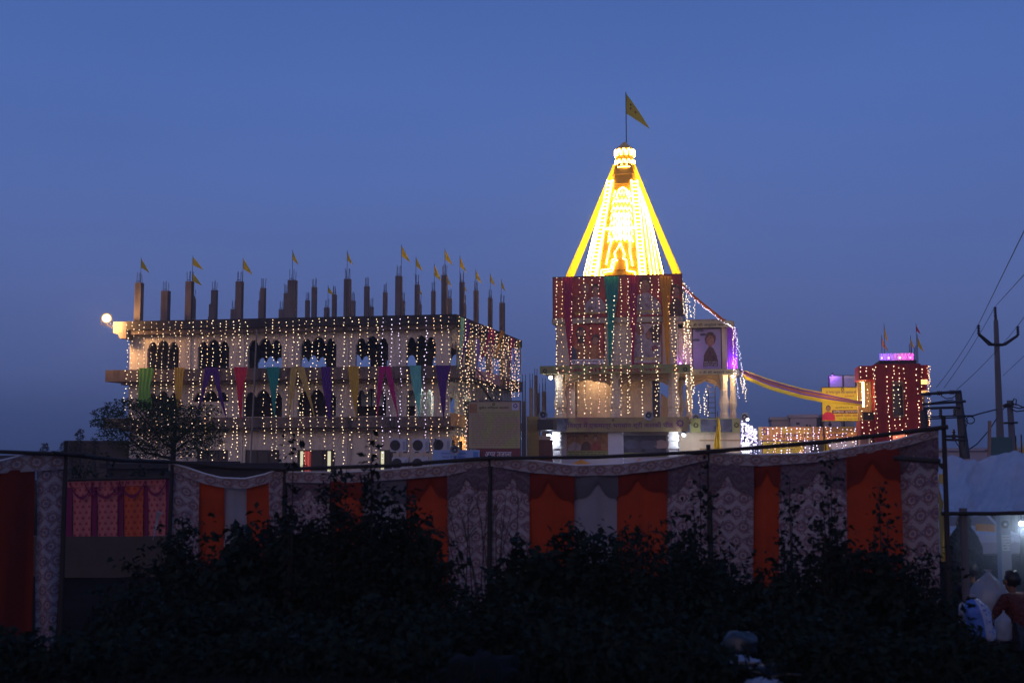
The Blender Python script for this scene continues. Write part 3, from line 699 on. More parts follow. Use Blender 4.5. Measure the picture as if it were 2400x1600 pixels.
# arcade storey
pil = [(1299, 1324), (1431, 1455), (1566, 1590)]
def pillar(fr, ac, w, b, z0, z1, m, parent, name='pillar', fat=1.0):
    h = z1 - z0; f = Fr(fr.p(ac, b + w / 2, 0), fr.x, fr.y); q = MB()
    prof = [(.5, 0), (.5, .10), (.42, .12), (.42, .2), (.5, .24), (.52 * fat, .34), (.46, .48), (.40, .52), (.40, .62), (.46, .64), (.40, .67), (.40, .84), (.47, .88), (.5, .92), (.5, 1)]
    q.lathe(f.p(0, 0, z0), (0, 0, 1), [(r * w * 1.2, c * h) for r, c in prof], 8, 0, PI / 8)
    return q.build(name, m, parent)
for l, r in pil: pillar(FT, ta((l + r) / 2, 930), ta(r, 930) - ta(l, 930), 0.0, zL3t, zL2b + .016, M['plaster2'], tem)
for l, r in ((1303, 1324), (1566, 1590)): pillar(FT, ta((l + r) / 2, 930), ta(r, 930) - ta(l, 930), TD - 1.0, zL3t, zL2b + .016, M['plaster2'], tem)
def ogee(fr, x0, x1, zfoot, zpeak, ztop, b0, b1, m, parent, name='arch', k=16, lip=True):
    pts = []
    for i in range(k + 1):
        u = i / k; v = abs(2 * u - 1)
        zz = zfoot + (zpeak - zfoot) * (max(0, 1 - v ** 2.2)) ** .62 * .82 + (zpeak - zfoot) * .18 * max(0, 1 - v * 4)
        sc = .05 * abs(math.sin(u * PI * 7)) if 0 < i < k else 0
        pts.append((x0 + (x1 - x0) * u, zz - sc))
    q = MB()
    for (xa, za), (xb, zb) in zip(pts, pts[1:]): q.prism(fr, [(xa, za), (xb, zb), (xb, ztop), (xa, ztop)], b0, b1)
    o = q.build(name, m, parent)
    if lip:
        q = MB(); q.tube([fr.p(x, b0 - .01, z + .16) for x, z in pts], .05, 5); q.tube([fr.p(x, b0 - .01, z + .34) for x, z in pts], .035, 5); q.build('arch_moulding', m, o)
    return o
M['archpaint'] = mat('tan arch paint', (.42, .27, .15), .8, .15, 2)
zfa, zpk = tz(905), tz(887)
for x0, x1 in ((1324, 1431), (1455, 1566)): ogee(FT, ta(x0, 900, .1), ta(x1, 900, .1), zfa, zpk, zL2b + .016, .08, .3, M['archpaint'], tem)
tbox('balcony_floor', M['ledge'], ta(1268, 1000), ta(1612, 1000), .02, TD, zL3t - .25, zL3t - .003)
rw = 1.9
tbox('arcade_wall', M['plaster2'], ta(1352, 930, rw), ta(1528, 930, rw), rw, rw + .2, zL3t, zL2b + .016)
tbox('arcade_wall', M['plaster2'], ta(1324, 930, .6), ta(1347, 930, .6), .6, .8, zL3t, zL2b + .016)
tbox('door_leaf', M['shutter'], ta(1529, 930, rw), ta(1546, 930, rw), rw, rw + .1, zL3t, zL2b - .3)
q = MB(); q.prism(FT, [(ta(1547, 930, 1.3), zL3t), (ta(1566, 930, 1.3), zL3t), (ta(1566, 930, 1.3), tz(933)), (ta(1549, 930, 1.3), tz(919))], 1.3, 1.36); q.build('door_leaf', M['archpaint'], tem)
# lower banner beam and ground storey
tbox('ledge', M['ledge'], ta(1267, 1000, -.5), ta(1612, 1000, -.5), -.48, .0, zL3b + .02, zL3t - .004)
M['wallgreen'] = mat('lilac white wash', (.6, .58, .66), .8, .08, 1.5)
tbox('ground_storey', M['wallgreen'], ta(1316, 1050, .6), ta(1568, 1050, .6), .6, TD, 0, zL3t - .26)
for l, r in ((1295, 1317), (1567, 1591)):
    a0, a1 = ta(l, 1040), ta(r, 1040); q = MB()
    q.box(FT, a0 + .05, a1 - .05, -.35, .25, 0, zL3b)
    for py in (1019, 1028, 1046): q.box(FT, a0 - .02, a1 + .02, -.4, .29, tz(py + 5), tz(py))
    pl = q.build('ground_pillar', M['white'], tem)
    q = MB(); ac = (a0 + a1) / 2; q.prism(FT, [(ac - .14, tz(1076)), (ac + .14, tz(1076)), (ac + .14, tz(1064)), (ac, tz(1058)), (ac - .14, tz(1064))], -.38, -.351); q.build('niche', M['lilac'], pl)
tbox('ground_pillar', M['lilac'], ta(1426, 1050), ta(1460, 1050), -.2, .59, 0, zL3b)
# right wing
WB = 1.2
wl, wr = ta(1606, 800, WB), ta(1722, 800, WB)
zwt, zwb = tz(755, 1660, WB), tz(768, 1660, WB)
zvt, zvb = tz(866, 1680, WB - .5), tz(877, 1680, WB - .5)
tbox('wing_roof', M['ledge'], wl - .1, wr, WB - .4, WB + 3.4, zwb + .01, zwt - .01)
tbox('wing_roof', M['ledge'], wl, wr - .5, WB + .2, WB + 3, zwt - .006, zwt + .22)
tbox('wing_storey', M['plaster2'], aMr + .01, ta(1704, 800, WB), WB, WB + 3.0, zvt + .004, zwb + .006)
tbox('wing_ledge', M['ledge'], aR2_ + .03, ta(1732, 868, WB - .5), WB - .48, WB + 3.4, zvb + .01, zvt)
for px, ww in ((1697, 17), (1718, 13)): pillar(FT, ta(px, 930, WB), ww / FPX * 77, WB - .1 if px < 1710 else WB + .3, tz(980, 1700, WB), zvb + .006, M['plaster2'], tem, fat=1.15)
pillar(FT, ta(1614, 930, WB), .4, WB + .1, tz(980, 1700, WB), zvb + .006, M['plaster2'], tem)
pillar(FT, ta(1697, 930, WB + 2.6), .42, WB + 2.5, tz(980, 1700, WB), zvb + .006, M['plaster2'], tem)
ogee(FT, ta(1618, 900, WB + .2), ta(1689, 900, WB + .2), tz(916, 1650, WB), tz(891, 1650, WB), zvb + .006, WB + .15, WB + .4, M['archpaint'], tem)
tbox('wing_beam', M['ledge'], ta(1618, 1000, WB - .5), ta(1735, 1000, WB - .5), WB - .46, WB + 3, tz(1012, 1680, WB - .5), tz(981, 1680, WB - .5))
tbox('wing_ground_storey', M['plaster2'], ta(1592, 1050, WB), ta(1735, 1050, WB), WB, WB + 3, 0, tz(1013, 1680, WB))
q = MB()
for py in (1030, 1050): q.box(FT, ta(1640, 1050, WB), ta(1735, 1050, WB), WB - .05, WB - .003, tz(py + 3, 1680, WB), tz(py, 1680, WB))
q.build('moulding', M['archpaint'], tem)
# ladder leaning in the wing arch
ld = MB(); lb = WB + 1.0
for px in (1659, 1675): ld.tube([FT.p(ta(px + 2, 985, lb), lb, tz(985, 1670, lb)), FT.p(ta(px, 900, lb), lb + .5, tz(900, 1670, lb))], .03, 5)
lad = thing('ladder', FT.p(ta(1668, 985, lb), lb, tz(985, 1670, lb)), 'steel ladder standing in the arch of the temple wing, seen against the sky', 'ladder')
ld.build('side_rail', M['steel'], lad)
for i in range(7):
    t_ = (i + .5) / 7; q = MB(); py = 985 - 85 * t_
    q.tube([FT.p(ta(1661 - 2 * t_, py, lb), lb + .5 * t_, tz(py, 1670, lb)), FT.p(ta(1677 - 2 * t_, py, lb), lb + .5 * t_, tz(py, 1670, lb))], .022, 4); q.build('rung', M['steel'], lad)

# ------------------------------------------------------------------ spire with its led tubes
SB = TD / 2; ac = ta(1466, 640, 0) ; ax = FT.p(ac, SB, 0)
ac = FT.A(1466, 600, SB); AX = Fr(FT.p(ac, SB, 0), U, Vd)
zs0 = zBt + .003; zs1 = AX.Z(1466, 392)
M['spirepaint'] = mat('yellow spire paint', (.55, .27, .025), .6, .1, 1.5, bump=.1)
R0, R1 = 2.72, .66
PLAN = [(-.66, -1), (.66, -1), (1, -.66), (1, .66), (.66, 1), (-.66, 1), (-1, .66), (-1, -.66)]
def srad(t): return R1 + (R0 - R1) * (1 - t) * (1 + .10 * t)
spi = MB(); NL = 14
vs = []
for i in range(NL + 1):
    t_ = i / NL; r = srad(t_); z = zs0 + (zs1 - zs0) * t_
    vs += [AX.p(x * r, y * r, z) for x, y in PLAN]
fs = [(i * 8 + j, i * 8 + (j + 1) % 8, (i + 1) * 8 + (j + 1) % 8, (i + 1) * 8 + j) for i in range(NL) for j in range(8)]
spi.add(vs, fs + [tuple(range(NL * 8, NL * 8 + 8))])
spire = spi.build('spire', M['spirepaint'], tem)
# horizontal bands that break up the faces
for k in range(1, 12):
    t_ = k / 12; r = srad(t_) + .02; z = zs0 + (zs1 - zs0) * t_; q = MB()
    ring = [AX.p(x * r, y * r, z) for x, y in PLAN]; q.tube(ring + [ring[0]], .045, 4); q.build('spire_band', M['spirepaint'], spire)
def on_face(px, py, off=.09):
    """point on the front face of the spire (a sloping plane) met by a photo pixel"""
    b = 0.0
    for _ in range(6):
        z = AX.Z(px, py, b); t_ = max(0, min(1, (z - zs0) / (zs1 - zs0))); b = -srad(t_) - off
    a, z = AX.hit(px, py, b); return AX.p(a, b, z)
def on_cham(px, py, side, off=.08):
    """point on the right (side=1) or left chamfer"""
    best = None
    for i in range(160):
        t_ = i / 159; r = srad(t_); z = zs0 + (zs1 - zs0) * t_
        for k in range(13):
            s = k / 12; x = side * (.66 + .34 * s) * r + side * off * .7; y = -(1 - .34 * s) * r - off * .7
            q = AX.p(x, y, z); d_ = q - Vector((0, 0, CAMZ)); yy = d_.y * math.cos(TH) + d_.z * math.sin(TH); zz = -d_.y * math.sin(TH) + d_.z * math.cos(TH)
            e = (1200 + FPX * d_.x / yy - px) ** 2 + (800 - FPX * zz / yy - py) ** 2
            if best is None or e < best[0]: best = (e, q)
    return best[1]
C = lambda X, Y: (1280 + X / 3.4075, 200 + Y / 3.4075)
LED = {}
def led(pts, r=.03, name='led_tube_or_added_fill', mm='led', face=on_face):
    q = MB(); q.tube([face(*C(*p)) for p in pts], r, 5); return q.build(name, M[mm], spire)
led([(435, 1520), (440, 1475), (515, 1465), (530, 1390), (557, 1385), (545, 1340), (580, 1285), (592, 1255)])
led([(715, 1520), (708, 1490), (648, 1480), (640, 1390), (615, 1385), (628, 1350), (604, 1290), (592, 1255)])
led([(455, 1520), (462, 1492), (528, 1484), (545, 1405), (570, 1395)])
led([(480, 1430), (505, 1300), (520, 1250), (500, 1200)]); led([(690, 1440), (668, 1320), (672, 1250), (690, 1160)])
led([(408, 1520), (520, 760)]); led([(755, 1520), (680, 760)])
led([(478, 1140), (735, 1130)]); led([(470, 1150), (728, 1142)])
for row in range(7):
    y0 = 1250 - row * 60; n = 6 if row < 4 else 5; w0 = 100 - row * 5; cx = 595 + row * 2
    pts = []
    for i in range(n * 2 + 1):
        u = i / (n * 2); pts.append((cx - w0 + 2 * w0 * u, y0 - (46 if i % 2 else 0) - 8 * math.sin(u * PI)))
    led(pts, .034)
    if row in (4, 5): led([(cx - w0 * .9, y0 - 25), (cx + w0 * .9, y0 - 28)], .034)
for i in range(7): led([(540 + i * 20, 1230), (545 + i * 19, 1010 + 10 * (i % 2))], .028)
led([(560, 900), (580, 835), (612, 815), (645, 835), (660, 900)], .04)
for k in range(2):
    led([(750 + k * 46, 1520), (680 + k * 50, 755)], .036); led([(345 + k * 44, 1520), (490 + k * 42, 755)], .036)
for i in range(25):
    t_ = (i + .5) / 25; y = 1520 - 765 * t_
    led([(752 - 72 * t_, y), (797 - 67 * t_, y)], .032, 'led_rung')
    led([(346 + 144 * t_, y), (388 + 144 * t_, y)], .032, 'led_rung')
face_r = lambda px, py: on_cham(px, py, 1)
for x0, x1 in ((835, 745), (870, 760), (900, 772), (935, 784)): led([(x0, 1520), ((x0 + x1) / 2, 1140), (x1, 780)], .034, face=face_r)
face_l = lambda px, py: on_cham(px, py, -1)
for x0, x1 in ((300, 470), (325, 482)): led([(x0, 1520), ((x0 + x1) / 2, 1140), (x1, 780)], .03, face=face_l)
# crown
zc0, zc1 = AX.Z(1466, 395), AX.Z(1466, 352)
q = MB(); q.lathe(AX.p(0, 0, zs1), (0, 0, 1), [(.68, 0), (.72, .12), (.62, .2), (.6, (zc1 - zs1) * .55), (.62, (zc1 - zs1) * .75), (.64, (zc1 - zs1))], 12); crown = q.build('crown', M['spirepaint'], tem)
for k in range(12):
    g0 = 2 * PI * k / 12
    for z0_, z1_, r_, rr in ((zc1 - .46, zc1 - .04, .66, .032), (zc0 + .10, zc0 + .5, .66, .028)):
        q = MB(); pts = []
        for i in range(7):
            u = i / 6; g = g0 + (u - .5) * .42; pts.append(AX.p(math.cos(g) * r_, math.sin(g) * r_, z0_ + (z1_ - z0_) * math.sin(PI * u) ** .6))
        q.tube(pts, rr, 5); q.build('led_petal', M['led'], crown)
M['brass'] = mat('weathered gold paint', (.75, .42, .1), .5, .2, 4)
zc2 = AX.Z(1466, 333)
q = MB(); q.lathe(AX.p(0, 0, zc1), (0, 0, 1), [(.66, 0), (.6, .08), (.36, (zc2 - zc1) * .5), (.13, (zc2 - zc1) * .85), (.12, (zc2 - zc1) * .92), (.03, zc2 - zc1)], 10); q.build('finial', M['brass'], tem)
pennant(1467, 220, 293, 44, (AX.p(0, 0, 0)).y, zc2 - .05, 'large yellow pennant with red emblems flying from the top of the glowing spire', None, 3, pole_r=.035, mark=True, name='pennant')
# cloth bands from the crown to the corners of the tower roof
bnd = cloth('bright yellow cloth', (.95, .68, .04), .4, .05)
LEDB = []
for i, (sx, sy, lab) in enumerate(((-1, -1, 'front left'), (1, -1, 'front right'), (1, 1, 'rear right'), (-1, 1, 'rear left'))):
    foot = FT.p((aBl if sx < 0 else aBr) + (.95 if sx < 0 else -.18), .25 if sy < 0 else TD - .3, zBt + .05); top = AX.p(sx * .62, sy * .5, zc0 + .15)
    wv = (foot - top).cross(Vector((0, 1, 0))).normalized()
    def fn(u, v, foot=foot, top=top, wv=wv):
        p = top.lerp(foot, v); w = .12 + .14 * v
        return p + wv * (u - .5) * 2 * w + Vector((0, -.05 * math.sin(u * PI * 2), -.12 * math.sin(v * PI)))
    q = MB(); q.grid(fn, 4, 20); o = q.build('festoon_band', bnd, None, smooth=True)
    if sy < 0: LEDB.append((foot, top))
    tag(o, 'yellow cloth band stretched from the spire crown to the ' + lab + ' roof corner', 'cloth band', 'yellow cloth bands round the spire')
for foot, top in LEDB:
    for dx in (-.1, .1):
        q = MB(); q.tube([top + Vector((dx * .5, .16, 0)), top.lerp(foot, .5) + Vector((dx, .2, -.1)), foot + Vector((dx * 1.4, .16, 0))], .022, 5); q.build('led_tube_or_added_fill', M['led'], spire)  # tubes added behind the bands to light their cloth
q = MB(); q.tube([AX.p(math.cos(PI * k / 6) * .8, math.sin(PI * k / 6) * .8, zc0 - .05) for k in range(13)], .018, 5); q.build('led_tube_or_added_fill', M['led'], spire)  # ring added to light the zone under the crown
# flood lamps at the foot of the spire, on the tower roof
for i, (x, y, lab) in enumerate(((-2.2, -3.4, 'left'), (2.9, -3.3, 'right'))):
    pass

# ------------------------------------------------------------------ signs on the temple
def sign(name, a0, a1, z0, z1, b, m, label, cat='sign', fr=FT, th=.06, frame=None):
    t = thing(name, fr.p((a0 + a1) / 2, b, z0), label, cat)
    q = MB(); q.box(fr, a0, a1, b, b + th, z0, z1); q.build('panel', m, t)
    if frame:
        q = MB(); w = .05
        q.box(fr, a0 - w, a0, b - .02, b + th, z0 - w, z1 + w); q.box(fr, a1, a1 + w, b - .02, b + th, z0 - w, z1 + w); q.box(fr, a0, a1, b - .02, b + th, z0 - w, z0); q.box(fr, a0, a1, b - .02, b + th, z1, z1 + w); q.build('frame', frame, t)
    return t
def emblem(fr, a, c, r, b, m, parent, petals=8, name='emblem'):
    q = MB(); pts = [(a + math.cos(2 * PI * i / (petals * 4)) * r * (1 + .22 * math.cos(2 * PI * i / 4)), c + math.sin(2 * PI * i / (petals * 4)) * r * (1 + .22 * math.cos(2 * PI * i / 4))) for i in range(petals * 4)]
    inn = [(a + (x - a) * .55, c + (y - c) * .55) for x, y in pts]; n = len(pts)
    q.add([fr.p(x, b, y) for x, y in pts] + [fr.p(x, b, y) for x, y in inn], [(i, (i + 1) % n, (i + 1) % n + n, i + n) for i in range(n)]); return q.build(name, m, parent)
def blob(fr, pts, b, m, parent, name, sx=1):
    R = random.Random(int(pts[0][0] * 999) + len(pts)); out = []
    for (x0, y0), (x1, y1) in zip(pts, pts[1:] + pts[:1]):
        L_ = math.hypot(x1 - x0, y1 - y0); k = max(1, int(L_ / .16)); j = min(.03, L_ * .2)
        out += [(x0 + (x1 - x0) * i / k + R.uniform(-j, j), y0 + (y1 - y0) * i / k + R.uniform(-j, j)) for i in range(k)]
    q = MB(); q.add([fr.p(a, b, c) for a, c in out], [tuple(range(len(out)))]); return q.build(name, m, parent)
def ell(a, c, ra, rc, n=18, p0=0, p1=2 * PI): return [(a + ra * math.cos(p0 + (p1 - p0) * i / n), c + rc * math.sin(p0 + (p1 - p0) * i / n)) for i in range(n)]
b = -.76
t = sign('ledge_sign', ta(1265, 868, b), ta(1618, 868, b), zL2b, zL2t + .05, b, M['green_sign'], 'long olive green lettered sign along the ledge over the arcade')
letter('ledge', FT, ta(1310, 868, b), ta(1590, 868, b), tz(874, 1450, b), tz(861, 1450, b), b - .006, M['ink_red'], t)
for px in (1277, 1606): emblem(FT, ta(px, 868, b), tz(867, 1450, b), .13, b - .006, M['ink'], t)
b = WB - .56
t = sign('ledge_sign', ta(1622, 868, b), ta(1731, 868, b), zvb - .02, zvt + .04, b, M['cream_sign'], 'short cream lettered sign on the wing ledge right of the green one')
letter('wing', FT, ta(1640, 868, b), ta(1722, 868, b), tz(877, 1680, b), tz(868, 1680, b), b - .006, M['ink'], t)
b = WB - .46
t = sign('ledge_sign', ta(1601, 762, b), ta(1718, 762, b), zwb - .02, zwt + .03, b, M['cream_sign'], 'cream lettered sign along the roof edge of the temple wing')
letter('wing', FT, ta(1616, 762, b), ta(1706, 762, b), tz(766, 1660, b), tz(757, 1660, b), b - .006, M['ink'], t)
b = -.56; M['mainb'] = print_mat('dim banner print', [(.24, .13, .1), (.32, .26, .11), (.28, .11, .1)], .5)
t = sign('name_banner', ta(1266, 995, b), ta(1615, 995, b), zL3b, zL3t - .004, b, M['mainb'], 'long lettered name banner across the first floor of the temple', 'banner')
letter('main', FT, ta(1330, 995, b), ta(1578, 995, b), tz(1006, 1450, b), tz(988, 1450, b), b - .008, M['ink_purple'], t)
emblem(FT, ta(1594, 992, b), tz(992, 1450, b), .22, b - .006, M['ink_purple'], t); emblem(FT, ta(1437, 983, b), tz(984, 1450, b), .07, b - .006, M['ink'], t)
M['photo_d'] = print_mat('dark photograph print', [(.03, .03, .06), (.1, .1, .16), (.05, .06, .1)], 1.6)
q = MB(); q.add([FT.p(ta(x, y, b), b - .006, tz(y, 1450, b)) for x, y in ((1267, 1011), (1326, 1011), (1333, 980), (1267, 980))], [(0, 1, 2, 3)]); q.build('photograph', M['photo_d'], t)
b = WB - .54
t = sign('name_banner', ta(1618, 997, b), ta(1735, 997, b), tz(1013, 1680, b), tz(980, 1680, b), b, M['green_sign'], 'dim banner with dark photographs on the temple wing', 'banner')
for l, r in ((1642, 1680), (1688, 1716)):
    q = MB(); q.box(FT, ta(l, 997, b), ta(r, 997, b), b - .012, b - .004, tz(1012, 1680, b), tz(982, 1680, b)); q.build('photograph', M['photo_d'], t)
for px in (1631, 1726): emblem(FT, ta(px, 995, b), tz(996, 1680, b), .15, b - .008, M['ink'], t)
# posters: plain figures, no likeness
SK = print_mat('printed skin tone', [(.2, .08, .06), (.34, .15, .1), (.42, .22, .16)], 5); HAIRD = print_mat('printed dark hair', [(.03, .015, .015), (.09, .04, .03), (.14, .08, .06)], 5)
CW = print_mat('printed white cloth', [(.2, .13, .15), (.33, .26, .29), (.4, .33, .36)], 2.6); CO = print_mat('printed saffron cloth', [(.24, .07, .03), (.5, .2, .07), (.4, .13, .06)], 3); CR = print_mat('printed red cloth', [(.16, .02, .02), (.35, .07, .05), (.28, .04, .03)], 3); CB = print_mat('printed brown cloth', [(.04, .02, .02), (.1, .045, .04), (.07, .03, .03)], 3)
def figure(fr, b, a, c0, h, cl, t, hair=HAIRD, beard=False, w=.9):
    """printed bust: robe, neck, head, hair"""
    W_ = h * w
    blob(fr, [(a - W_ * .5, c0), (a + W_ * .5, c0), (a + W_ * .46, c0 + h * .3), (a + W_ * .22, c0 + h * .5), (a + W_ * .1, c0 + h * .56), (a - W_ * .1, c0 + h * .56), (a - W_ * .24, c0 + h * .49), (a - W_ * .47, c0 + h * .3)], b - .006, cl, t, 'printed_robe')
    blob(fr, ell(a, c0 + h * .8, h * .155, h * .2), b - .009, hair, t, 'printed_hair')
    blob(fr, ell(a, c0 + h * .73, h * .12, h * .16), b - .012, SK, t, 'printed_face')
    if beard: blob(fr, ell(a, c0 + h * .62, h * .12, h * .12), b - .015, hair, t, 'printed_beard')
b = -.06
M['red_print'] = print_mat('red poster print', [(.3, .03, .03), (.5, .08, .05), (.36, .04, .03)], 1.3)
M['brown_print'] = print_mat('brown poster print', [(.22, .09, .04), (.36, .17, .07), (.2, .05, .04)], 1.3)
M['pale_print'] = print_mat('pale poster print', [(.5, .38, .38), (.6, .48, .47), (.4, .28, .3)], 1.0)
t = sign('wrap_banner', ta(1297, 700, b), ta(1598, 700, b), zBb + .05, zBt + .02, b, M['maroon'], 'maroon banner wrapped round the tower top just below the spire', 'banner', frame=M['steel'])
h = zBt - zBb
blob(FT, [(ta(x, y, b), tz(y, 1450, b)) for x, y in ((1306, 742), (1323, 742), (1324, 655), (1306, 655))], b - .005, M['red_print'], t, 'printed_stripe')
figure(FT, b, ta(1372, 700, b), tz(733, 1450, b), h * .84, CR, t, hair=mat('printed red turban', (.4, .08, .05), .6, .2, 3), w=1.05)
figure(FT, b - .02, ta(1396, 700, b), tz(733, 1450, b), h * .72, CW, t, w=.75)
figure(FT, b, ta(1512, 700, b), tz(738, 1450, b), h * .92, CW, t, hair=mat('printed brown hair', (.16, .07, .05), .6, .2, 3), w=.85)
figure(FT, b, ta(1584, 700, b), tz(742, 1450, b), h * .75, CB, t, w=.5)
letter('dhuni', FT, ta(1347, 700, b), ta(1418, 700, b), tz(737, 1450, b), tz(728, 1450, b), b - .04, M['ink_yellow'], t); letter('dhuni', FT, ta(1492, 700, b), ta(1549, 700, b), tz(737, 1450, b), tz(727, 1450, b), b - .04, M['ink_yellow'], t)
b = -.09
t = sign('poster', ta(1338, 800, b), ta(1415, 800, b), tz(851, 1450, b), tz(759, 1450, b), b, M['red_print'], 'tall red poster with saffron robed figures above a white caption strip', 'poster', frame=M['ink_red'])
figure(FT, b, ta(1362, 800, b), tz(842, 1450, b), (tz(764) - tz(842)) * 1.0, CO, t, beard=True, w=.62); figure(FT, b - .02, ta(1396, 800, b), tz(842, 1450, b), (tz(782) - tz(842)), CO, t, w=.62)
blob(FT, [(ta(x, y, b), tz(y, 1450, b)) for x, y in ((1340, 842), (1352, 842), (1352, 820), (1340, 808))], b - .03, M['photo_d'], t, 'printed_shadow')
q = MB(); q.box(FT, ta(1338, 845, b), ta(1415, 845, b), b - .05, b - .035, tz(852, 1450, b), tz(841, 1450, b)); q.build('caption_strip', M['white'], t)
letter('guru', FT, ta(1352, 847, b), ta(1401, 847, b), tz(850.5, 1450, b), tz(843, 1450, b), b - .056, M['ink_red'], t)
for px in (1345, 1407): emblem(FT, ta(px, 847, b), tz(846.5, 1450, b), .09, b - .056, M['ink'], t)
t = sign('poster', ta(1486, 800, b), ta(1550, 800, b), tz(851, 1450, b), tz(759, 1450, b), b, M['pale_print'], 'pale poster with a white robed figure and yellow caption', 'poster', frame=M['ink_red'])
blob(FT, [(ta(x, y, b), tz(y, 1450, b)) for x, y in ((1487, 838), (1549, 838), (1549, 802), (1530, 790), (1512, 800), (1494, 784), (1487, 790))], b - .006, CW, t, 'printed_robe')
blob(FT, ell(ta(1500, 775, b), tz(775, 1450, b), .26, .33), b - .01, SK, t, 'printed_face'); blob(FT, [(ta(x, y, b), tz(y, 1450, b)) for x, y in ((1527, 800), (1549, 800), (1549, 761), (1533, 763), (1519, 773), (1526, 782))], b - .014, HAIRD, t, 'printed_hair')
blob(FT, ell(ta(1520, 785, b), tz(786, 1450, b), .18, .3), b - .012, SK, t, 'printed_hand')
emblem(FT, ta(1534, 817, b), tz(817, 1450, b), .17, b - .02, M['ink_red'], t, 5); letter('dhuni', FT, ta(1488, 845, b), ta(1544, 845, b), tz(847, 1450, b), tz(836, 1450, b), b - .02, M['ink_yellow'], t)
b = WB - .06
t = sign('poster', ta(1624, 815, b), ta(1690, 815, b), tz(864, 1680, b), tz(770, 1680, b), b, mat('lilac poster', (.33, .27, .45), .6, .12, 2), 'lilac poster with a dark robed standing figure on the temple wing', 'poster', frame=M['ink'])
figure(FT, b, ta(1665, 815, b), tz(858, 1680, b), tz(777, 1680, b) - tz(858, 1680, b), CB, t, w=.42)
for x, y, w in ((1632, 796, .22), (1648, 783, .2), (1640, 774, .3)): blob(FT, ell(ta(x, y, b), tz(y, 1680, b), w, .09), b - .006, M['photo_d'], t, 'printed_shadow')
scribble(FT, ta(1650, 850, b), ta(1680, 850, b), tz(858, 1680, b), tz(846, 1680, b), b - .03, 3, M['ink_white'], t, seed=5)
b = -.12
q = MB()
# drapes on the temple front
G = 'cloth tails down the temple front'
for tl, tr, lg, c, lab in (((1318, 650), (1346, 650), [(1336, 856, 2)], 'rose', 'dark red cloth tail at the left of the tower front'), ((1416, 648), (1448, 648), [(1430, 856, 3)], 'teal', 'teal cloth tail in the middle of the tower front'),
        ((1474, 647), (1496, 647), [(1481, 858, 4)], 'rose', 'crimson cloth tail beside the pale poster'), ((1546, 647), (1571, 647), [(1567, 852, 5)], 'orange', 'golden orange cloth tail at the right of the tower front')):
    drape(FT, -.4, tl, tr, lg, CL[c], lab, G)
vio = cloth('violet lit cloth', (.45, .14, .85), .35, .1)
q = MB(); q.grid(lambda u, v: FT.p(ta(1703, 800, WB) + .05 + u * .62, WB - .1 + .7 * u + .05 * math.sin(u * 20), zwb - .01 + (zvt + .05 - zwb) * v), 12, 4)
tag(q.build('curtain', vio, None, smooth=True), 'bright violet cloth curtain closing the right end of the temple wing', 'curtain')
vl = glow('violet led', (.42, .12, 1.0), 30)
def small_lamp(loc, m, label, r=.09, d=(0, -1, -.3), power=None, col=None):
    t = thing('led_lamp', Vector(loc), label, 'lamp'); q = MB(); q.lathe(loc, d, [(r * .7, -.16), (r * 1.25, -.02), (r * 1.25, .0)], 10); q.build('lamp_housing', M['steel'], t)
    q = MB(); q.ball(Vector(loc) + Vector(d).normalized() * .03, r); q.build('bulb', m, t, smooth=True)
    if power: lamp('lamp_light', Vector(loc) + Vector(d).normalized() * .25, power, col, .08)
    return t
small_lamp(FT.p(ta(1703, 862, WB) + .3, WB + .55, zvt + .12), vl, 'violet led lamp standing behind the violet curtain', .06, (0, .2, 1), 120, (.4, .12, 1))
small_lamp(FT.p(ta(1594, 850, .2), .3, zL2t + .15), vl, 'violet led lamp in the corner between tower and wing', .05, (.3, -.3, 1), 20, (.4, .12, 1))
b = -.5
small_lamp(FT.p(ta(1291, 882, b), b, tz(882, 1450, b)), M['lampwhite'], 'cold white lamp under the left end of the green ledge sign', .11, (-.2, -.6, -.6), 45, (.9, .97, 1))
small_lamp(FT.p(ta(1285, 1017, b - .1), b - .1, tz(1018, 1450, b)), M['lampwhite'], 'cold white lamp over the left ground pillar of the temple', .11, (.2, -.3, -.8), 70, (.86, .92, 1))
small_lamp(FT.p(ta(1603, 1018, b - .1), b - .1, tz(1018, 1450, b)), M['lampwhite'], 'cold white lamp over the right ground pillar of the temple', .11, (-.2, -.3, -.8), 70, (.86, .92, 1))
small_lamp(FT.p(ta(1717, 880, WB - .2), WB - .4, zvb - .1), M['lampwarm'], 'warm lamp under the right end of the wing ledge', .08, (.1, -.3, -.8), 50, (1, .75, .4))
small_lamp(FT.p(ta(1660, 880, WB + 1.3), WB + 1.3, zvb - .12), M['lampwarm'], 'warm lamp under the vault of the temple wing arcade', .07, (0, 0, -1), 65, (1, .62, .28))
small_lamp(FT.p(ta(1395, 880, 1.0), 1.0, zL2b - .1), M['lampwarm'], 'warm lamp under the ceiling of the temple arcade', .06, (0, 0, -1), 40, (1, .66, .4))
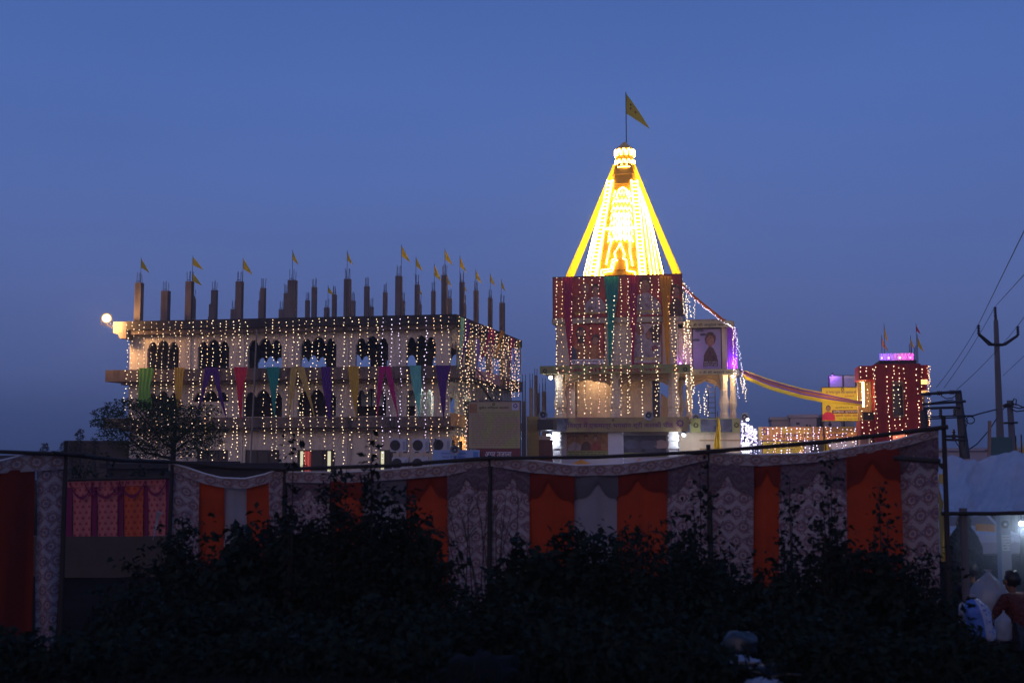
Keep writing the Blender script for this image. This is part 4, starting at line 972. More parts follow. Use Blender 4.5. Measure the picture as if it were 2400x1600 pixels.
# printed banners of the ground storey
b = .5
t = sign('wall_banner', ta(1328, 1040, b), ta(1425, 1040, b), tz(1069, 1380, b), tz(1015, 1380, b), b, M['brown_print'], 'yellow brown banner with three seated figures, left in the ground storey', 'banner')
figure(FT, b, ta(1347, 1040, b), tz(1055, 1380, b), tz(1019, 1380, b) - tz(1055, 1380, b), CW, t, w=.9); figure(FT, b - .01, ta(1374, 1040, b), tz(1055, 1380, b), tz(1018, 1380, b) - tz(1055, 1380, b), CB, t, w=.7); figure(FT, b - .02, ta(1396, 1040, b), tz(1055, 1380, b), tz(1018, 1380, b) - tz(1055, 1380, b), CR, t, w=.7)
q = MB(); q.box(FT, ta(1328, 1060, b), ta(1425, 1060, b), b - .03, b - .02, tz(1068, 1380, b), tz(1056, 1380, b)); q.build('caption_strip', M['green_sign'], t); scribble(FT, ta(1332, 1060, b), ta(1420, 1060, b), tz(1067, 1380, b), tz(1057, 1380, b), b - .036, 2, M['ink'], t, seed=8)
t = sign('wall_banner', ta(1462, 1040, b), ta(1561, 1040, b), tz(1069, 1510, b), tz(1020, 1510, b), b, M['photo_d'], 'dark blue banner with pale fountains, right in the ground storey', 'banner')
for x, w in ((1480, .5), (1520, .6), (1550, .45)): blob(FT, ell(ta(x, 1040, b), tz(1041, 1510, b), w, .28), b - .006, M['pale_print'] if x == 1550 else mat('printed grey mist', (.16, .17, .26), .6, .3, 2), t, 'printed_mist')
q = MB(); q.box(FT, ta(1462, 1060, b), ta(1561, 1060, b), b - .03, b - .02, tz(1069, 1510, b), tz(1060, 1510, b)); q.build('caption_strip', M['green_sign'], t); scribble(FT, ta(1470, 1060, b), ta(1550, 1060, b), tz(1068, 1510, b), tz(1061, 1510, b), b - .036, 1, M['ink'], t, seed=9)
um = cloth('orange umbrella cloth', (.75, .3, .03), .3, .1)
for px, py, w, lab in ((1362, 1076, 90, 'wide orange garden umbrella before the left ground storey banner'), (1500, 1075, 80, 'orange garden umbrella before the dark blue banner')):
    d = 72.5; tp = P(px, py, d); r = w / 2 / FPX * d
    t = thing('umbrella', (tp.x, tp.y, 0), lab, 'umbrella'); q = MB(); q.tube([(tp.x, tp.y, 0), (tp.x, tp.y, tp.z)], .03, 6); q.build('pole', M['steel'], t)
    q = MB(); q.lathe((tp.x, tp.y, tp.z - .75), (0, 0, 1), [(r, 0), (r * .8, .2), (r * .45, .5), (.02, .74)], 16, closed=False); q.build('canopy', um, t, smooth=True)
q = MB(); p0 = P(1682, 975, 73.5); q.grid(lambda u, v: Vector((p0.x + (u - .5) * (.12 + .38 * v) + .05 * math.sin(v * 6), p0.y + .06 * math.sin(u * 14), p0.z - v * 2.1)), 8, 8)
fo = thing('standing_flag', (p0.x, p0.y, 0), 'tall furled yellow flag standing before the temple wing', 'flag'); q.build('flag_cloth', M['flagcloth'], fo, smooth=True); q = MB(); q.tube([(p0.x, p0.y, 0), (p0.x, p0.y, p0.z + .3)], .025, 5); q.build('flag_pole', M['steel'], fo)
# light strings on the temple
tx = [1304.5, 1318.5, 1340, 1357, 1369, 1387, 1404, 1422, 1438, 1455, 1471, 1487, 1500, 1525, 1544, 1560, 1576]
R = random.Random(11)
for i, px in enumerate(tx):
    bb = -.62 if i not in (2, 4) else -.6
    d0 = {3: -2, 4: 1, 15: 24, 16: 10, 13: 14, 11: -10, 14: -3}.get(i, R.uniform(-4, 4))
    a0, z0 = FT.hit(px, 650, bb + .3); a1, z1_ = FT.hit(px + d0, 868, -.86); a2, z2_ = FT.hit(px + d0 + R.uniform(-2, 2), R.uniform(962, 977), -.86)
    light_string([FT.p(a0, bb + .3, z0), FT.p(a0 * .5 + a1 * .5, -.6, (z0 + z1_) / 2), FT.p(a1, -.86, z1_), FT.p(a2, -.86, z2_)], .235 if i not in (3, 5) else .4, .028, (M['orange_b'] if i in (1, 15) else (M['warm'], M['warm_mid'], M['rose_b'] if i < 8 else M['warm'], M['warm_mid'])[i % 4]),
                 'fairy lights down the temple front, ' + ordi(i) + ' string counted from its left edge', 'fairy light strings on the temple front', 200 + i, sway=.03)
for i, (px0, px1, y0, y1) in enumerate(((1600, 1612, 690, 960), (1604, 1615, 660, 968), (1610, 1625, 700, 960), (1615, 1624, 770, 920), (1638, 1638, 912, 970), (1652, 1654, 910, 972), (1657, 1658, 912, 976))):
    bb = WB - .7 if i < 4 else WB + .8
    light_string([FT.p(ta(px0, y0, bb), bb, tz(y0, 1640, bb)), FT.p(ta(px1, y1, bb), bb, tz(y1, 1640, bb))], .16, .034, M['warm'], ('fairy lights in the corner of tower and wing, ' if i < 4 else 'fairy lights hanging inside the wing arch, ') + ordi(i if i < 4 else i - 4) + ' string from the tower', 'fairy light strings round the temple wing', 240 + i)
# bead curtain of lights on the tower's right flank
for k in range(4):
    x = aBr + .12 + k * .2; light_string([FT.p(x, .3 + k * .5, tz(655 + k * 8)), FT.p(x + .05, .3 + k * .5, tz(742))], .11, .028, M['warm'], 'dense short fairy lights on the right flank of the tower top, ' + ordi(k) + ' from the front', 'fairy light strings round the temple wing', 260 + k)
# marigold rope and its cloud of lights
rope = [FT.p(*(lambda h: (h[0], bb_, h[1]))(FT.hit(x, y, bb_))) for x, y, bb_ in ((1597, 668, .3), (1620, 690, .5), (1650, 715, .8), (1680, 738, 1.0), (1697, 752, .9))]
t = thing('marigold_rope', rope[0], 'orange marigold rope slanting from the tower top down to the wing roof', 'garland')
q = MB(); q.tube(rope, .1, 6); q.build('rope', cloth('marigold', (.7, .16, .01), .1, .3), t)
light_string([p + Vector((0, -.12, -.08)) for p in rope], .1, .03, M['violet'], 'violet white fairy lights wound along the marigold rope', None, 300, sway=.12)
for k, (pts, lab) in enumerate((([(1697, 755), (1718, 768), (1724, 800), (1727, 850), (1733, 905), (1738, 935)], 'outer'), ([(1700, 757), (1715, 766), (1719, 800), (1722, 850), (1729, 905)], 'middle'), ([(1703, 757), (1721, 772), (1729, 820), (1733, 862), (1740, 915)], 'far'))):
    pp = [FT.p(*(lambda h: (h[0], WB - .8 - .1 * k, h[1]))(FT.hit(x, y, WB - .8 - .1 * k))) for x, y in pts]
    light_string(pp, .1, .028, M['violet'] if k != 1 else M['warm'], lab + ' of three thick light ropes down the right end of the temple wing', None, 310 + k, sway=.16)
# ------------------------------------------------------------------ maroon gate tower on the right
cg = P(2095, 900, 68.0)
FG = Fr((cg.x, cg.y, 0), U, Vd)
ga = lambda px, py=900, b=0.0: FG.A(px, py, b)
gzz = lambda py, px=2095, b=0.0: FG.Z(px, py, b)
gt = thing('gate_tower', FG.p(0, 0, 0), 'maroon gate tower with a projecting centre, lit side openings and a violet lit top', 'gate tower')
def gbox(name, m, a0, a1, b0, b1, z0, z1, parent=None):
    q = MB(); q.box(FG, a0, a1, b0, b1, z0, z1); return q.build(name, m, parent or gt)
zG = gzz(856); g0, g1 = ga(2014), ga(2176); m0, m1 = ga(2050, 900, -.5), ga(2159, 900, -.5)
# projecting centre with a niche
n0, n1, nt_, nb_ = ga(2090, 900, -.5), ga(2117, 900, -.5), gzz(893, 2095, -.5), gzz(978, 2095, -.5)
q = MB(); q.box(FG, m0, n0, -.5, 2.6, 0, zG + .05); q.box(FG, n1, m1, -.5, 2.6, 0, zG + .05); q.box(FG, n0, n1, -.5, 2.6, nt_, zG + .05); q.box(FG, n0, n1, -.5, 2.6, 0, nb_); q.box(FG, n0, n1, 1.4, 2.6, nb_, nt_); q.build('centre_shaft', M['redtower'], gt)
q = MB(); w = .05
q.box(FG, n0 + .003, n0 + w, -.53, .0, nb_, nt_); q.box(FG, n1 - w, n1 - .003, -.53, .0, nb_, nt_); q.box(FG, n0 + w, n1 - w, -.53, .0, nt_ - .22, nt_ - .004); q.box(FG, n0 + w, n1 - w, -.56, .0, nb_ + .003, nb_ + .12)
win = q.build('niche_frame', mat('brown frame', (.25, .14, .08), .6, .2, 4), gt)
M['glass'] = mat('dim niche glass', (.16, .13, .11), .25, .3, 2)
q = MB(); q.box(FG, n0 + w, n1 - w, .1, .14, nb_ + .12, nt_ - .22); q.build('pane', M['glass'], win)
for l, r in ((2014, 2050), (2159, 2176)):
    a0, a1 = ga(l), ga(r)
    if l == 2014: a1 = m0 - .004
    else: a0 = m1 + .004
    gbox('lintel_block', M['redtower'], a0, a1, 0, 2.4, gzz(889), zG)
    gbox('parapet_block', M['redtower'], a0, a1, 0, 2.4, gzz(1018), gzz(985))
    gbox('lower_block', M['redtower'], a0 + .8, a1, .6, 2.4, 0, gzz(1019))
    gbox('rear_panel', mat('ochre plaster', (.55, .36, .16), .8, .12, 2), a0 + .02, a1, 1.4, 1.6, gzz(984), gzz(890))
q = MB(); a0 = ga(2019); q.tube([FG.p(ga(2024), .35, gzz(952)), FG.p(ga(2024), .35, gzz(893))], .05, 6); lt = q.build('led_tube_or_added_fill', glow('warm tower tube', (1, .72, .3), 20), gt)
lamp('hoarding_fill', FG.p(ga(2002), 2.2, gzz(930)), 240, (1, .7, .32), .1)  # added warm light outside the tower, brightening the yellow hoarding
gbox('led_panel', glow('amber panel', (1, .55, .14), 3.0), ga(2160), ga(2175), .2, .3, gzz(900), gzz(890))
gbox('red_board', M['redtower'], ga(2160), ga(2173), .15, .2, gzz(914), gzz(901)); gbox('led_panel', glow('amber panel 2', (1, .5, .14), 1.2), ga(2160), ga(2174), .2, .3, gzz(923), gzz(915))
gbox('balcony_grille', M['steel'], ga(2021), ga(2047), .05, .1, gzz(984), gzz(965))
gbox('porch_wall', mat('pinkish wall', (.6, .36, .28), .8, .1, 2), ga(2016), m0 - .3, .7, 2, 0, gzz(1012))
gbox('lit_sign', glow('lit red white sign', (1, .3, .16), 1.1), ga(2093, 1020, -.56), ga(2121, 1020, -.56), -.55, -.5, gzz(1030, 2100, -.5), gzz(1012, 2100, -.5))
gbox('roof_band', M['roofedge'], ga(2062), ga(2148), -.3, 2.4, zG + .055, gzz(845))
pk = cloth('white satin', (.75, .7, .75), .25, .06)
q = MB(); a0, a1 = ga(2064), ga(2146); z0_, z1_ = gzz(845) + .01, gzz(827)
q.grid(lambda u, v: FG.p(a0 + (a1 - a0) * u, .25 - .05 * math.sin(u * 60), z0_ + (z1_ - z0_) * v), 60, 2); q.build('roof_curtain', pk, gt, smooth=True)
for px, col, pw in ((2068, (.2, .1, 1), 22), (2084, (.35, .1, 1), 14), (2110, (1, .25, .5), 10), (2135, (1, .08, .75), 18)):
    lo = FG.p(ga(px), -.12, z0_ + .14); tt = thing('led_lamp', lo, {2068: 'blue', 2084: 'violet', 2110: 'rose', 2135: 'pink'}[px] + ' led lamp at the foot of the curtain on the maroon tower roof', 'lamp')
    q = MB(); q.ball(lo, .05); q.build('bulb', glow('led ' + str(px), col, 14), tt); lamp('lamp_light', lo + Vector((0, -.1, .06)), pw, col, .1)
gflags = [(2066, 790, 822, 14, 'yellow pennant at the left of the maroon tower roof'), (2072, 764, 802, 8, 'pale ribbon pennant on the tall violet lit mast'), (2134, 791, 817, 8, 'short pennant between the bars of the maroon tower roof'), (2150, 788, 824, 14, 'yellow pennant at the right of the maroon tower roof'), (2147, 762, 782, 10, 'faded red pennant above the right one on the maroon tower')]
for i, (px, y0, y1, w_, lab) in enumerate(gflags): pennant(px, y0, y1, w_, 68.6, zG + .06, lab, 'pennants on the maroon tower', 40 + i, m=CL['khaki'] if i == 0 else (CL['red'] if i == 4 else None))
q = MB()
for px, py in ((2131, 806), (2136, 802), (2143, 814), (2146, 810)): f = P(px, py, 68.8); q.tube([(f.x, f.y, zG + .06), f], .02, 4)
tt = thing('reinforcing_bars', FG.p(ga(2138), .6, zG), 'dark reinforcing bars standing up from the maroon tower roof', 'steel bars'); stuff(q.build('bar', M['steel'], tt))
R = random.Random(21)
for i, px in enumerate((2016, 2030, 2046, 2050, 2078, 2093, 2106, 2119, 2149, 2162, 2174, 2178)):
    bb = -.62 if 2049 < px < 2155 else -.1
    a0, z0_ = FG.hit(px, 857, bb); a1, z1_ = FG.hit(px + 9 - (4 if px > 2140 else 0), 1035, bb)
    light_string([FG.p(a0, bb, z0_), FG.p(a1, bb, z1_)], .235 if px < 2174 else .12, .028, M['orange_b'] if px > 2170 else (M['warm'], M['warm_mid'])[i % 2], 'fairy lights down the maroon tower, ' + ordi(i) + ' string from its left', 'fairy light strings on the maroon tower', 400 + i, sway=.03)

# striped festoon between temple and gate tower
fa, fb = [], []
FTOP = [(1733, 866), (1741, 866), (1808, 890), (1873, 908), (1938, 921), (2023, 941)]; FBOT = [(1733, 870), (1748, 889), (1808, 914), (1873, 932), (1930, 943), (2023, 951)]
def tab(T_, x):
    for (x0, y0), (x1, y1) in zip(T_, T_[1:]):
        if x <= x1: return y0 + (y1 - y0) * (x - x0) / (x1 - x0)
    return T_[-1][1]
for i in range(25):
    u = i / 24; x = 1734 + (2022 - 1734) * u; d = 76.2 + (67.6 - 76.2) * u
    fa.append(P(x, tab(FTOP, x), d)); fb.append(P(x, tab(FBOT, x), d - .3))
fest = thing('striped_festoon', fa[12] - Vector((0, 0, 1)), 'yellow, violet and red striped cloth festoon sagging from the temple wing to the maroon tower', 'festoon')
bands = [(0, .10, 'yellow'), (.10, .24, 'purple2'), (.24, .31, 'creamc'), (.31, .43, 'redc'), (.43, .5, 'creamc'), (.5, .64, 'purple2'), (.64, 1, 'yellow')]
CL['purple2'] = cloth('violet stripe', (.22, .05, .4), .25, .1); CL['creamc'] = cloth('peach stripe', (.7, .45, .25), .25, .08); CL['redc'] = cloth('orange red stripe', (.72, .12, .02), .25, .08); CL['yel2'] = cloth('lemon cloth', (.75, .55, .03), .3, .08)
for s0, s1, c in bands:
    q = MB()
    def fn(u, v, s0=s0, s1=s1):
        k = min(23, int(u * 24)); t_ = u * 24 - k; p = fa[k].lerp(fa[k + 1], t_); r = fb[k].lerp(fb[k + 1], t_); s = s0 + (s1 - s0) * v
        return p.lerp(r, s) + Vector((0, .10 * math.sin(s * 9) + .03 * math.sin(u * 40), 0))
    q.grid(fn, 48, 2); q.build('stripe', CL['yel2'] if c == 'yellow' else CL[c], fest, smooth=True)
q = MB(); q.tube([fa[0] + Vector((-.5, .3, .1)), fa[0]], .03, 5); q.build('tie_rope', M['bamboo'], fest)
for i, (pts, lab) in enumerate((([(1735, 885), (1739, 905), (1737, 920)], 'short'), ([(1741, 880), (1744, 915), (1745, 942)], 'long'))): light_string([P(x, y, 75.2) for x, y in pts], .1, .03, M['warm'], lab + ' bunch of fairy lights hanging at the temple end of the festoon', None, 440 + i, sway=.1)

# yellow hoardings and pale houses behind
FH = Fr((P(1900, 950, 74).x, P(1900, 950, 74).y, 0), U, Vd)
ha = lambda px, py=1000, b=0.0: FH.A(px, py, b)
hz = lambda py, px=1900, b=0.0: FH.Z(px, py, b)
M['ylw'] = mat('yellow flex', (.72, .55, .05), .55, .08, 1); M['ylw2'] = print_mat('yellow orange flex', [(.72, .5, .06), (.7, .3, .1), (.75, .58, .06)], .6)
t = sign('hoarding', ha(1927, 940), ha(2022, 940), hz(986), hz(909), 0, M['ylw'], 'square yellow hoarding with a figure in red beside the maroon tower', 'hoarding', fr=FH, frame=M['steel'])
figure(FH, 0, ha(1941, 950), hz(985), hz(949) - hz(985), mat('printed crimson cloth', (.6, .03, .1), .6, .15, 3), t, w=.85)
letter('murti', FH, ha(1937), ha(2017), hz(924), hz(916), -.006, M['ink_purple'], t); letter('jay', FH, ha(1981), ha(2003), hz(932), hz(926), -.006, M['ink_red'], t)
q = MB(); q.box(FH, ha(1951), ha(2020), -.014, -.004, hz(969), hz(961)); q.build('caption_strip', mat('purple strip', (.12, .01, .05), .6, .1, 2), t); letter('hard', FH, ha(1954), ha(2016), hz(968), hz(962), -.02, M['ink_white'], t)
letter('swami', FH, ha(1959), ha(2017), hz(978), hz(970.5), -.006, M['ink_red'], t); scribble(FH, ha(1966), ha(2014), hz(984), hz(980), -.006, 1, M['ink'], t, seed=3); letter('jay', FH, ha(1958), ha(2000), hz(958), hz(953), -.006, M['ink'], t)
emblem(FH, ha(1977), hz(913), .1, -.006, M['ink'], t)
for px in (1931, 2010):
    q = MB(); q.tube([FH.p(ha(px), .12, 0), FH.p(ha(px), .12, hz(912))], .05, 5); q.build('leg', M['steel'], t)
fy = 2.5
t = thing('bare_hoarding', FH.p(ha(1975, 900, fy), fy, 0), 'blank white hoarding lit violet, rising behind the yellow one', 'hoarding')
hp = [ha(1943, 900, fy), ha(1976, 900, fy), ha(2006, 900, fy), ha(2018, 900, fy)]
for l, r in zip(hp, hp[1:]):
    q = MB(); q.box(FH, l + .04, r - .04, fy, fy + .05, hz(960, 1975, fy), hz(881, 1975, fy)); q.build('panel', M['lilac'], t)
q = MB()
for x in hp: q.box(FH, x - .04, x + .04, fy - .02, fy + .08, 0, hz(880, 1975, fy))
q.box(FH, hp[0], hp[-1], fy - .03, fy + .08, hz(880.5, 1975, fy), hz(879, 1975, fy)); q.build('frame', M['steel'], t)
small_lamp(FH.p(ha(1950, 900, fy), fy - .55, hz(878, 1975, fy)), vl, 'violet led lamp shining on the blank hoarding', .05, (.2, .9, -.4), 16, (.35, .12, 1))
# long wall banner
b = 1.5
t = sign('wall_banner', ha(1778, 1010, b), ha(2022, 1010, b), hz(1031, 1900, b), hz(1000, 1900, b), b, M['ylw2'], 'long yellow and orange lettered banner on the low wall between temple and maroon tower', 'banner', fr=FH)
letter('wallb', FH, ha(1815, 1010, b), ha(1985, 1010, b), hz(1026, 1900, b), hz(1014, 1900, b), b - .008, M['ink_purple'], t); emblem(FH, ha(1792, 1010, b), hz(1011, 1780, b), .2, b - .006, M['ink_purple'], t)
q = MB(); q.box(FH, ha(1778, 1040, b), ha(2052, 1040, b), b + .1, b + .3, 0, hz(1002, 1900, b)); tag(q.build('boundary_wall', M['lilac'], None), 'pale boundary wall carrying the long yellow banner', 'wall')
t = sign('notice_board', ha(1788, 1060, b), ha(1883, 1060, b), hz(1062, 1830, b), hz(1034, 1830, b), b - .12, M['ylw'], 'yellow notice board with violet border lines under the long banner', 'sign', fr=FH, frame=M['ink_purple'])
scribble(FH, ha(1794, 1060, b), ha(1878, 1060, b), hz(1060, 1830, b), hz(1036, 1830, b), b - .13, 5, M['ink_purple'], t, seed=12)
q = MB(); q.box(FH, ha(1900, 1060, b), ha(1930, 1060, b), b - .05, b + .05, .2, hz(1035, 1900, b)); tag(q.build('gate_leaf', M['blacksteel'], None), 'dark gate leaf in the pale boundary wall', 'gate')
def house(name, l, r, top, b, dep, m, label, wins=()):
    t = thing(name, FH.p(ha((l + r) / 2, 990, b), b, 0), label, 'house'); z = hz(top, (l + r) / 2, b)
    q = MB(); q.box(FH, ha(l, 990, b), ha(r, 990, b), b, b + dep, 0, z); q.build('wall', m, t)
    q = MB(); q.box(FH, ha(l, 990, b) - .1, ha(r, 990, b) + .1, b - .1, b + dep + .1, z + .004, z + .22); q.build('parapet', m, t)
    for x, y, w_, h_ in wins:
        q = MB(); q.box(FH, ha(x, y, b), ha(x + w_, y, b), b - .02, b + .04, hz(y + h_, x, b), hz(y, x, b)); q.build('window', M['shutter'], t)
M['housep'] = mat('pale pink house wash', (.5, .42, .42), .85, .1, .8); M['houseg'] = mat('grey house wash', (.34, .36, .42), .85, .1, .8)
house('house', 1808, 1852, 984, 12, 6, M['housep'], 'low pale house behind the long banner', ())
house('house', 1853, 1914, 978, 10.5, 7, M['housep'], 'taller pale house behind the long banner', ((1866, 990, 8, 5), (1889, 994, 4, 6), (1897, 995, 3, 5)))
house('house', 1915, 1932, 980, 14, 6, M['houseg'], 'grey house wall next to the taller pale house')
house('house', 1934, 1972, 975, 9, 5, M['housep'], 'pale house below the yellow hoarding', ((1941, 992, 8, 5),)); house('house', 1974, 2002, 976, 11, 5, M['plaster2'], 'tan house below the yellow hoarding')
R = random.Random(31)
for i, px in enumerate((1786, 1801, 1811, 1820, 1832, 1843, 1856, 1868, 1876, 1884, 1895, 1906, 1921, 1936, 1948, 1961, 1973, 1985, 1994, 2003)):
    bb = b - .3; a0, z0_ = FH.hit(px, 1000, bb); a1, z1_ = FH.hit(px + R.uniform(-4, 4), 1068, bb)
    light_string([FH.p(a0, bb, z0_), FH.p(a1, bb, z1_)], .19, .035, M['rose_b'] if i % 5 == 3 else M['violet'], 'fairy lights over the long yellow banner, ' + ordi(i) + ' string from the temple', 'fairy light strings on the boundary wall', 500 + i, sway=.12)
# net of lights beside the wing and the bright doorway
cl_ = thing('fairy_light_net', P(1750, 1075, 73), 'dense net of violet white fairy lights standing at the right end of the temple', 'string lights')
q = MB(); w = MB(); R = random.Random(5)
for i in range(430):
    u = R.random(); v = R.random(); x = 1737 + 38 * u; lo = 982 + 22 * u + (R.random() * 8); y = lo + (1074 - lo) * v ** 1.15
    if u < .55 and y > 1036 and R.random() < .75: continue
    q.octa(P(x, y, 73 + R.uniform(-.5, .5)), R.choice((.022, .03, .036)))
for i in range(9): w.tube([P(1738 + i * 4.5, 985 + i * 2.4, 73), P(1739 + i * 4.6, 1076, 73.1)], .012, 3)
stuff(q.build('bulb_strand', M['violet'], cl_)); w.build('wire', M['blacksteel'], cl_)
small_lamp(P(1752, 983, 72.6), M['lampwhite'], 'white star bright lamp on top of the fairy light net', .07, (0, -1, 0), 150, (.9, .9, 1))
t = thing('lit_doorway', P(1747, 1078, 74.6), 'white glowing doorway behind the fairy light net', 'doorway'); f = Fr((P(1747, 1060, 74.6).x, P(1747, 1060, 74.6).y, 0), U, Vd)
q = MB(); q.box(f, f.A(1739, 1060), f.A(1758, 1060), 0, .1, .2, f.Z(1747, 1036)); q.build('lit_panel', glow('lit doorway', (.9, .92, 1), 1.6), t)
q = MB(); q.box(f, f.A(1736, 1060), f.A(1738.5, 1060), -.05, .15, 0, f.Z(1747, 1033)); q.box(f, f.A(1758.5, 1060), f.A(1761, 1060), -.05, .15, 0, f.Z(1747, 1033)); q.build('door_frame', M['lilac'], t)
p0 = P(1934, 1035, 71); t = thing('standing_flag', (p0.x, p0.y, 0), 'bright yellow flag before the long banner, partly behind the sapling', 'flag')
q = MB(); q.grid(lambda u, v: Vector((p0.x - .05 + u * (.08 + .42 * min(1, v * 1.6)) - .1 * v, p0.y + .05 * math.sin(u * 9), p0.z + .2 - v * 1.5)), 6, 8); q.build('flag_cloth', CL['yel2'], t, smooth=True); q = MB(); q.tube([(p0.x, p0.y, 0), (p0.x, p0.y, p0.z + .4)], .025, 5); q.build('flag_pole', M['steel'], t)

# ------------------------------------------------------------------ boards, air conditioners and horns in front of the cream building
FB2 = Fr((P(1150, 1000, 70).x, P(1150, 1000, 70).y, 0), (math.cos(.12), math.sin(-.12), 0))
ba = lambda px, py=1000, b=0.0: FB2.A(px, py, b)
bz = lambda py, px=1150, b=0.0: FB2.Z(px, py, b)
M['textb'] = print_mat('yellow green text board', [(.42, .36, .13), (.44, .32, .2), (.42, .42, .14)], .5)
t = sign('text_board', ba(1098), ba(1219), bz(1050), bz(941), 0, M['textb'], 'large yellow green board full of small text beside the stair', 'board', fr=FB2, frame=M['blacksteel'])
letter('mh', FB2, ba(1122), ba(1193), bz(959), bz(952), -.01, M['ink'], t); scribble(FB2, ba(1104), ba(1214), bz(1046), bz(965), -.01, 15, mat('grey lettering', (.26, .22, .1), .7, .1, 3), t, seed=2)
q = MB(); q.box(FB2, ba(1100), ba(1118), -.014, -.004, bz(967), bz(946)); q.build('photograph', M['brown_print'], t); q = MB(); q.box(FB2, ba(1200), ba(1216), -.014, -.004, bz(961), bz(944)); q.build('photograph', M['lilac'], t); emblem(FB2, ba(1208), bz(951), .13, -.02, M['ink_purple'], t); emblem(FB2, ba(1157), bz(947), .08, -.01, M['ink'], t)
for px in (1100, 1217):
    q = MB(); q.tube([FB2.p(ba(px), .12, 0), FB2.p(ba(px), .12, bz(950))], .05, 5); q.build('leg', M['blacksteel'], t)
t = sign('newspaper_sign', ba(1116, 1060, -.4), ba(1221, 1060, -.4), bz(1082, 1150, -.4), bz(1051, 1150, -.4), -.4, mat('dark red sign', (.17, .015, .03), .5, .12, 2), 'dark red lettered sign under the yellow green text board', 'sign', fr=FB2)
letter('ujala', FB2, ba(1137, 1065, -.4), ba(1199, 1062, -.4), bz(1072, 1150, -.4), bz(1058.5, 1150, -.4), -.41, M['ink_white'], t)
t = sign('blue_sign', ba(1014, 1070, -.9), ba(1124, 1070, -.9), bz(1092, 1070, -.9), bz(1054, 1070, -.9), -.9, mat('pale blue sign', (.28, .42, .68), .5, .08, 2), 'pale blue lettered sign left of the dark red one', 'sign', fr=FB2)
letter('blue1', FB2, ba(1034, 1066, -.9), ba(1092, 1064, -.9), bz(1066, 1070, -.9), bz(1059, 1070, -.9), -.91, M['ink_blue'], t); letter('blue2', FB2, ba(1036, 1072, -.9), ba(1090, 1072, -.9), bz(1074, 1070, -.9), bz(1067, 1070, -.9), -.91, M['ink_blue'], t)
q = MB(); q.box(FB2, ba(1109, 1070, -.9), ba(1121, 1070, -.9), -.914, -.904, bz(1074, 1070, -.9), bz(1058, 1070, -.9)); q.build('printed_square', mat('blue square', (.06, .2, .5), .5, .2, 3), t)
acm = mat('grey white enamel', (.5, .5, .56), .45, .08, 3)
def ac_unit(px, py, w_, label, d=72.5):
    c = P(px, py, d); s = d / FPX; W_ = w_ * s; H_ = 30 * s
    t = thing('air_conditioner', c - Vector((0, 0, H_ / 2)), label, 'air conditioner', 'outdoor air conditioner units'); f = Fr(c, U, Vd)
    q = MB(); q.box(f, -W_ / 2, W_ / 2, 0, .42, -H_ / 2, H_ / 2); q.build('casing', acm, t)
    fc = f.p(-W_ * .18, -.012, 0); q = MB(); q.lathe(fc, -Vd, [(H_ * .40, -.01), (H_ * .40, .004)], 24); g = q.build('fan_recess', M['blacksteel'], t)
    q = MB()
    for k in range(5): q.lathe(fc - Vd * .012, -Vd, [(H_ * (.12 + .07 * k), 0), (H_ * (.135 + .07 * k), .012)], 20, closed=False)
    for k in range(8): an = k * PI / 4; q.tube([fc - Vd * .02, fc - Vd * .02 + U * math.cos(an) * H_ * .39 + Vector((0, 0, math.sin(an) * H_ * .39))], .008, 3)
    q.build('grille', M['steel'], g)
    q = MB(); q.box(f, W_ * .3, W_ * .45, -.012, -.002, -H_ * .35, H_ * .3); q.build('side_vent', M['houseg'], t)
    q = MB()
    for x in (-W_ * .35, W_ * .35): q.box(f, x - .03, x + .03, .05, .7, -H_ / 2 - .08, -H_ / 2 - .004)
    q.build('bracket', M['steel'], t)
ac_unit(933, 1043, 38, 'air conditioner, upper left of the five'); ac_unit(986, 1043, 38, 'air conditioner, upper middle, right of the first'); ac_unit(1035, 1042, 42, 'air conditioner, upper right, above the pale blue sign')
ac_unit(937, 1086, 38, 'air conditioner, lower left, half behind the cloth fence'); ac_unit(985, 1086, 38, 'air conditioner, lower right, half behind the cloth fence')
q = MB(); c = P(1017, 1090, 72.2); q.tube([(c.x, c.y, 0), P(1021, 1027, 72.2)], .06, 5); tag(q.build('pipe_post', M['blacksteel'], None), 'dark post between the upper air conditioners', 'post')
horn_m = mat('grey horn enamel', (.3, .32, .38), .45, .1, 3)
def horn(px, py, d, label, r=.27, aim=(0, -1, -.1), zb=None):
    c = P(px, py, d); t = thing('horn_speaker', c - Vector((0, 0, r)), label, 'horn speaker', 'grey horn loudspeakers')
    q = MB(); q.lathe(c, aim, [(.07, -.42), (.09, -.3), (.1, -.22), (.15, -.12), (.22, -.04), (r, .03), (r + .015, .03), (r + .015, .01), (r - .01, -.0)], 24, closed=False); q.build('bell', horn_m, t, smooth=True)
    q = MB(); q.lathe(c, aim, [(.02, -.16), (.17, -.11), (.14, -.2)], 18); q.build('throat', M['blacksteel'], t)
    q = MB(); q.lathe(c, aim, [(.03, -.2), (.09, -.14), (.07, -.06), (.015, -.04)], 14); q.build('inner_horn', horn_m, t, smooth=True)
    q = MB(); q.lathe(c, aim, [(.02, -.62), (.12, -.6), (.13, -.46), (.08, -.41)], 14); q.build('driver', M['blacksteel'], t)
    q = MB(); q.tube([c + Vector((0, .3, -.05)), c + Vector((0, .32, -.34)) if zb is None else Vector((c.x, c.y + .3, zb))], .025, 5); q.build('bracket', M['steel'], t)
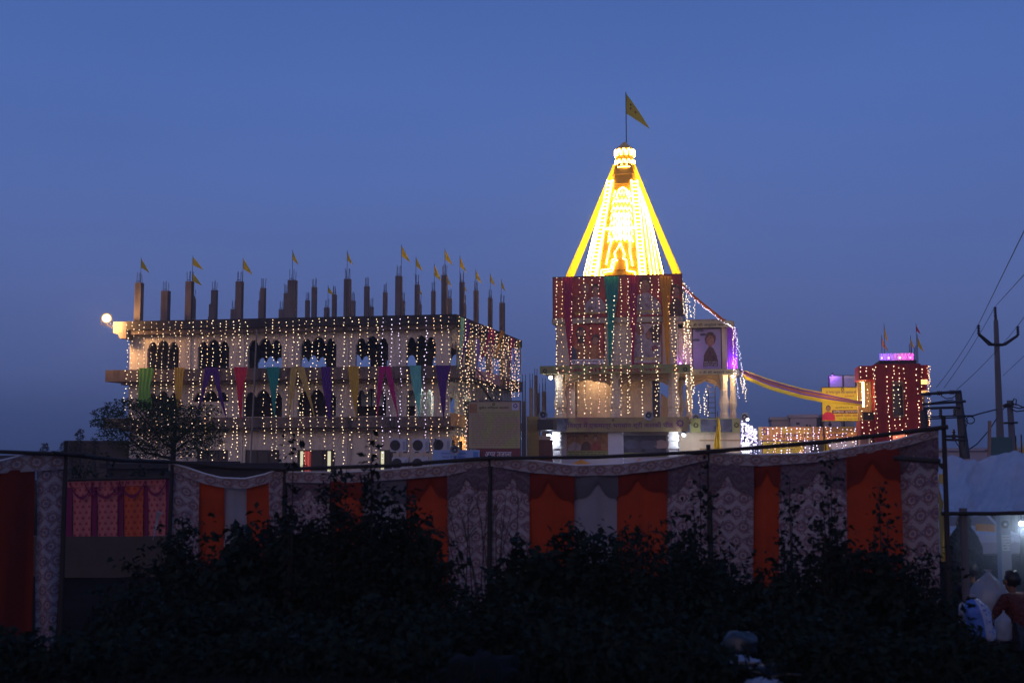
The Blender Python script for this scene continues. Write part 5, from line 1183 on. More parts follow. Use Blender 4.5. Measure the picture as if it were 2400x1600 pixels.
horn(1066, 1055, 68.5, 'grey horn loudspeaker above the pale blue sign', zb=0); horn(1273, 973, 74.5, 'grey horn loudspeaker at the left end of the name banner'); horn(1520, 974, 74.6, 'grey horn loudspeaker over the right part of the name banner'); horn(1631, 980, 76, 'grey horn loudspeaker at the corner of the temple wing'); horn(1746, 977, 75.5, 'grey horn loudspeaker at the far right end of the temple wing', zb=2)
# half built columns, panel and brick stub between hall and temple
for px, pt, w_, d, rb, lab in ((1228, 940, 9, 73, 885, 'tall concrete column right of the yellow green text board'), (1245, 909, 8, 80, 882, 'dark concrete column behind the tan wall panel'), (1256, 880, 7, 83, 870, 'pale tall concrete column behind the tan wall panel'), (1261, 921, 8, 84, 905, 'short concrete column with bar ends near the temple'), (1275, 917, 9, 82, 892, 'concrete column with bar ends next to the temple ledge')):
    tp = P(px, pt, d); h = w_ / 2 / FPX * d; t = thing('concrete_column', (tp.x, tp.y, 0), lab, 'column'); f = Fr((tp.x, tp.y, 0), U, Vd)
    q = MB(); q.box(f, -h, h, -h, h, 0, tp.z); q.build('shaft', M['concrete'], t); q = MB(); e = P(px, rb, d).z
    for x in (-1, 1):
        for y in (-1, 1): q.tube([f.p(x * h * .6, y * h * .6, tp.z - .1), f.p(x * h * .7, y * h * .6, e + .2 * x * y)], .018, 4)
    stuff(q.build('reinforcing_bar', M['steel'], t))
f = Fr((P(1250, 1000, 74).x, P(1250, 1000, 74).y, 0), (1, 0.25, 0)); q = MB(); q.box(f, f.A(1236, 1000), f.A(1263, 1000), 0, .15, 0, f.Z(1250, 975)); t = thing('wall_panel', f.p(0, 0, 0), 'tan boarded wall panel between the text board and the temple', 'wall panel'); q.build('panel', mat('tan boards', (.4, .28, .1), .8, .15, 2), t)
for i in range(9):
    z = f.Z(1250, 985 + i * 11); q = MB(); q.box(f, f.A(1237, 1000), f.A(1262, 1000), -.025, -.003, z, z + .22); q.build('plank', mat('tan board', (.42, .3, .11), .8, .18, 3) if i == 0 else bpy.data.materials['tan board'], t)
f = Fr((P(1280, 1040, 73.5).x, P(1280, 1040, 73.5).y, 0), U, Vd); t = thing('brick_wall', f.p(0, .1, 0), 'broken red brick wall stub with a plaster cap beside the white lit pillar', 'wall')
q = MB(); q.box(f, f.A(1263, 1040), f.A(1294, 1040), .06, .3, 0, f.Z(1280, 1030)); q.build('core', M['concrete'], t)
q = MB(); q.box(f, f.A(1263, 1040), f.A(1288, 1040), -.02, .3, f.Z(1280, 1030) + .004, f.Z(1280, 1020)); q.build('plaster_cap', M['plaster2'], t)
br = None; a0, a1 = f.A(1263, 1040), f.A(1294, 1040); z = f.Z(1280, 1030) - .12; row = 0; R = random.Random(2)
while z > f.Z(1280, 1090) and row < 13:
    a = a0 - (.12 if row % 2 else 0)
    while a < a1 - .05:
        q = MB(); q.box(f, max(a, a0), min(a + .23, a1), R.uniform(-.015, .01), .056, z, z + .1); q.build('brick', M['brick'], t); a += .25
    z -= .12; row += 1
q = MB(); q.box(f, f.A(1263, 1000), f.A(1300, 1000), -.6, .9, f.Z(1280, 1008), f.Z(1280, 983)); tag(q.build('tin_canopy', M['blacksteel'], None), 'dark tin canopy next to the left end of the name banner', 'canopy')

# ------------------------------------------------------------------ electricity poles and wires
M['pole'] = mat('grey cement pole', (.13, .13, .14), .85, .15, 2, bump=.2); M['insul'] = mat('brown glazed insulator', (.05, .025, .02), .25, .1, 4); M['wire'] = mat('dark wire', (.02, .02, .022), .6, .1, 5)
def insulator(base, ax, parent, L=.42, r=.085):
    q = MB(); prof = []
    for k in range(4): prof += [(.035, L * (k / 4) + .0), (r, L * (k / 4) + .04), (.035, L * (k / 4) + .09)]
    prof.append((.02, L)); q.lathe(base, ax, prof, 10); return q.build('insulator', M['insul'], parent)
D1 = 52; pt, pb = P(2334, 750, D1), P(2349, 1040, D1)
t = thing('power_pole', (pt.x, pt.y, 0), 'tall tapering cement power pole with a V shaped cross arm', 'power pole')
q = MB(); f = Fr((pt.x, pt.y, 0), U, Vd); q.add([f.p(x * k, y * k, z) for k, z in ((.175, 0), (.085, pt.z)) for x, y in ((-1, -.8), (1, -.8), (1, .8), (-1, .8))], [(0, 3, 2, 1), (4, 5, 6, 7), (0, 1, 5, 4), (1, 2, 6, 5), (2, 3, 7, 6), (3, 0, 4, 7)]); q.build('pole', M['pole'], t)
tops = []
q = MB(); cz = P(2336, 807, D1); l1, r1 = P(2321, 807, D1), P(2353, 808, D1); l2, r2 = P(2294, 783, D1), P(2384, 787, D1)
for b in (-.16, .16):
    o = Vector((0, b, 0)); q.tube([l2 + o * .3, l1 + o, r1 + o, r2 + o * .3], .05, 4)
q.build('cross_arm', M['steel'], t); q = MB(); q.tube([P(2334, 752, D1) - Vector((0, 0, .3)), P(2333, 738, D1)], .06, 6); q.build('pole_cap', M['steel'], t)
for px, py in ((2294, 783), (2386, 786), (2333, 741)): c = P(px, py, D1); insulator(c, (0, 0, 1), t); tops.append(c + Vector((0, 0, .42)))
def wire(pts, label, r=.012, sag=0, group=None):
    if len(pts) == 2 and sag: a, b = pts; pts = [a.lerp(b, i / 12) - Vector((0, 0, sag * 4 * (i / 12) * (1 - i / 12))) for i in range(13)]
    q = MB(); q.tube(pts, r, 4); return tag(q.build('wire', M['wire'], None), label, 'wire', group)
for (i, x, y) in ((0, 2435, 470), (1, 2470, 650), (2, 2440, 600)): wire([tops[i], P(x, y, 26), P(x, y, 26) + (P(x, y, 26) - tops[i]) * .9], {0: 'overhead wire from the left insulator of the tall pole, toward the viewer', 1: 'overhead wire from the right insulator of the tall pole, toward the viewer', 2: 'overhead wire from the top insulator of the tall pole, toward the viewer'}[i], .013)
D2 = 47
for i, (x, y) in enumerate(((2194, 908), (2213, 908), (2242, 913))): wire([tops[(0, 2, 1)[i]], P(x, y, D2)], ('left', 'middle', 'right')[i] + ' of the overhead wires between the tall pole and the twin pole frame', .012, .12)
# twin pole frame
tp2 = P(2246, 918, D2); t = thing('twin_pole_frame', P(2215, 1060, D2) - Vector((0, 0, 2.6)), 'dark twin pole switch frame with cross arms, insulators and hanging fuses', 'power pole')
q = MB(); q.tube([P(2246, 918, D2), P(2262, 1075, D2)], .13, 7, r1=.2); q.build('pole', M['blacksteel'], t)
q = MB(); q.tube([P(2165, 960, D2 + .3), P(2171, 1075, D2 + .3)], .13, 7, r1=.16); q.build('pole', M['blacksteel'], t)
for (x0, y0, x1, y1, r) in ((2158, 924, 2252, 917, .06), (2161, 947, 2263, 940, .055), (2163, 957, 2250, 954, .055), (2166, 977, 2262, 973, .03), (2166, 982, 2262, 977, .03), (2215, 1022, 2266, 1022, .05), (2215, 1030, 2268, 1031, .05)):
    q = MB(); q.tube([P(x0, y0, D2 - .15), P(x1, y1, D2 - .15)], r, 5); q.build('cross_arm', M['blacksteel'], t)
for px, py in ((2175, 923), (2202, 921), (2231, 919)): q = MB(); c = P(px, py, D2 - .15); [q.lathe(c + Vector((k * .07, 0, 0)), (1, 0, 0), [(.05, -.03), (.1, 0), (.05, .03)], 10) for k in (-1, 0, 1)]; q.build('insulator', M['insul'], t)
for px, y0, y1 in ((2204, 957, 978), (2237, 956, 976), (2235, 1006, 1032)): q = MB(); q.tube([P(px, y0, D2 - .2), P(px + 1, y1, D2 - .2)], .05, 6); [q.lathe(P(px + .5, y0 + (y1 - y0) * k / 4, D2 - .2), (0, 0, 1), [(.04, -.03), (.085, 0), (.04, .03)], 8) for k in (1, 2, 3)]; q.build('fuse', M['insul'], t)
for pts in ([(2206, 927), (2218, 934), (2232, 932), (2240, 927)], [(2262, 975), (2268, 985), (2262, 1010), (2260, 1045)], [(2163, 950), (2190, 943), (2235, 936)], [(2238, 1032), (2250, 1050), (2254, 1072)]):
    q = MB(); q.tube([P(x, y, D2 - .25) for x, y in pts], .018, 4); q.build('jumper_cable', M['wire'], t)
wire([P(2262, 974, D2 - .2), P(2280, 974, D2), P(2300, 968, D2 + 1), P(2336, 959, D1 - .3)], 'thick cable from the twin pole frame to the tall pole', .03)
wire([P(2336, 980, D1 - .3), P(2318, 1008, 50), P(2290, 1040, 49), P(2266, 1056, D2)], 'thick cable sagging from the tall pole down to the twin pole foot', .03)
q = MB(); c = P(2274, 984, D2 + .2); q.tube([c + Vector((math.cos(2 * PI * i / 16) * .17, 0, math.sin(2 * PI * i / 16) * .14)) for i in range(17)], .022, 4); tag(q.build('cable_coil', M['wire'], None), 'loop of spare cable hanging right of the twin pole frame', 'cable')
D3 = 56; p3 = P(2366, 938, D3); t = thing('power_pole', (p3.x, p3.y, 0), 'shorter service pole with a tangle of cables, right of the tall pole', 'power pole')
q = MB(); q.tube([(p3.x + .15, p3.y, 0), p3], .2, 7, r1=.13); q.build('pole', M['pole'], t); q = MB(); q.tube([P(2352, 991, D3 - .2), P(2385, 990, D3 - .2)], .05, 5); q.tube([P(2352, 952, D3 - .2), P(2375, 945, D3 - .2)], .1, 5); q.build('cross_arm', M['steel'], t)
for pts in ([(2370, 946), (2385, 948), (2402, 956), (2430, 962)], [(2370, 952), (2390, 957), (2410, 950), (2440, 940)], [(2368, 957), (2382, 964), (2398, 962), (2412, 954)], [(2372, 944), (2377, 934), (2382, 936), (2381, 950)], [(2364, 946), (2355, 950), (2351, 960)]): q = MB(); q.tube([P(x, y, D3 - .3) for x, y in pts], .028, 4); q.build('cable', M['wire'], t)
wire([P(2351, 880, 60), P(2400, 834, 55), P(2450, 790, 50)], 'faint overhead wire far behind the tall pole', .012)
D4 = 34; f = Fr((P(2345, 1050, D4).x, P(2345, 1050, D4).y, 0), (1, -.1, 0)); t = sign('green_board', f.A(2321, 1050), f.A(2373, 1050), f.Z(2345, 1078), f.Z(2345, 1024), 0, mat('dull green sheet', (.06, .13, .13), .6, .15, 2), 'dull green sheet board on posts before the tall pole', 'board', fr=f)
for px in (2322, 2372): q = MB(); q.tube([f.p(f.A(px, 1050), .1, 0), f.p(f.A(px, 1050), .1, f.Z(px, 1026))], .04, 5); q.build('leg', M['steel'], t)
q = MB(); q.tube([P(2318, 1080, 33), P(2320, 986, 33)], .05, 5); q.tube([P(2308, 1054, 33), P(2322, 1054, 33)], .02, 4); tag(q.build('timber_post', mat('pale timber', (.3, .2, .15), .8, .2, 4), None), 'pale timber post standing at the left edge of the green board', 'post')
for i, (px, py, lab) in enumerate(((2381, 1035, 'furled yellow cloth flag right of the green board'), (2394, 1032, 'second furled yellow cloth flag at the picture edge, right of the first one'))):
    p0 = P(px, py, 30); t = thing('standing_flag', (p0.x, p0.y, 0), lab, 'flag'); q = MB(); q.grid(lambda u, v: Vector((p0.x + (u - .5) * .3 * v + .05 * v, p0.y + .04 * math.sin(u * 9), p0.z - v * .7)), 5, 5); q.build('flag_cloth', CL['khaki'], t, smooth=True); q = MB(); q.tube([(p0.x, p0.y, 0), (p0.x, p0.y, p0.z + .15)], .015, 5); q.build('flag_pole', M['bamboo'], t)
# ------------------------------------------------------------------ cloth fence on bamboo poles
POSTS = [(-270, 1020, 15.0), (155, 1033, 16.4), (405, 1064, 18.4), (668, 1088, 18.6), (1148, 1066, 18.0), (1660, 1041, 17.0), (2211, 974, 15.6)]
RAIL = [(-270, 1036), (155, 1063), (405, 1082), (668, 1098), (1148, 1073), (1660, 1057), (2222, 1000)]
plab = ['beyond the left edge', 'left of the gap showing the pink cloth', 'right of the gap showing the pink cloth', 'behind the tall dark bush', 'under the dark red newspaper sign', 'before the temple wing, sticking up above the rail', 'at the blue tarpaulin end']
for (px, py, d), lab in zip(POSTS, plab):
    tp = P(px, py, d); q = MB(); R = random.Random(px); q.tube([(tp.x + R.uniform(-.05, .05), tp.y, gz(tp.x, tp.y) - .1), tp], .04, 8, r1=.03)
    tag(q.build('fence_pole', M['bamboo'], None), 'dark upright fence pole ' + lab, 'pole', 'upright poles of the cloth fence')
rl = ['at the far left', 'over the gap with the pink cloth', 'over the short sagging cloth', 'left of the newspaper sign', 'in front of the temple', 'climbing to the right end']
for i in range(6):
    (x0, y0), (x1, y1) = RAIL[i], RAIL[i + 1]; a, b = P(x0, y0, POSTS[i][2] - .06), P(x1, y1, POSTS[i + 1][2] - .06); q = MB()
    e = (b - a).normalized() * .25
    q.tube([a - e * (i % 2), a.lerp(b, .5) - Vector((0, 0, .035)), b + e * (1 - i % 2)], .026 + .003 * (i % 2), 8); tag(q.build('rail_pole', M['bamboo'], None), 'dark horizontal rail pole ' + rl[i], 'pole', 'rail poles of the cloth fence')
floral = cloth('cream cloth printed with plum medallions', (.345, .27, .26), .25, .2, ring_pattern((.13, .07, .11), .21, .2, (.19, .08, .08)))
valm = cloth('valance print', (.34, .275, .26), .25, .2, ring_pattern((.14, .08, .1), .25, .22, (.22, .1, .07)))
orange = cloth('deep orange cloth', (.37, .038, .004), .28, .35, None, 3)
plainw = cloth('plain white cloth', (.27, .235, .24), .3, .22, None, 3)
SWAG_SHADE = {'cream cloth printed with plum medallions': cloth('medallion print in painted shade', (.165, .12, .135), .25, .2, ring_pattern((.1, .05, .09), .21, .2, (.13, .06, .07))), 'deep orange cloth': cloth('orange cloth in painted shade', (.18, .015, .002), .28, .3, None, 3), 'plain white cloth': cloth('white cloth in painted shade', (.125, .11, .125), .3, .2, None, 3)}
def interp(tab, x):
    for (a, ya), (b, yb) in zip(tab, tab[1:]):
        if x <= b or (b, yb) == tab[-1]: return ya + (yb - ya) * max(-.1, min(1.1, (x - a) / (b - a)))
def tent_panel(i, top, bot, strips, label, zb=.06):
    (xa, _, da), (xb, _, db) = POSTS[i], POSTS[i + 1]
    D = lambda px: 1 / (1 / da + (1 / db - 1 / da) * (px - xa) / (xb - xa))
    s0 = strips[0][0]; s1 = strips[-1][1]; c = P((s0 + s1) / 2, 1200, D((s0 + s1) / 2))
    t = thing('tent_wall', (c.x, c.y, 0), label, 'tent wall', 'cloth panels of the tent fence')
    def pt(px, py, off): p = P(px, py, D(px)); return p + Vector((0, off, 0))
    R = random.Random(i)
    for (l, r, m, lf, rf) in strips:
        ph = R.uniform(0, 9); fr_ = R.uniform(5, 8)
        wm = (pt(r, 1100, 0) - pt(l, 1100, 0)).length
        def fn(u, v):
            px = l - 1.5 + (r - l + 3) * u; q0 = pt(px, interp(bot, px) - 6, 0); p = Vector((q0.x, q0.y, 0))
            pxb = (l + lf) + (r + rf - l - lf) * u; qb = P(pxb, 1400, D(pxb))
            x = q0.x + (qb.x - q0.x) * v; y = q0.y + (qb.y - q0.y) * v
            pl = (.05 * math.sin(u * wm * fr_ * 2.2 + ph + 1.3 * math.sin(v * 3 + ph)) + .10 * noise.noise((u * wm * 2.2, v * 2.6, ph)) + .05 * noise.noise((u * wm * 6, v * 3, ph + 5)) + .014 * math.sin(u * wm * 31 + ph)) * (.35 + .65 * v) + .05 * math.sin(v * 2.4 + ph)
            zlow = zb + gz(x, y) * 0
            return Vector((x, y + .05 + pl, q0.z + (zlow - q0.z) * v))
        H = 2.6
        q = MB(); q.grid(fn, max(16, int(wm * 18)), 18, 0, lambda u, v: (u * wm + l * .01, (1 - v) * H)); hc = q.build('hanging_cloth', m, t, smooth=True)
        if i >= 3:  # swags in front, their darker colour painting the shade of doubled cloth
            k_ = max(1, round(wm / .75)); dk_ = SWAG_SHADE[m.name]
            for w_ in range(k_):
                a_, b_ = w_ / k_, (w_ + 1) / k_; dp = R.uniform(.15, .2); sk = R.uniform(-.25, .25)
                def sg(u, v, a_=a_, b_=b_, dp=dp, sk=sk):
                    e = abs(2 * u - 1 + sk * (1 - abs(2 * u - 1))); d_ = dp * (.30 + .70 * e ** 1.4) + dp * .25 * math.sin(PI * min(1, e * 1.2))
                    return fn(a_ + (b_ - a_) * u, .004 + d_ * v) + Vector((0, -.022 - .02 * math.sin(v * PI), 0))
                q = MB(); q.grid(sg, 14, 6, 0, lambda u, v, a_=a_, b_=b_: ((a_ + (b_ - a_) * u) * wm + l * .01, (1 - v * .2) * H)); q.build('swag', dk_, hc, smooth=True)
    wt = (pt(s1, 1100, 0) - pt(s0, 1100, 0)).length
    def fv(u, v):
        px = s0 + (s1 - s0) * u; y0, y1 = interp(top, px), interp(bot, px)
        return pt(px, y0 + (y1 - y0) * v, -.02 + .02 * math.sin(u * wt * 9) * v)
    q = MB(); q.grid(fv, 60, 3, 0, lambda u, v: (u * wt, (1 - v) * .21)); q.build('valance', valm, t, smooth=True)
    q = MB(); q.tube([fv(u / 30, 0) + Vector((0, -.01, .005)) for u in range(31)], .012, 4); q.build('hem_cord', M['white'], t)
    return t
tent_panel(0, [(-270, 1090), (0, 1081), (75, 1062), (114, 1066), (154, 1064)], [(-270, 1118), (0, 1109), (80, 1104), (154, 1098)], [(-270, -150, orange, 0, 0), (-150, 0 - 70, floral, 0, 0), (-70, 80, cloth('deep red orange cloth', (.12, .010, .002), .2, .2, None, 3), 0, 0), (80, 152, floral, 0, -26)], 'tent cloth at the far left, orange and pale print')
tent_panel(2, [(396, 1084), (440, 1096), (480, 1110), (520, 1120), (575, 1122), (620, 1112), (650, 1101), (668, 1099)], [(396, 1102), (440, 1118), (480, 1133), (520, 1142), (575, 1145), (620, 1134), (650, 1121), (668, 1116)],
           [(396, 463, floral, 6, 0), (463, 523, orange, 0, 0), (523, 578, plainw, 0, 0), (578, 632, orange, 0, 0), (632, 667, floral, 0, 0)], 'short tent cloth with a deeply sagging top edge, right of the gap')
tent_panel(3, [(669, 1106), (800, 1107), (915, 1101), (1038, 1090), (1146, 1076)], [(669, 1130), (800, 1132), (950, 1122), (1049, 1114), (1146, 1091)],
           [(669, 775, floral, 0, 0), (775, 850, orange, 0, 0), (850, 950, plainw, 0, 0), (950, 1050, orange, 0, 0), (1050, 1146, floral, 0, 0)], 'long tent cloth behind the tallest bush')
tent_panel(4, [(1150, 1074), (1250, 1080), (1350, 1091), (1450, 1088), (1565, 1074), (1657, 1060)], [(1150, 1092), (1250, 1108), (1345, 1115), (1448, 1113), (1562, 1100), (1657, 1078)],
           [(1150, 1240, floral, 0, 0), (1240, 1345, orange, 0, 0), (1345, 1448, plainw, 0, 0), (1448, 1563, orange, 0, 0), (1563, 1658, floral, 0, 0)], 'long tent cloth in front of the temple, two orange stripes round a plain white one')
tent_panel(5, [(1662, 1062), (1787, 1066), (1917, 1062), (1993, 1049), (2090, 1034), (2199, 1003)], [(1662, 1088), (1787, 1092), (1917, 1082), (1993, 1069), (2090, 1053), (2199, 1024)],
           [(1662, 1765, floral, 0, 0), (1765, 1830, orange, 0, 0), (1830, 1985, floral, 0, 0), (1985, 2103, orange, 0, 20), (2103, 2199, floral, 20, 12)], 'tent cloth rising to the blue tarpaulin at the right end')
q = MB(); q.tube([P(2096, 1073, 15.55), P(2203, 1081, 15.2)], .034, 8); tag(q.build('short_pole', M['bamboo'], None), 'short dark pole crossing the right end of the tent cloth', 'pole')
# pink tent wall seen through the gap, on a low wall
PD = 27.0; pinkm = cloth('salmon cloth printed with sprigs', (.50, .145, .13), .3, .1, sprig_pattern((.3, .02, .04), .13, .13)); orm = cloth('orange cloth printed with sprigs', (.52, .09, .035), .3, .1, sprig_pattern((.35, .02, .02), .13, .13)); marm = cloth('maroon cloth', (.17, .012, .06), .2, .1)
t = thing('pink_tent_wall', P(275, 1255, PD), 'salmon and orange sprigged tent wall with maroon stripes and swags seen through the gap in the fence', 'tent wall')
for l, r, m in ((150, 170, marm), (170, 213, pinkm), (213, 228, marm), (228, 276, pinkm), (276, 290, marm), (290, 336, orm), (336, 347, marm), (347, 388, pinkm), (388, 402, marm)):
    wm = (r - l) / FPX * PD
    q = MB(); q.grid(lambda u, v: P(l + (r - l) * u, 1128 - 6 * ((l + (r - l) * u - 160) / 240) + (1254 - 1122) * v, PD) + Vector((0, .03 * math.sin(u * wm * 20 + v * 2), 0)), 8, 8, 0, lambda u, v: (u * wm + l * .02, (1 - v) * 1.3)); q.build('hanging_cloth', m, t, smooth=True)
q = MB(); q.grid(lambda u, v: P(160 + 230 * u, 1128 - 6 * u + 14 * v, PD) + Vector((0, -.05, 0)), 30, 2, 0, lambda u, v: (u * 2.2, v * .13)); q.build('valance', pinkm, t)
for x0, x1, yb in ((166, 222, 1170), (215, 284, 1168), (282, 342, 1166), (342, 392, 1162), (200, 240, 1160), (262, 300, 1160)):
    q = MB(); q.grid(lambda u, v: P(x0 + (x1 - x0) * u, 1131 + (yb - 1131) * math.sin(PI * u) ** .8 - 7 * v, PD) + Vector((0, -.09, 0)), 16, 1); q.build('swag', marm, t, smooth=True)
q = MB(); q.tube([P(150, 1124, PD - .1), P(404, 1119, PD - .1)], .03, 6); q.build('top_pole', M['bamboo'], t)
q = MB(); f = Fr((P(275, 1255, PD).x, PD - .05, 0), (1, 0, 0)); q.box(f, -2.6, 2.6, 0, .3, 0, P(275, 1256, PD).z); tag(q.build('low_wall', mat('muddy wall', (.075, .055, .045), .95, .3, 2, bump=.3), None), 'low muddy wall under the pink tent wall', 'wall')
# left background: long dark shed, far wall
def back_box(name, l, r, top, d, m, label, cat, dep=3):
    q = MB(); p0, p1 = P(l, top, d), P(r, top, d); f = Fr((p0.x, p0.y, 0), (1, 0, 0)); t = thing(name, ((p0.x + p1.x) / 2, d, 0), label, cat)
    q.box(f, 0, p1.x - p0.x, 0, dep, 0, p0.z); q.build('wall', m, t)
    q = MB(); q.box(f, -.2, p1.x - p0.x + .2, -.15, dep + .2, p0.z + .004, p0.z + .18); q.build('roof', m, t); return t
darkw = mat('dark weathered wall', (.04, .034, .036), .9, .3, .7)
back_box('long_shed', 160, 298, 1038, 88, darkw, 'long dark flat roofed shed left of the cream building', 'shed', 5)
back_box('far_wall_or_haze', 2190, 2700, 1056, 75, mat('painted low haze', (.34, .32, .4), .9, .1, .5), 'pale lavender box painting the low haze behind the tarpaulin stall', 'wall', .4); back_box('far_house', 36, 72, 1066, 120, M['houseg'], 'small pale far house at the left horizon', 'house', 5); back_box('far_wall_or_haze', -80, 150, 1070, 140, darkw, 'low dark far wall along the left horizon', 'wall', 1)  # first box is low haze painted as a pale solid, no wall
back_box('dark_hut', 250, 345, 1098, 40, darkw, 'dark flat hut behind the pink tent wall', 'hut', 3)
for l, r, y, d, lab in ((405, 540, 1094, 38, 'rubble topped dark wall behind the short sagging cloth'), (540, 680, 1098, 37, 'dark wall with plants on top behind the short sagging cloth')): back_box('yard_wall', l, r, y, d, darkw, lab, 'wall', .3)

# ------------------------------------------------------------------ plants
def leaf_mesh(name, pos, nrm, size, m, parent, asp=.5):
    n = len(pos); pos = np.asarray(pos, dtype=np.float64); nrm = np.asarray(nrm, dtype=np.float64); size = np.asarray(size)[:, None]
    nrm /= np.linalg.norm(nrm, axis=1)[:, None] + 1e-9
    t = rng.normal(size=(n, 3)); t[:, 2] -= .25; t -= nrm * (t * nrm).sum(1)[:, None]; t /= np.linalg.norm(t, axis=1)[:, None] + 1e-9
    s = np.cross(nrm, t)
    a = pos; l = pos + t * size * .5 + s * size * asp * .5 + nrm * size * .08; r = pos + t * size * .5 - s * size * asp * .5 + nrm * size * .08; e = pos + t * size - nrm * size * .1
    V_ = np.stack([a, l, e, r], 1).reshape(-1, 3); b = np.array(wbase(parent)); V_ = V_ - b
    me = bpy.data.meshes.new(name); me.vertices.add(4 * n); me.vertices.foreach_set('co', V_.astype(np.float32).ravel())
    k = np.arange(n) * 4; idx = np.stack([k, k + 1, k + 2, k, k + 2, k + 3], 1).ravel().astype(np.int32)
    me.loops.add(6 * n); me.loops.foreach_set('vertex_index', idx); me.polygons.add(2 * n); me.polygons.foreach_set('loop_start', (np.arange(2 * n) * 3).astype(np.int32))
    me.materials.append(m); me.update(calc_edges=True); me.validate()
    o = bpy.data.objects.new(name, me); COL.objects.link(o); o.parent = parent; return o
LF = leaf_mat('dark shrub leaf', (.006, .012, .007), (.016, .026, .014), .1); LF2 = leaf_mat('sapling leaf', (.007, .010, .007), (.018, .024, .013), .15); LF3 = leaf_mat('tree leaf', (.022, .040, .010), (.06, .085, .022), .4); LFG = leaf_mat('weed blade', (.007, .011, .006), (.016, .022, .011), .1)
def shrub(px, ytop, hw, d, label, ns=26, nl=2600, ls=.06, m=None, name='shrub', spread=1.0, bare=.06, taper=2.4, fuzz=.12, asp=.5):
    R = random.Random(int(px * 7 + ytop)); tp = P(px, ytop, d); zg = gz(tp.x, d); H = tp.z - zg; w = hw / FPX * d
    t = thing(name, (tp.x, d, zg), label, 'shrub' if name == 'shrub' else 'plant', 'shrubs growing on the slope before the fence')
    S_ = MB(); P_, N_, Z_ = [], [], []
    for k in range(ns):
        r = math.sqrt(R.random()) if k else 0.0; g = R.uniform(0, 2 * PI)
        dx, dy = r * math.cos(g) * w, r * math.sin(g) * w * .75
        h = H * (1 - .5 * abs(r) ** taper) * (R.uniform(.7, 1.0) if k else .97)
        b = Vector((tp.x + dx * .18, d + dy * .18, zg - .03)); e = Vector((tp.x + dx, d + dy, zg + h)); mid = b.lerp(e, .5) + Vector((-dx * .15, -dy * .15, h * .12))
        crv = [(b * (1 - u) ** 2 + mid * 2 * u * (1 - u) + e * u * u) for u in [j / 6 for j in range(7)]]
        S_.tube(crv, .012 + .006 * R.random(), 4, r1=.003)
        n = nl // ns; CL_ = 6 if fuzz > .1 else 1
        for j in range(n):
            u = bare + (1 - bare) * R.random() ** .8; i = min(5, int(u * 6)); q = crv[i].lerp(crv[i + 1], u * 6 - i)
            s = fuzz * (1.15 - .6 * u) * spread; cc = cc if j % CL_ else q + Vector((R.gauss(0, s), R.gauss(0, s), R.gauss(0, s * .8)))
            P_.append(cc + Vector((R.gauss(0, .045), R.gauss(0, .045), R.gauss(0, .035)))); N_.append((R.gauss(0, .6), R.gauss(-.2, .6), R.gauss(.7, .5))); Z_.append(ls * R.uniform(.55, 1.4))
    stuff(S_.build('stem', M['bark'], t))
    stuff(leaf_mesh('foliage', P_, N_, Z_, m or LF, t, asp)); return t
main = [(300, 1350, 95, 13.0, 'low', 16, 1100), (430, 1212, 120, 14.0, 'bushy', 26, 3000), (560, 1226, 115, 13.5, 'bushy', 24, 2600), (680, 1160, 125, 13.8, 'broad', 30, 3600), (800, 1085, 105, 13.4, 'tall', 28, 3600),
        (925, 1135, 100, 13.4, 'bushy', 22, 2900), (1005, 1240, 85, 13.0, 'bushy', 20, 2200), (1115, 1350, 120, 12.4, 'low', 22, 2400), (1235, 1255, 110, 13.0, 'bushy', 24, 2800), (1370, 1222, 135, 13.2, 'broad', 28, 3600),
        (1500, 1215, 120, 12.8, 'bushy', 24, 3000), (1600, 1200, 85, 13.4, 'upright', 18, 2000), (1735, 1305, 110, 13.0, 'low', 20, 2200), (1845, 1275, 90, 13.0, 'bushy', 20, 1700), (1985, 1255, 105, 13.2, 'bushy', 22, 2000), (2095, 1285, 80, 13.0, 'upright', 16, 1300), (2160, 1290, 65, 12.8, 'low', 16, 1400), (2225, 1400, 60, 12.2, 'low', 14, 900)]
place = ['at the left end of the slope', 'before the short sagging cloth', 'before the right orange strip of the short cloth', 'filling the left middle of the slope', 'at the foot of the tallest sprout', 'right of the tallest sprout', 'overlapping the orange strip left of the newspaper sign', 'around the bare twigs', 'before the first temple side orange strip', 'before the plain white strip', 'before the second temple side orange strip', 'left of the round leaved plant', 'between the round leaved plant and the sapling', 'around the foot of the sapling', 'right of the sapling', 'before the right end orange strip', 'before the pale cloth end', 'beside the plastic sacks']
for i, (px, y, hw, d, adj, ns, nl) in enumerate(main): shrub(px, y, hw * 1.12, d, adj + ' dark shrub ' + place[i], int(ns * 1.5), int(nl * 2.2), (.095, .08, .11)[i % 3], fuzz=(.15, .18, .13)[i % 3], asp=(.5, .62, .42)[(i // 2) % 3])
shrub(872, 996, 42, 13.0, 'tallest dark sprout with pointed leaves rising above the rail pole', 11, 1300, .085, LF2, 'tall_sprout', 1.0, .35, 1.2, .055)
shrub(688, 1002, 16, 13.2, 'narrow dark sprout rising before the ground storey windows', 4, 260, .085, LF2, 'tall_sprout', .8, .45, 1.2, .05)
shrub(1640, 1062, 75, 13.9, 'sparse round leaved plant before the fence pole that sticks up', 18, 900, .075, LF2, 'leafy_plant', 1.2, .4, 1.4, .07, .8)
shrub(1945, 1030, 55, 12.9, 'tall pale leaved sapling in front of the maroon tower', 22, 1700, .075, LF2, 'sapling', 1.3, .2, 1.1, .09, .6)
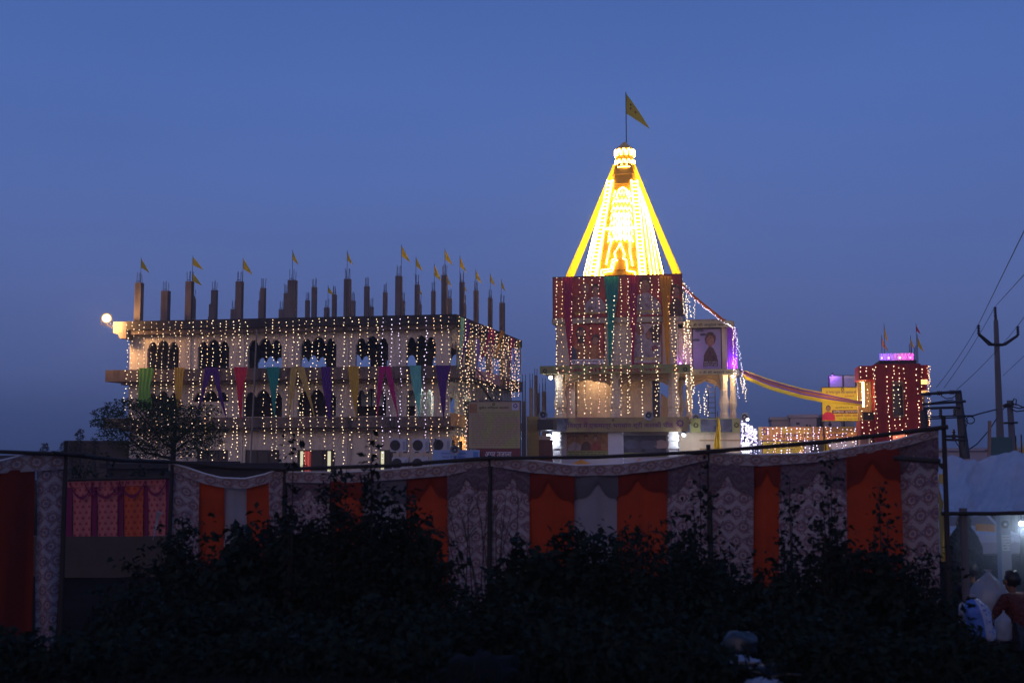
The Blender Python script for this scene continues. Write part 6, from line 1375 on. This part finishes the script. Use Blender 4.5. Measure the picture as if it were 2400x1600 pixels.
shrub(2060, 1115, 85, 13.4, 'sparse twiggy plant before the right end orange strip', 20, 1300, .065, LF2, 'leafy_plant', 1.1, .4, 1.2, .07, .8); shrub(1850, 1105, 75, 13.5, 'sparse upright plant left of the sapling', 18, 1100, .07, LF2, 'leafy_plant', 1.1, .35, 1.3, .07, .7)
R = random.Random(3)
t = thing('bare_shrub', P(1135, 1500, 13.2) , 'bare twiggy shrub fanning out before the pale printed cloth', 'shrub'); t.location.z = gz(0, 13.2)
q = MB(); bx = P(1140, 1500, 13.2).x
for k in range(16):
    e = P(1040 + 190 * R.random(), R.uniform(1150, 1260), 13.2 + R.uniform(-.2, .2)); b0 = Vector((bx + R.uniform(-.15, .15), 13.2, .1)); mm = b0.lerp(e, .55) + Vector((R.uniform(-.08, .08), 0, .05)); q.tube([b0, mm, e], .009, 4, r1=.003)
    for j in range(3): u = R.uniform(.5, .95); s = mm.lerp(e, u); q.tube([s, s + Vector((R.uniform(-.14, .14), 0, R.uniform(.06, .2)))], .004, 3)
stuff(q.build('twig', M['bark'], t))
low = [(px, 1408 + (i % 3) * 14, 125, 11.2 + .2 * (i % 2)) for i, px in enumerate(range(420, 2120, 155))]
for i, (px, y, hw, d) in enumerate(low): shrub(px, y, hw, d, 'dark low shrub in the lower row, ' + ordi(i) + ' from the left end of the slope', 26, 3000, .09, fuzz=.16)
bot = [(px, 1518 + (i % 3) * 10, 120, 9.7) for i, px in enumerate((60, 240, 420, 600, 780, 960, 1330, 1480, 1600, 1920, 2080, 2250))]
for i, (px, y, hw, d) in enumerate(bot): shrub(px, y, hw, d, 'dark weed clump along the lower picture edge, ' + ordi(i) + ' from the left', 22, 1900, .085, fuzz=.15)
# weeds
P_, N_, Z_ = [], [], []; R = random.Random(9)
gt_ = bpy.data.objects.new('weeds', None)
for k in range(9000):
    y = R.uniform(8.6, 16.5); x = R.uniform(-.46, .46) * y; P_.append(Vector((x, y, gz(x, y) + R.uniform(0, .12)))); N_.append((R.gauss(0, 1), R.gauss(-.3, .7), R.gauss(.2, .3))); Z_.append(R.uniform(.06, .17))
g_ = bpy.data.objects.new('tmp', None); o = leaf_mesh('ground_cover', P_, N_, Z_, LFG, g_, .16); o.parent = None; bpy.data.objects.remove(g_); stuff(o)
# tree before the cream building
def tree(base, limbs, clumps, d, label, nper, ls, m, name='tree', trunk_r=.16):
    t = thing(name, (base.x, base.y, 0), label, 'tree'); q = MB()
    for pts, r0, r1 in limbs: q.tube([p if isinstance(p, Vector) else P(p[0], p[1], d + p[2]) for p in pts], r0, 6, r1=r1)
    q.build('trunk', M['bark'], t); R = random.Random(int(base.x * 10)); P_, N_, Z_ = [], [], []; tw = MB()
    for (px, py, rx, ry) in clumps:
        dz = R.uniform(-1.5, 1.5)
        for k in range(int(nper * rx / 40)):
            a = R.uniform(0, 2 * PI); r = R.random() ** .6; p = P(px + rx * r * math.cos(a), py + ry * 1.35 * r * math.sin(a) + .0018 * (rx * r * math.cos(a)) ** 2, d + dz + R.gauss(0, .7)); P_.append(p); N_.append((R.gauss(0, .5), R.gauss(0, .5), R.gauss(1, .4))); Z_.append(ls * R.uniform(.6, 1.4))
    stuff(leaf_mesh('crown', P_, N_, Z_, m, t, .45)); return t
bs = P(405, 1085, 50); V0 = Vector((bs.x, bs.y, 0))
tree(V0, [([V0, (405, 1085, 0), (408, 1030, 0), (412, 985, .3)], .16, .05), ([(406, 1075, 0), (340, 1060, .2), (297, 1018, .3), (255, 985, .5)], .07, .02), ([(408, 1050, 0), (385, 1040, .2), (358, 1005, 0), (320, 960, .2)], .06, .02), ([(408, 1040, 0), (440, 1010, .2), (470, 975, 0)], .06, .02), ([(406, 1062, 0), (430, 1040, -.3), (490, 1010, -.5)], .05, .015), ([(410, 1000, 0), (380, 965, .3), (350, 945, .3)], .04, .012)],
     [(300, 946, 55, 9), (252, 966, 38, 9), (372, 952, 62, 18), (432, 984, 75, 20), (338, 1000, 62, 18), (478, 962, 42, 12), (232, 990, 22, 8), (404, 1028, 85, 20), (490, 1030, 38, 12), (502, 1002, 32, 10), (292, 1036, 42, 16), (350, 1058, 60, 14), (450, 1056, 60, 14), (320, 972, 50, 20), (385, 1006, 60, 22), (445, 1010, 60, 20), (275, 990, 45, 18), (350, 1032, 55, 20), (415, 962, 55, 18), (260, 1015, 35, 16)], 50, 'broad soft feathery tree before the left end of the cream building', 400, .125, LF3, 'feathery_tree')
for i, (px, top, hw, d, lab) in enumerate(((188, 1008, 16, 70, 'dark small tree above the long shed'), (170, 1034, 12, 72, 'dark round bush next to the small tree above the shed'), (105, 1040, 13, 130, 'far round tree on the left horizon'), (147, 1036, 9, 110, 'far small tree on the left horizon by the fence pole'), (222, 1025, 14, 66, 'dark shaggy tree at the shed end'))):
    tp = P(px, top, d); t = thing('far_tree', (tp.x, tp.y, 0), lab, 'tree'); q = MB(); q.tube([(tp.x, tp.y, 0), (tp.x, tp.y, tp.z * .8)], .12, 5); q.build('trunk', M['bark'], t); R = random.Random(i + 50); w = hw / FPX * d; P_, N_, Z_ = [], [], []
    for k in range(420): a = R.uniform(0, 2 * PI); r = R.random() ** .5; z = tp.z * (.42 + .58 * R.random()); f_ = (1 - abs((z / tp.z - .6) / .45) ** 2) if z < tp.z else .1; P_.append(Vector((tp.x + math.cos(a) * r * w * max(.25, f_) * 1.2, tp.y + math.sin(a) * r * w, z))); N_.append((R.gauss(0, 1), R.gauss(0, 1), R.gauss(.5, .7))); Z_.append(w * R.uniform(.2, .5))
    stuff(leaf_mesh('crown', P_, N_, Z_, LF, t))
for i, (px, top, hw, d) in enumerate(((190, 1058, 45, 34), (255, 1066, 55, 36), (330, 1070, 55, 35), (385, 1082, 35, 33))): shrub(px, top, hw, d, 'dark bush behind the pink tent wall, ' + ordi(i) + ' from its left end', 20, 1400, .12, None, 'shrub', 1.6)
# pale rounded boulder, plastic litter
def lump(c, r, m, name, label, cat, amp=.25, f=2.0, seed=0, nu=28, nv=18, parent=None):
    q = MB(); c = Vector(c)
    def fn(u, v):
        g = 2 * PI * u; h = PI * v; n = Vector((math.sin(h) * math.cos(g), math.sin(h) * math.sin(g), math.cos(h)))
        k = 1 + amp * noise.noise(n * f + Vector((seed, seed, 0))) + amp * .5 * noise.noise(n * f * 2.7 + Vector((0, seed, seed))); return c + Vector((n.x * r[0], n.y * r[1], n.z * r[2])) * k
    q.grid(fn, nu, nv); o = q.build(name, m, parent, smooth=True)
    return tag(o, label, cat) if label else o
c = P(1125, 1590, 9.3); lump((c.x, 9.3, 1.0), (.34, .3, .22), mat('mossy stone', (.006, .008, .008), 1, .3, 3, bump=.5), 'boulder', 'dim rounded mossy boulder at the lower picture edge', 'boulder', .34, 3.2)
plw = mat('crumpled white plastic', (.26, .29, .36), .4, .1, 6); plb = mat('dusty grey plastic', (.018, .024, .028), .4, .2, 4); blk = mat('black plastic', (.012, .012, .014), .3, .2, 4)
c = P(1722, 1552, 10.0); lump(c, (.14, .12, .055), plw, 'plastic_bag', 'crumpled white plastic bag lying on the dark slope', 'plastic bag', .6, 2.6, 3)
c = P(1762, 1549, 9.95); lump(c, (.07, .05, .02), plw, 'plastic_scrap', 'thin white plastic scrap beside the crumpled bag', 'plastic scrap', .5, 2.2, 8)
c = P(1733, 1512, 10.3); lump(c, (.16, .12, .12), plb, 'plastic_sheet', 'dull domed plastic sheet behind the crumpled white bag', 'plastic sheet', .25, 1.8, 5)
c = P(1790, 1600, 9.5); lump(c, (.14, .1, .035), plw, 'plastic_bag', 'second white plastic bag at the lower picture edge', 'plastic bag', .5, 2.4, 9)
c = P(1840, 1575, 9.7); lump(c, (.3, .16, .08), blk, 'rubbish_bag', 'black rubbish bag next to the white plastic', 'rubbish bag', .4, 2.0, 4)
q = MB(); q.grid(lambda u, v: P(361 + 17 * v ** 1.5 * (1 - .1 * u) - 3 + 12 * u * v, 1262 - 66 * math.sin(v * PI * .5) + 5 * u, 14.6) + Vector((0, .05 * math.sin(v * 5), 0)), 4, 10); tag(q.build('plastic_strip', plw, None, smooth=True), 'pale blue curved plastic strip caught on the shrub beside the pink tent wall', 'plastic strip')

# ------------------------------------------------------------------ stall under the blue tarpaulin
tm = mat('blue grey tarpaulin', (.42, .44, .48), .6, .2, 3)
def ft(u, v):
    x = 2197 + 300 * u + 14 * v * (1 - u); y0 = 1069 + 7 * math.sin(u * 7) - 4 * u; y1 = 1204 - 5 * u + 4 * math.sin(u * 9) - 14 * math.exp(-((u - .2) / .03) ** 2)
    p = P(x, y0 + (y1 - y0) * v, 19.6 - 3.0 * v); n = noise.noise((u * 7, v * 3, 1.3)) * .16 + noise.noise((u * 16 + v * 5, v * 3, 4)) * .07 + abs(noise.noise((u * 30, v * 4 + u * 12, 9))) * .035
    return p + Vector((0, -n, n * .5 - .18 * math.sin(PI * v) * math.sin(PI * min(1, u * 1.2))))
q = MB(); q.grid(ft, 110, 44); o = q.build('tarpaulin', tm, None, smooth=True); tag(o, 'blue grey plastic tarpaulin stretched over the roadside stall', 'tarpaulin')
q = MB(); q.tube([P(2207, 1203, 16.5), P(2330, 1203, 16.5), P(2480, 1199, 16.5)], .03, 6); tag(q.build('stall_rail', M['bamboo'], None), 'pole along the front edge of the tarpaulin', 'pole')
for px, d, y0, lab in ((2257, 16.6, 1190, 'thick upright stall pole under the tarpaulin edge'), (2208, 19.2, 1085, 'rear stall pole hidden by the tarpaulin corner')):
    tp = P(px, y0, d); q = MB(); q.tube([(tp.x, tp.y, 0), tp], .055, 8); tag(q.build('stall_pole', mat('grey stall pole', (.14, .13, .13), .8, .2, 4) if d < 17 else M['bamboo'], None), lab, 'pole')
q = MB(); q.grid(lambda u, v: P(2200 + 14 * u + 6 * v, 1110 + 205 * v, 18.4) + Vector((0, .05 * math.sin(u * 8 + v * 3), 0)), 5, 12); tag(q.build('hanging_cloth', CL['khaki'], None, smooth=True), 'yellow cloth strip hanging behind the right end of the tent cloth', 'cloth')
f = Fr((P(2357, 1270, 20).x, 20, 0), (1, 0, 0)); t = thing('notice_post', f.p(0, .1, 0), 'pale square post with a round emblem and a pasted notice behind the stall', 'post')
q = MB(); q.box(f, f.A(2346, 1260), f.A(2369, 1260), 0, .18, 0, f.Z(2357, 1190)); q.build('shaft', M['houseg'], t); q = MB(); cc = f.p(0, -.006, f.Z(2357, 1228)); q.lathe(cc, (0, -1, 0), [(.068, 0), (.068, .004)], 16); q.build('emblem_disc', M['ink'], t); q = MB(); q.lathe(cc + Vector((0, -.006, 0)), (0, -1, 0), [(.03, 0), (.03, .003)], 5); q.build('emblem_star', M['white'], t)
q = MB(); q.box(f, f.A(2348, 1260), f.A(2367, 1260), -.008, -.003, f.Z(2357, 1290), f.Z(2357, 1253)); q.build('notice_paper', M['white'], t); scribble(f, f.A(2349, 1260), f.A(2366, 1260), f.Z(2357, 1288), f.Z(2357, 1255), -.012, 5, M['ink'], t, seed=4)
# parked car half hidden behind the stall
cx, cy = P(2318, 1220, 29).x, 29.0; t = thing('parked_car', (cx, cy, 0), 'pale grey parked car half hidden behind the stall people', 'car'); f = Fr((cx, cy, 0), (1, .12, 0)); cm = mat('pale car paint', (.45, .45, .48), .3, .05, 2)
sec = [(-1.9, .35, .62, .74), (-1.8, .3, .8, .8), (-.9, .28, .93, .84), (-.25, .28, 1.4, .66), (1.0, .28, 1.42, .66), (1.6, .28, 1.0, .8), (1.9, .35, .8, .74)]
q = MB(); vs = []
for y, z0, z1_, w in sec: vs += [f.p(-w, y + 1.9, z0), f.p(w, y + 1.9, z0), f.p(w * 1.04, y + 1.9, (z0 + min(z1_, .9)) / 2 + .1), f.p(w if z1_ < 1.2 else w, y + 1.9, z1_), f.p(-w, y + 1.9, z1_), f.p(-w * 1.04, y + 1.9, (z0 + min(z1_, .9)) / 2 + .1)]
q.add(vs, [(i * 6 + j, i * 6 + (j + 1) % 6, (i + 1) * 6 + (j + 1) % 6, (i + 1) * 6 + j) for i in range(6) for j in range(6)] + [(5, 4, 3, 2, 1, 0), (36, 37, 38, 39, 40, 41)]); q.build('body', cm, t, smooth=False)
q = MB(); q.add([f.p(-.72, 1.02, .96), f.p(.72, 1.02, .96), f.p(.58, 1.57, 1.36), f.p(-.58, 1.57, 1.36)], [(0, 1, 2, 3)]); q.build('windscreen', M['glass'], t)
for s in (-1, 1):
    q = MB(); q.ball(f.p(s * .55, .06, .66), .12, 0, .7); q.build('headlight', M['white'], t)
    for y in (.75, 3.1): q = MB(); q.lathe(f.p(s * .7, y, .31), f.x * s, [(.31, -.1), (.31, .1), (.2, .12)], 16); q.build('wheel', blk, t)
q = MB(); q.grid(lambda u, v: P(2286 + 46 * u, 1226 + 3 * u + 17 * v, 24.5) + Vector((0, .03 * math.sin(u * 12), 0)), 8, 3); tag(q.build('cloth_bunting', CL['orange'], None, smooth=True), 'bright orange cloth strip stretched before the parked car', 'bunting')
# sacks
def sack(px, ytop, ybot, w, d, m, label, tilt=0, name='sack', seed=0, prof=None, amp=.10):
    tp, bt = P(px + tilt, ytop, d), P(px, ybot, d); H = tp.z - max(bt.z, 0); r = w / 2 / FPX * d; t = thing(name, (bt.x, d, max(bt.z, 0)), label, name.replace('_', ' '))
    prof = prof or [(0, .55), (.04, .88), (.2, 1.0), (.5, .98), (.75, .86), (.88, .5), (.93, .26), (1.0, .34)]
    def fn(u, v):
        g = 2 * PI * u; k = min(len(prof) - 2, int(v * (len(prof) - 1))); s = v * (len(prof) - 1) - k; h = prof[k][0] + (prof[k + 1][0] - prof[k][0]) * s; rr = prof[k][1] + (prof[k + 1][1] - prof[k][1]) * s
        c = bt.lerp(tp, h); c.z = max(bt.z, 0) + H * h; n = 1 + amp * noise.noise((math.cos(g) * 2, math.sin(g) * 2, h * 4 + seed)) + amp * .45 * noise.noise((math.cos(g) * 5, math.sin(g) * 5, h * 9 + seed)) + .025 * math.sin(g * 11 + h * 9) * (1 - abs(2 * h - 1.2))
        return c + Vector((math.cos(g) * r * rr * n, math.sin(g) * r * .75 * rr * n, 0))
    q = MB(); q.grid(fn, 36, 24); b_ = q.build('bag', m, t, smooth=True); q = MB(); kc = bt.lerp(tp, .93); q.lathe(Vector((kc.x, d, max(bt.z, 0) + H * .93)), (0, 0, 1), [(r * (.3 if name == 'sack' else .1), -.012), (r * (.34 if name == 'sack' else .12), 0), (r * (.3 if name == 'sack' else .1), .012)], 12); q.build('tie', m if name != 'sack' else M['bamboo'], t); return fn, b_, t, r
sm = mat('woven white sack', (.36, .4, .5), .5, .1, 5); fn, b_, ts, r = sack(2300, 1392, 1502, 74, 16.6, sm, 'plump white woven sack with a broad blue stripe before the stall', -26, amp=.2)
q = MB(); q.grid(lambda u, v: fn(.60 + .17 * u, .14 + .68 * v) + Vector((0, -.012, 0)), 8, 14); q.build('printed_stripe', mat('blue sack print', (.06, .16, .5), .5, .1, 4), ts, smooth=True)
q = MB(); R = random.Random(6)
for k in range(40): u, v = .80 + .12 * R.random(), .2 + .5 * R.random(); p = fn(u, v) + Vector((0, -.014, 0)); p2 = fn(u + .012, v) + Vector((0, -.014, 0)); z = Vector((0, 0, .02)); q.add([p, p2, p2 + z, p + z], [(0, 1, 2, 3)])
stuff(q.build('small_print', M['ink_blue'], ts))
pm, N, b = base_mat('clear polythene'); b.inputs['Base Color'].default_value = (.42, .47, .55, 1); b.inputs['Roughness'].default_value = .25; b.inputs['Alpha'].default_value = .55
BAGP = [(0, .7), (.08, .93), (.3, 1.0), (.55, .97), (.72, .8), (.84, .48), (.92, .2), (.96, .09), (1.0, .2)]
sack(2320, 1334, 1498, 98, 17.3, pm, 'big clear polythene bag tied at the top, behind the woven sack', -4, 'plastic_bag', 3, BAGP, .2); sack(2352, 1430, 1500, 40, 16.9, pm, 'small clear polythene bag right of the woven sack', 0, 'plastic_bag', 7, BAGP, .2)
c = P(2195, 1515, 13.5); lump((c.x, 13.5, .2), (.22, .2, .16), plb, 'cloth_bundle', 'dull crumpled bundle in the weeds left of the woven sack', 'bundle', .4, 2.2, 6)

# ------------------------------------------------------------------ people (skinned skeletons)
def skin_obj(name, pts, edges, m, parent, lv=2):
    me = bpy.data.meshes.new(name); b = wbase(parent); me.from_pydata([(Vector(p) - b)[:] for p, r in pts], edges, []); me.materials.append(m)
    o = bpy.data.objects.new(name, me); COL.objects.link(o); o.parent = parent
    md = o.modifiers.new('skin', 'SKIN'); md.use_smooth_shade = True; sd = o.modifiers.new('sub', 'SUBSURF'); sd.levels = lv; sd.render_levels = lv
    sv = me.skin_vertices[0].data
    for i, (p, r) in enumerate(pts): rr = r if isinstance(r, tuple) else (r, r); sv[i].radius = rr; sv[i].use_root = (i == 0)
    return o
def person(x, y, rz, pose, label, top, bottom, hair, scarf=None):
    t = thing('person', (x, y, 0), label, 'person'); cs, sn = math.cos(rz), math.sin(rz)
    L = lambda p: Vector((x + p[0] * cs - p[1] * sn, y + p[0] * sn + p[1] * cs, p[2]))
    J = pose; k = list(J); pts = [(L(J[n][0]), J[n][1]) for n in k]; ix = {n: i for i, n in enumerate(k)}
    E = [(ix[a], ix[b]) for a, b in (('pelvis', 'belly'), ('belly', 'chest'), ('chest', 'neck'), ('neck', 'chin'), ('chin', 'head'), ('chest', 'shL'), ('shL', 'elL'), ('elL', 'haL'), ('chest', 'shR'), ('shR', 'elR'), ('elR', 'haR'), ('pelvis', 'hiL'), ('hiL', 'knL'), ('knL', 'anL'), ('anL', 'toL'), ('pelvis', 'hiR'), ('hiR', 'knR'), ('knR', 'anR'), ('anR', 'toR'))]
    body = skin_obj('body', pts, E, SKP, t)
    def sub(name, names, pairs, f, m): ii = {n: i for i, n in enumerate(names)}; return skin_obj(name, [(L(J[n][0]), (J[n][1] if not isinstance(J[n][1], tuple) else J[n][1][0]) * f + .012) for n in names], [(ii[a], ii[b]) for a, b in pairs], m, t)
    sub('shirt', ['pelvis', 'belly', 'chest', 'shL', 'elL', 'shR', 'elR'], [('pelvis', 'belly'), ('belly', 'chest'), ('chest', 'shL'), ('shL', 'elL'), ('chest', 'shR'), ('shR', 'elR')], 1.12, top)
    sub('trousers', ['pelvis', 'hiL', 'knL', 'anL', 'hiR', 'knR', 'anR'], [('pelvis', 'hiL'), ('hiL', 'knL'), ('knL', 'anL'), ('pelvis', 'hiR'), ('hiR', 'knR'), ('knR', 'anR')], 1.15, bottom)
    h = L(J['head'][0]); fw = (L((0, 1, 0)) - L((0, 0, 0)))
    lump(h + Vector((0, 0, .025)) - fw * .025, (.108, .112, .118), hair, 'hair', None, None, .22, 3.2, x, 20, 14, t)
    for s in (-1, 1):
        q = MB(); q.ball(L((J['head'][0][0] + s * .105, J['head'][0][1], J['head'][0][2] - .02)), .025, 0, 1.5); q.build('ear', SKP, t, smooth=True)
        q = MB(); q.ball(L((J['head'][0][0] + s * .035, J['head'][0][1] + .098, J['head'][0][2] - .01)), .012); q.build('eye', M['ink'], t, smooth=True)
    q = MB(); q.ball(L((J['head'][0][0], J['head'][0][1] + .115, J['head'][0][2] - .045)), .018, 0, 1.5); q.build('nose', SKP, t, smooth=True)
    for hn, s in (('haL', -1), ('haR', 1)):
        b0 = Vector(J[hn][0]); e0 = Vector(J['elL' if s < 0 else 'elR'][0]); dr = (b0 - e0).normalized(); sd = dr.cross(Vector((0, 0, 1))).normalized() if abs(dr.z) < .9 else Vector((0, 1, 0))
        for j in range(5):
            o_ = sd * (j - 1.5) * .02 if j < 4 else sd * -.05; q = MB(); l = (.075, .085, .08, .065, .05)[j]; p = b0 + dr * .03 + o_; q.tube([L(p), L(p + dr * l * .55 + o_ * .1), L(p + dr * l + Vector((0, 0, -.02)))], .009, 6, r1=.007); q.build('finger', SKP, t)
    return t, L
SKP = mat('brown skin', (.20, .10, .06), .6, .1, 4); hairb = mat('black hair', (.012, .01, .01), .5, .1, 8)
stand = {'pelvis': ((0, 0, .95), .15), 'belly': ((0, 0, 1.1), .135), 'chest': ((0, 0, 1.32), .15), 'neck': ((0, .01, 1.47), .055), 'chin': ((0, .03, 1.55), .075), 'head': ((0, .02, 1.66), .1), 'shL': ((-.19, 0, 1.4), .065), 'elL': ((-.25, .05, 1.12), .048), 'haL': ((-.12, .22, 1.02), .036), 'shR': ((.19, 0, 1.4), .065), 'elR': ((.25, .05, 1.12), .048), 'haR': ((.12, .22, 1.02), .036), 'hiL': ((-.1, 0, .88), .1), 'knL': ((-.11, .02, .48), .065), 'anL': ((-.11, 0, .09), .045), 'toL': ((-.12, .14, .04), .035), 'hiR': ((.1, 0, .88), .1), 'knR': ((.11, .02, .48), .065), 'anR': ((.11, 0, .09), .045), 'toR': ((.12, .14, .04), .035)}
sit = {'pelvis': ((0, 0, .28), .16), 'belly': ((0, .02, .44), .15), 'chest': ((0, .07, .66), .16), 'neck': ((0, .1, .80), .055), 'chin': ((0, .13, .87), .075), 'head': ((0, .12, .97), .1), 'shL': ((-.2, .06, .73), .07), 'elL': ((-.27, .2, .48), .05), 'haL': ((-.12, .42, .46), .036), 'shR': ((.2, .06, .73), .07), 'elR': ((.27, .2, .48), .05), 'haR': ((.12, .42, .46), .036), 'hiL': ((-.11, .02, .26), .11), 'knL': ((-.2, .42, .42), .07), 'anL': ((-.14, .34, .08), .048), 'toL': ((-.15, .48, .04), .036), 'hiR': ((.11, .02, .26), .11), 'knR': ((.2, .42, .42), .07), 'anR': ((.14, .34, .08), .048), 'toR': ((.15, .48, .04), .036)}
dk = cloth('black wool', (.012, .011, .014), 0, .2); rd = cloth('rust red kurta', (.09, .014, .008), 0, .15); gy = cloth('dark grey trousers', (.03, .03, .035), 0, .15)
for m_ in (dk, rd, gy):
    N_b = NT(m_); bs_ = m_.node_tree.nodes['Principled BSDF']; g_ = N_b.n('NewGeometry'); n3 = N_b.n('TexNoise'); n3.inputs['Scale'].default_value = 7; n3.inputs['Detail'].default_value = 3; n3.inputs['Distortion'].default_value = 1.2
    N_b.l(g_.outputs['Position'], n3.inputs['Vector']); bp_ = N_b.n('Bump'); bp_.inputs['Strength'].default_value = 1; bp_.inputs['Distance'].default_value = .12; N_b.l(n3.outputs['Fac'], bp_.inputs['Height']); N_b.l(bp_.outputs[0], bs_.inputs['Normal'])
t, L = person(P(2258, 1210, 19.2).x, 19.2, .3, stand, 'person in a long black shawl standing behind the stall pole with the back turned', dk, dk, hairb)
def shw(u, v):
    g = 2 * PI * u; z = 1.76 - 1.5 * v; r = .115 + .17 * min(1, max(0, (v - .13) / .2)) ** .7 + .07 * v if v > .1 else .04 + .9 * v; r = min(r, .36); r *= 1 + .06 * math.sin(g * 7 + v * 3)
    return L((math.cos(g) * r, math.sin(g) * r * .62 - .0, z))
q = MB(); q.grid(shw, 40, 24); q.build('shawl', dk, t, smooth=True)
person(P(2386, 1360, 17.0).x, 17.0, .5, sit, 'person in a rust red kurta seated on the ground at the right picture edge', rd, gy, hairb)
person(P(2284, 1330, 18.4).x, 18.4, .2, sit, 'person in dark clothes seated behind the big polythene bag', dk, gy, hairb)
M['stall'] = glow('stall bulb', (.75, .86, 1.0), 40)
c = P(2394, 1226, 18.0); t = thing('stall_lamp', c, 'cold white bulb hanging under the tarpaulin at the right picture edge', 'lamp'); q = MB(); q.ball(c, .035); q.build('bulb', M['stall'], t, smooth=True); q = MB(); q.tube([c + Vector((0, 0, .03)), c + Vector((0, 0, .34))], .012, 5); q.build('cord', M['wire'], t); lamp('lamp_light', c - Vector((0, .1, .08)), 12, (.72, .85, 1), .04)

# cooking smoke drifting round the stall lamp
vm_ = bpy.data.materials.new('pale smoke'); vm_.use_nodes = True; n_ = NT(vm_); vm_.node_tree.nodes.clear()
pv = n_.n('VolumePrincipled'); pv.inputs['Color'].default_value = (.75, .85, 1, 1); ou = n_.n('OutputMaterial'); n_.l(pv.outputs[0], ou.inputs['Volume'])
tco = n_.n('TexCoord'); mp_ = n_.n('Mapping'); mp_.inputs['Scale'].default_value = (1 / 1.15, 1 / .9, 1 / 1.25); n_.l(tco.outputs['Object'], mp_.inputs[0])
ln = n_.n('VectorMath', operation='LENGTH'); n_.l(mp_.outputs[0], ln.inputs[0]); tn = n_.n('TexNoise'); tn.inputs['Scale'].default_value = 1.6; tn.inputs['Detail'].default_value = 3; n_.l(tco.outputs['Object'], tn.inputs['Vector'])
fo_ = n_.m('MAXIMUM', n_.m('SUBTRACT', 1.0, ln.outputs['Value']), 0.0); n_.l(n_.m('MULTIPLY', n_.m('MULTIPLY', fo_, .62), n_.m('MAXIMUM', n_.m('SUBTRACT', n_.m('MULTIPLY', tn.outputs['Fac'], 2.2), .45), 0.0)), pv.inputs['Density'])
c = P(2378, 1232, 17.9); q = MB(); vs_ = MB(); q.ball(c, 1.0, 0, 1.0, 24, 16)
q.v = [c + Vector(((p.x - c.x) * 1.15, (p.y - c.y) * .9, (p.z - c.z) * 1.25)) for p in q.v]
stuff(q.build('smoke', vm_, None, smooth=True, base=c))
# ------------------------------------------------------------------ dusk haze over the whole place
hm = bpy.data.materials.new('dusk haze'); hm.use_nodes = True; hm.node_tree.nodes.clear(); hv = hm.node_tree.nodes.new('ShaderNodeVolumePrincipled'); ho = hm.node_tree.nodes.new('ShaderNodeOutputMaterial')
hv.inputs['Color'].default_value = (.86, .86, .95, 1); hv.inputs['Density'].default_value = .0009; hv.inputs['Anisotropy'].default_value = .55; hm.node_tree.links.new(hv.outputs[0], ho.inputs['Volume'])
q = MB(); q.box(Fr((0, 0, 0), (1, 0, 0)), -960, 960, -960, 960, -1.2, 32); stuff(q.build('haze', hm, None, base=(0, 0, 0)))
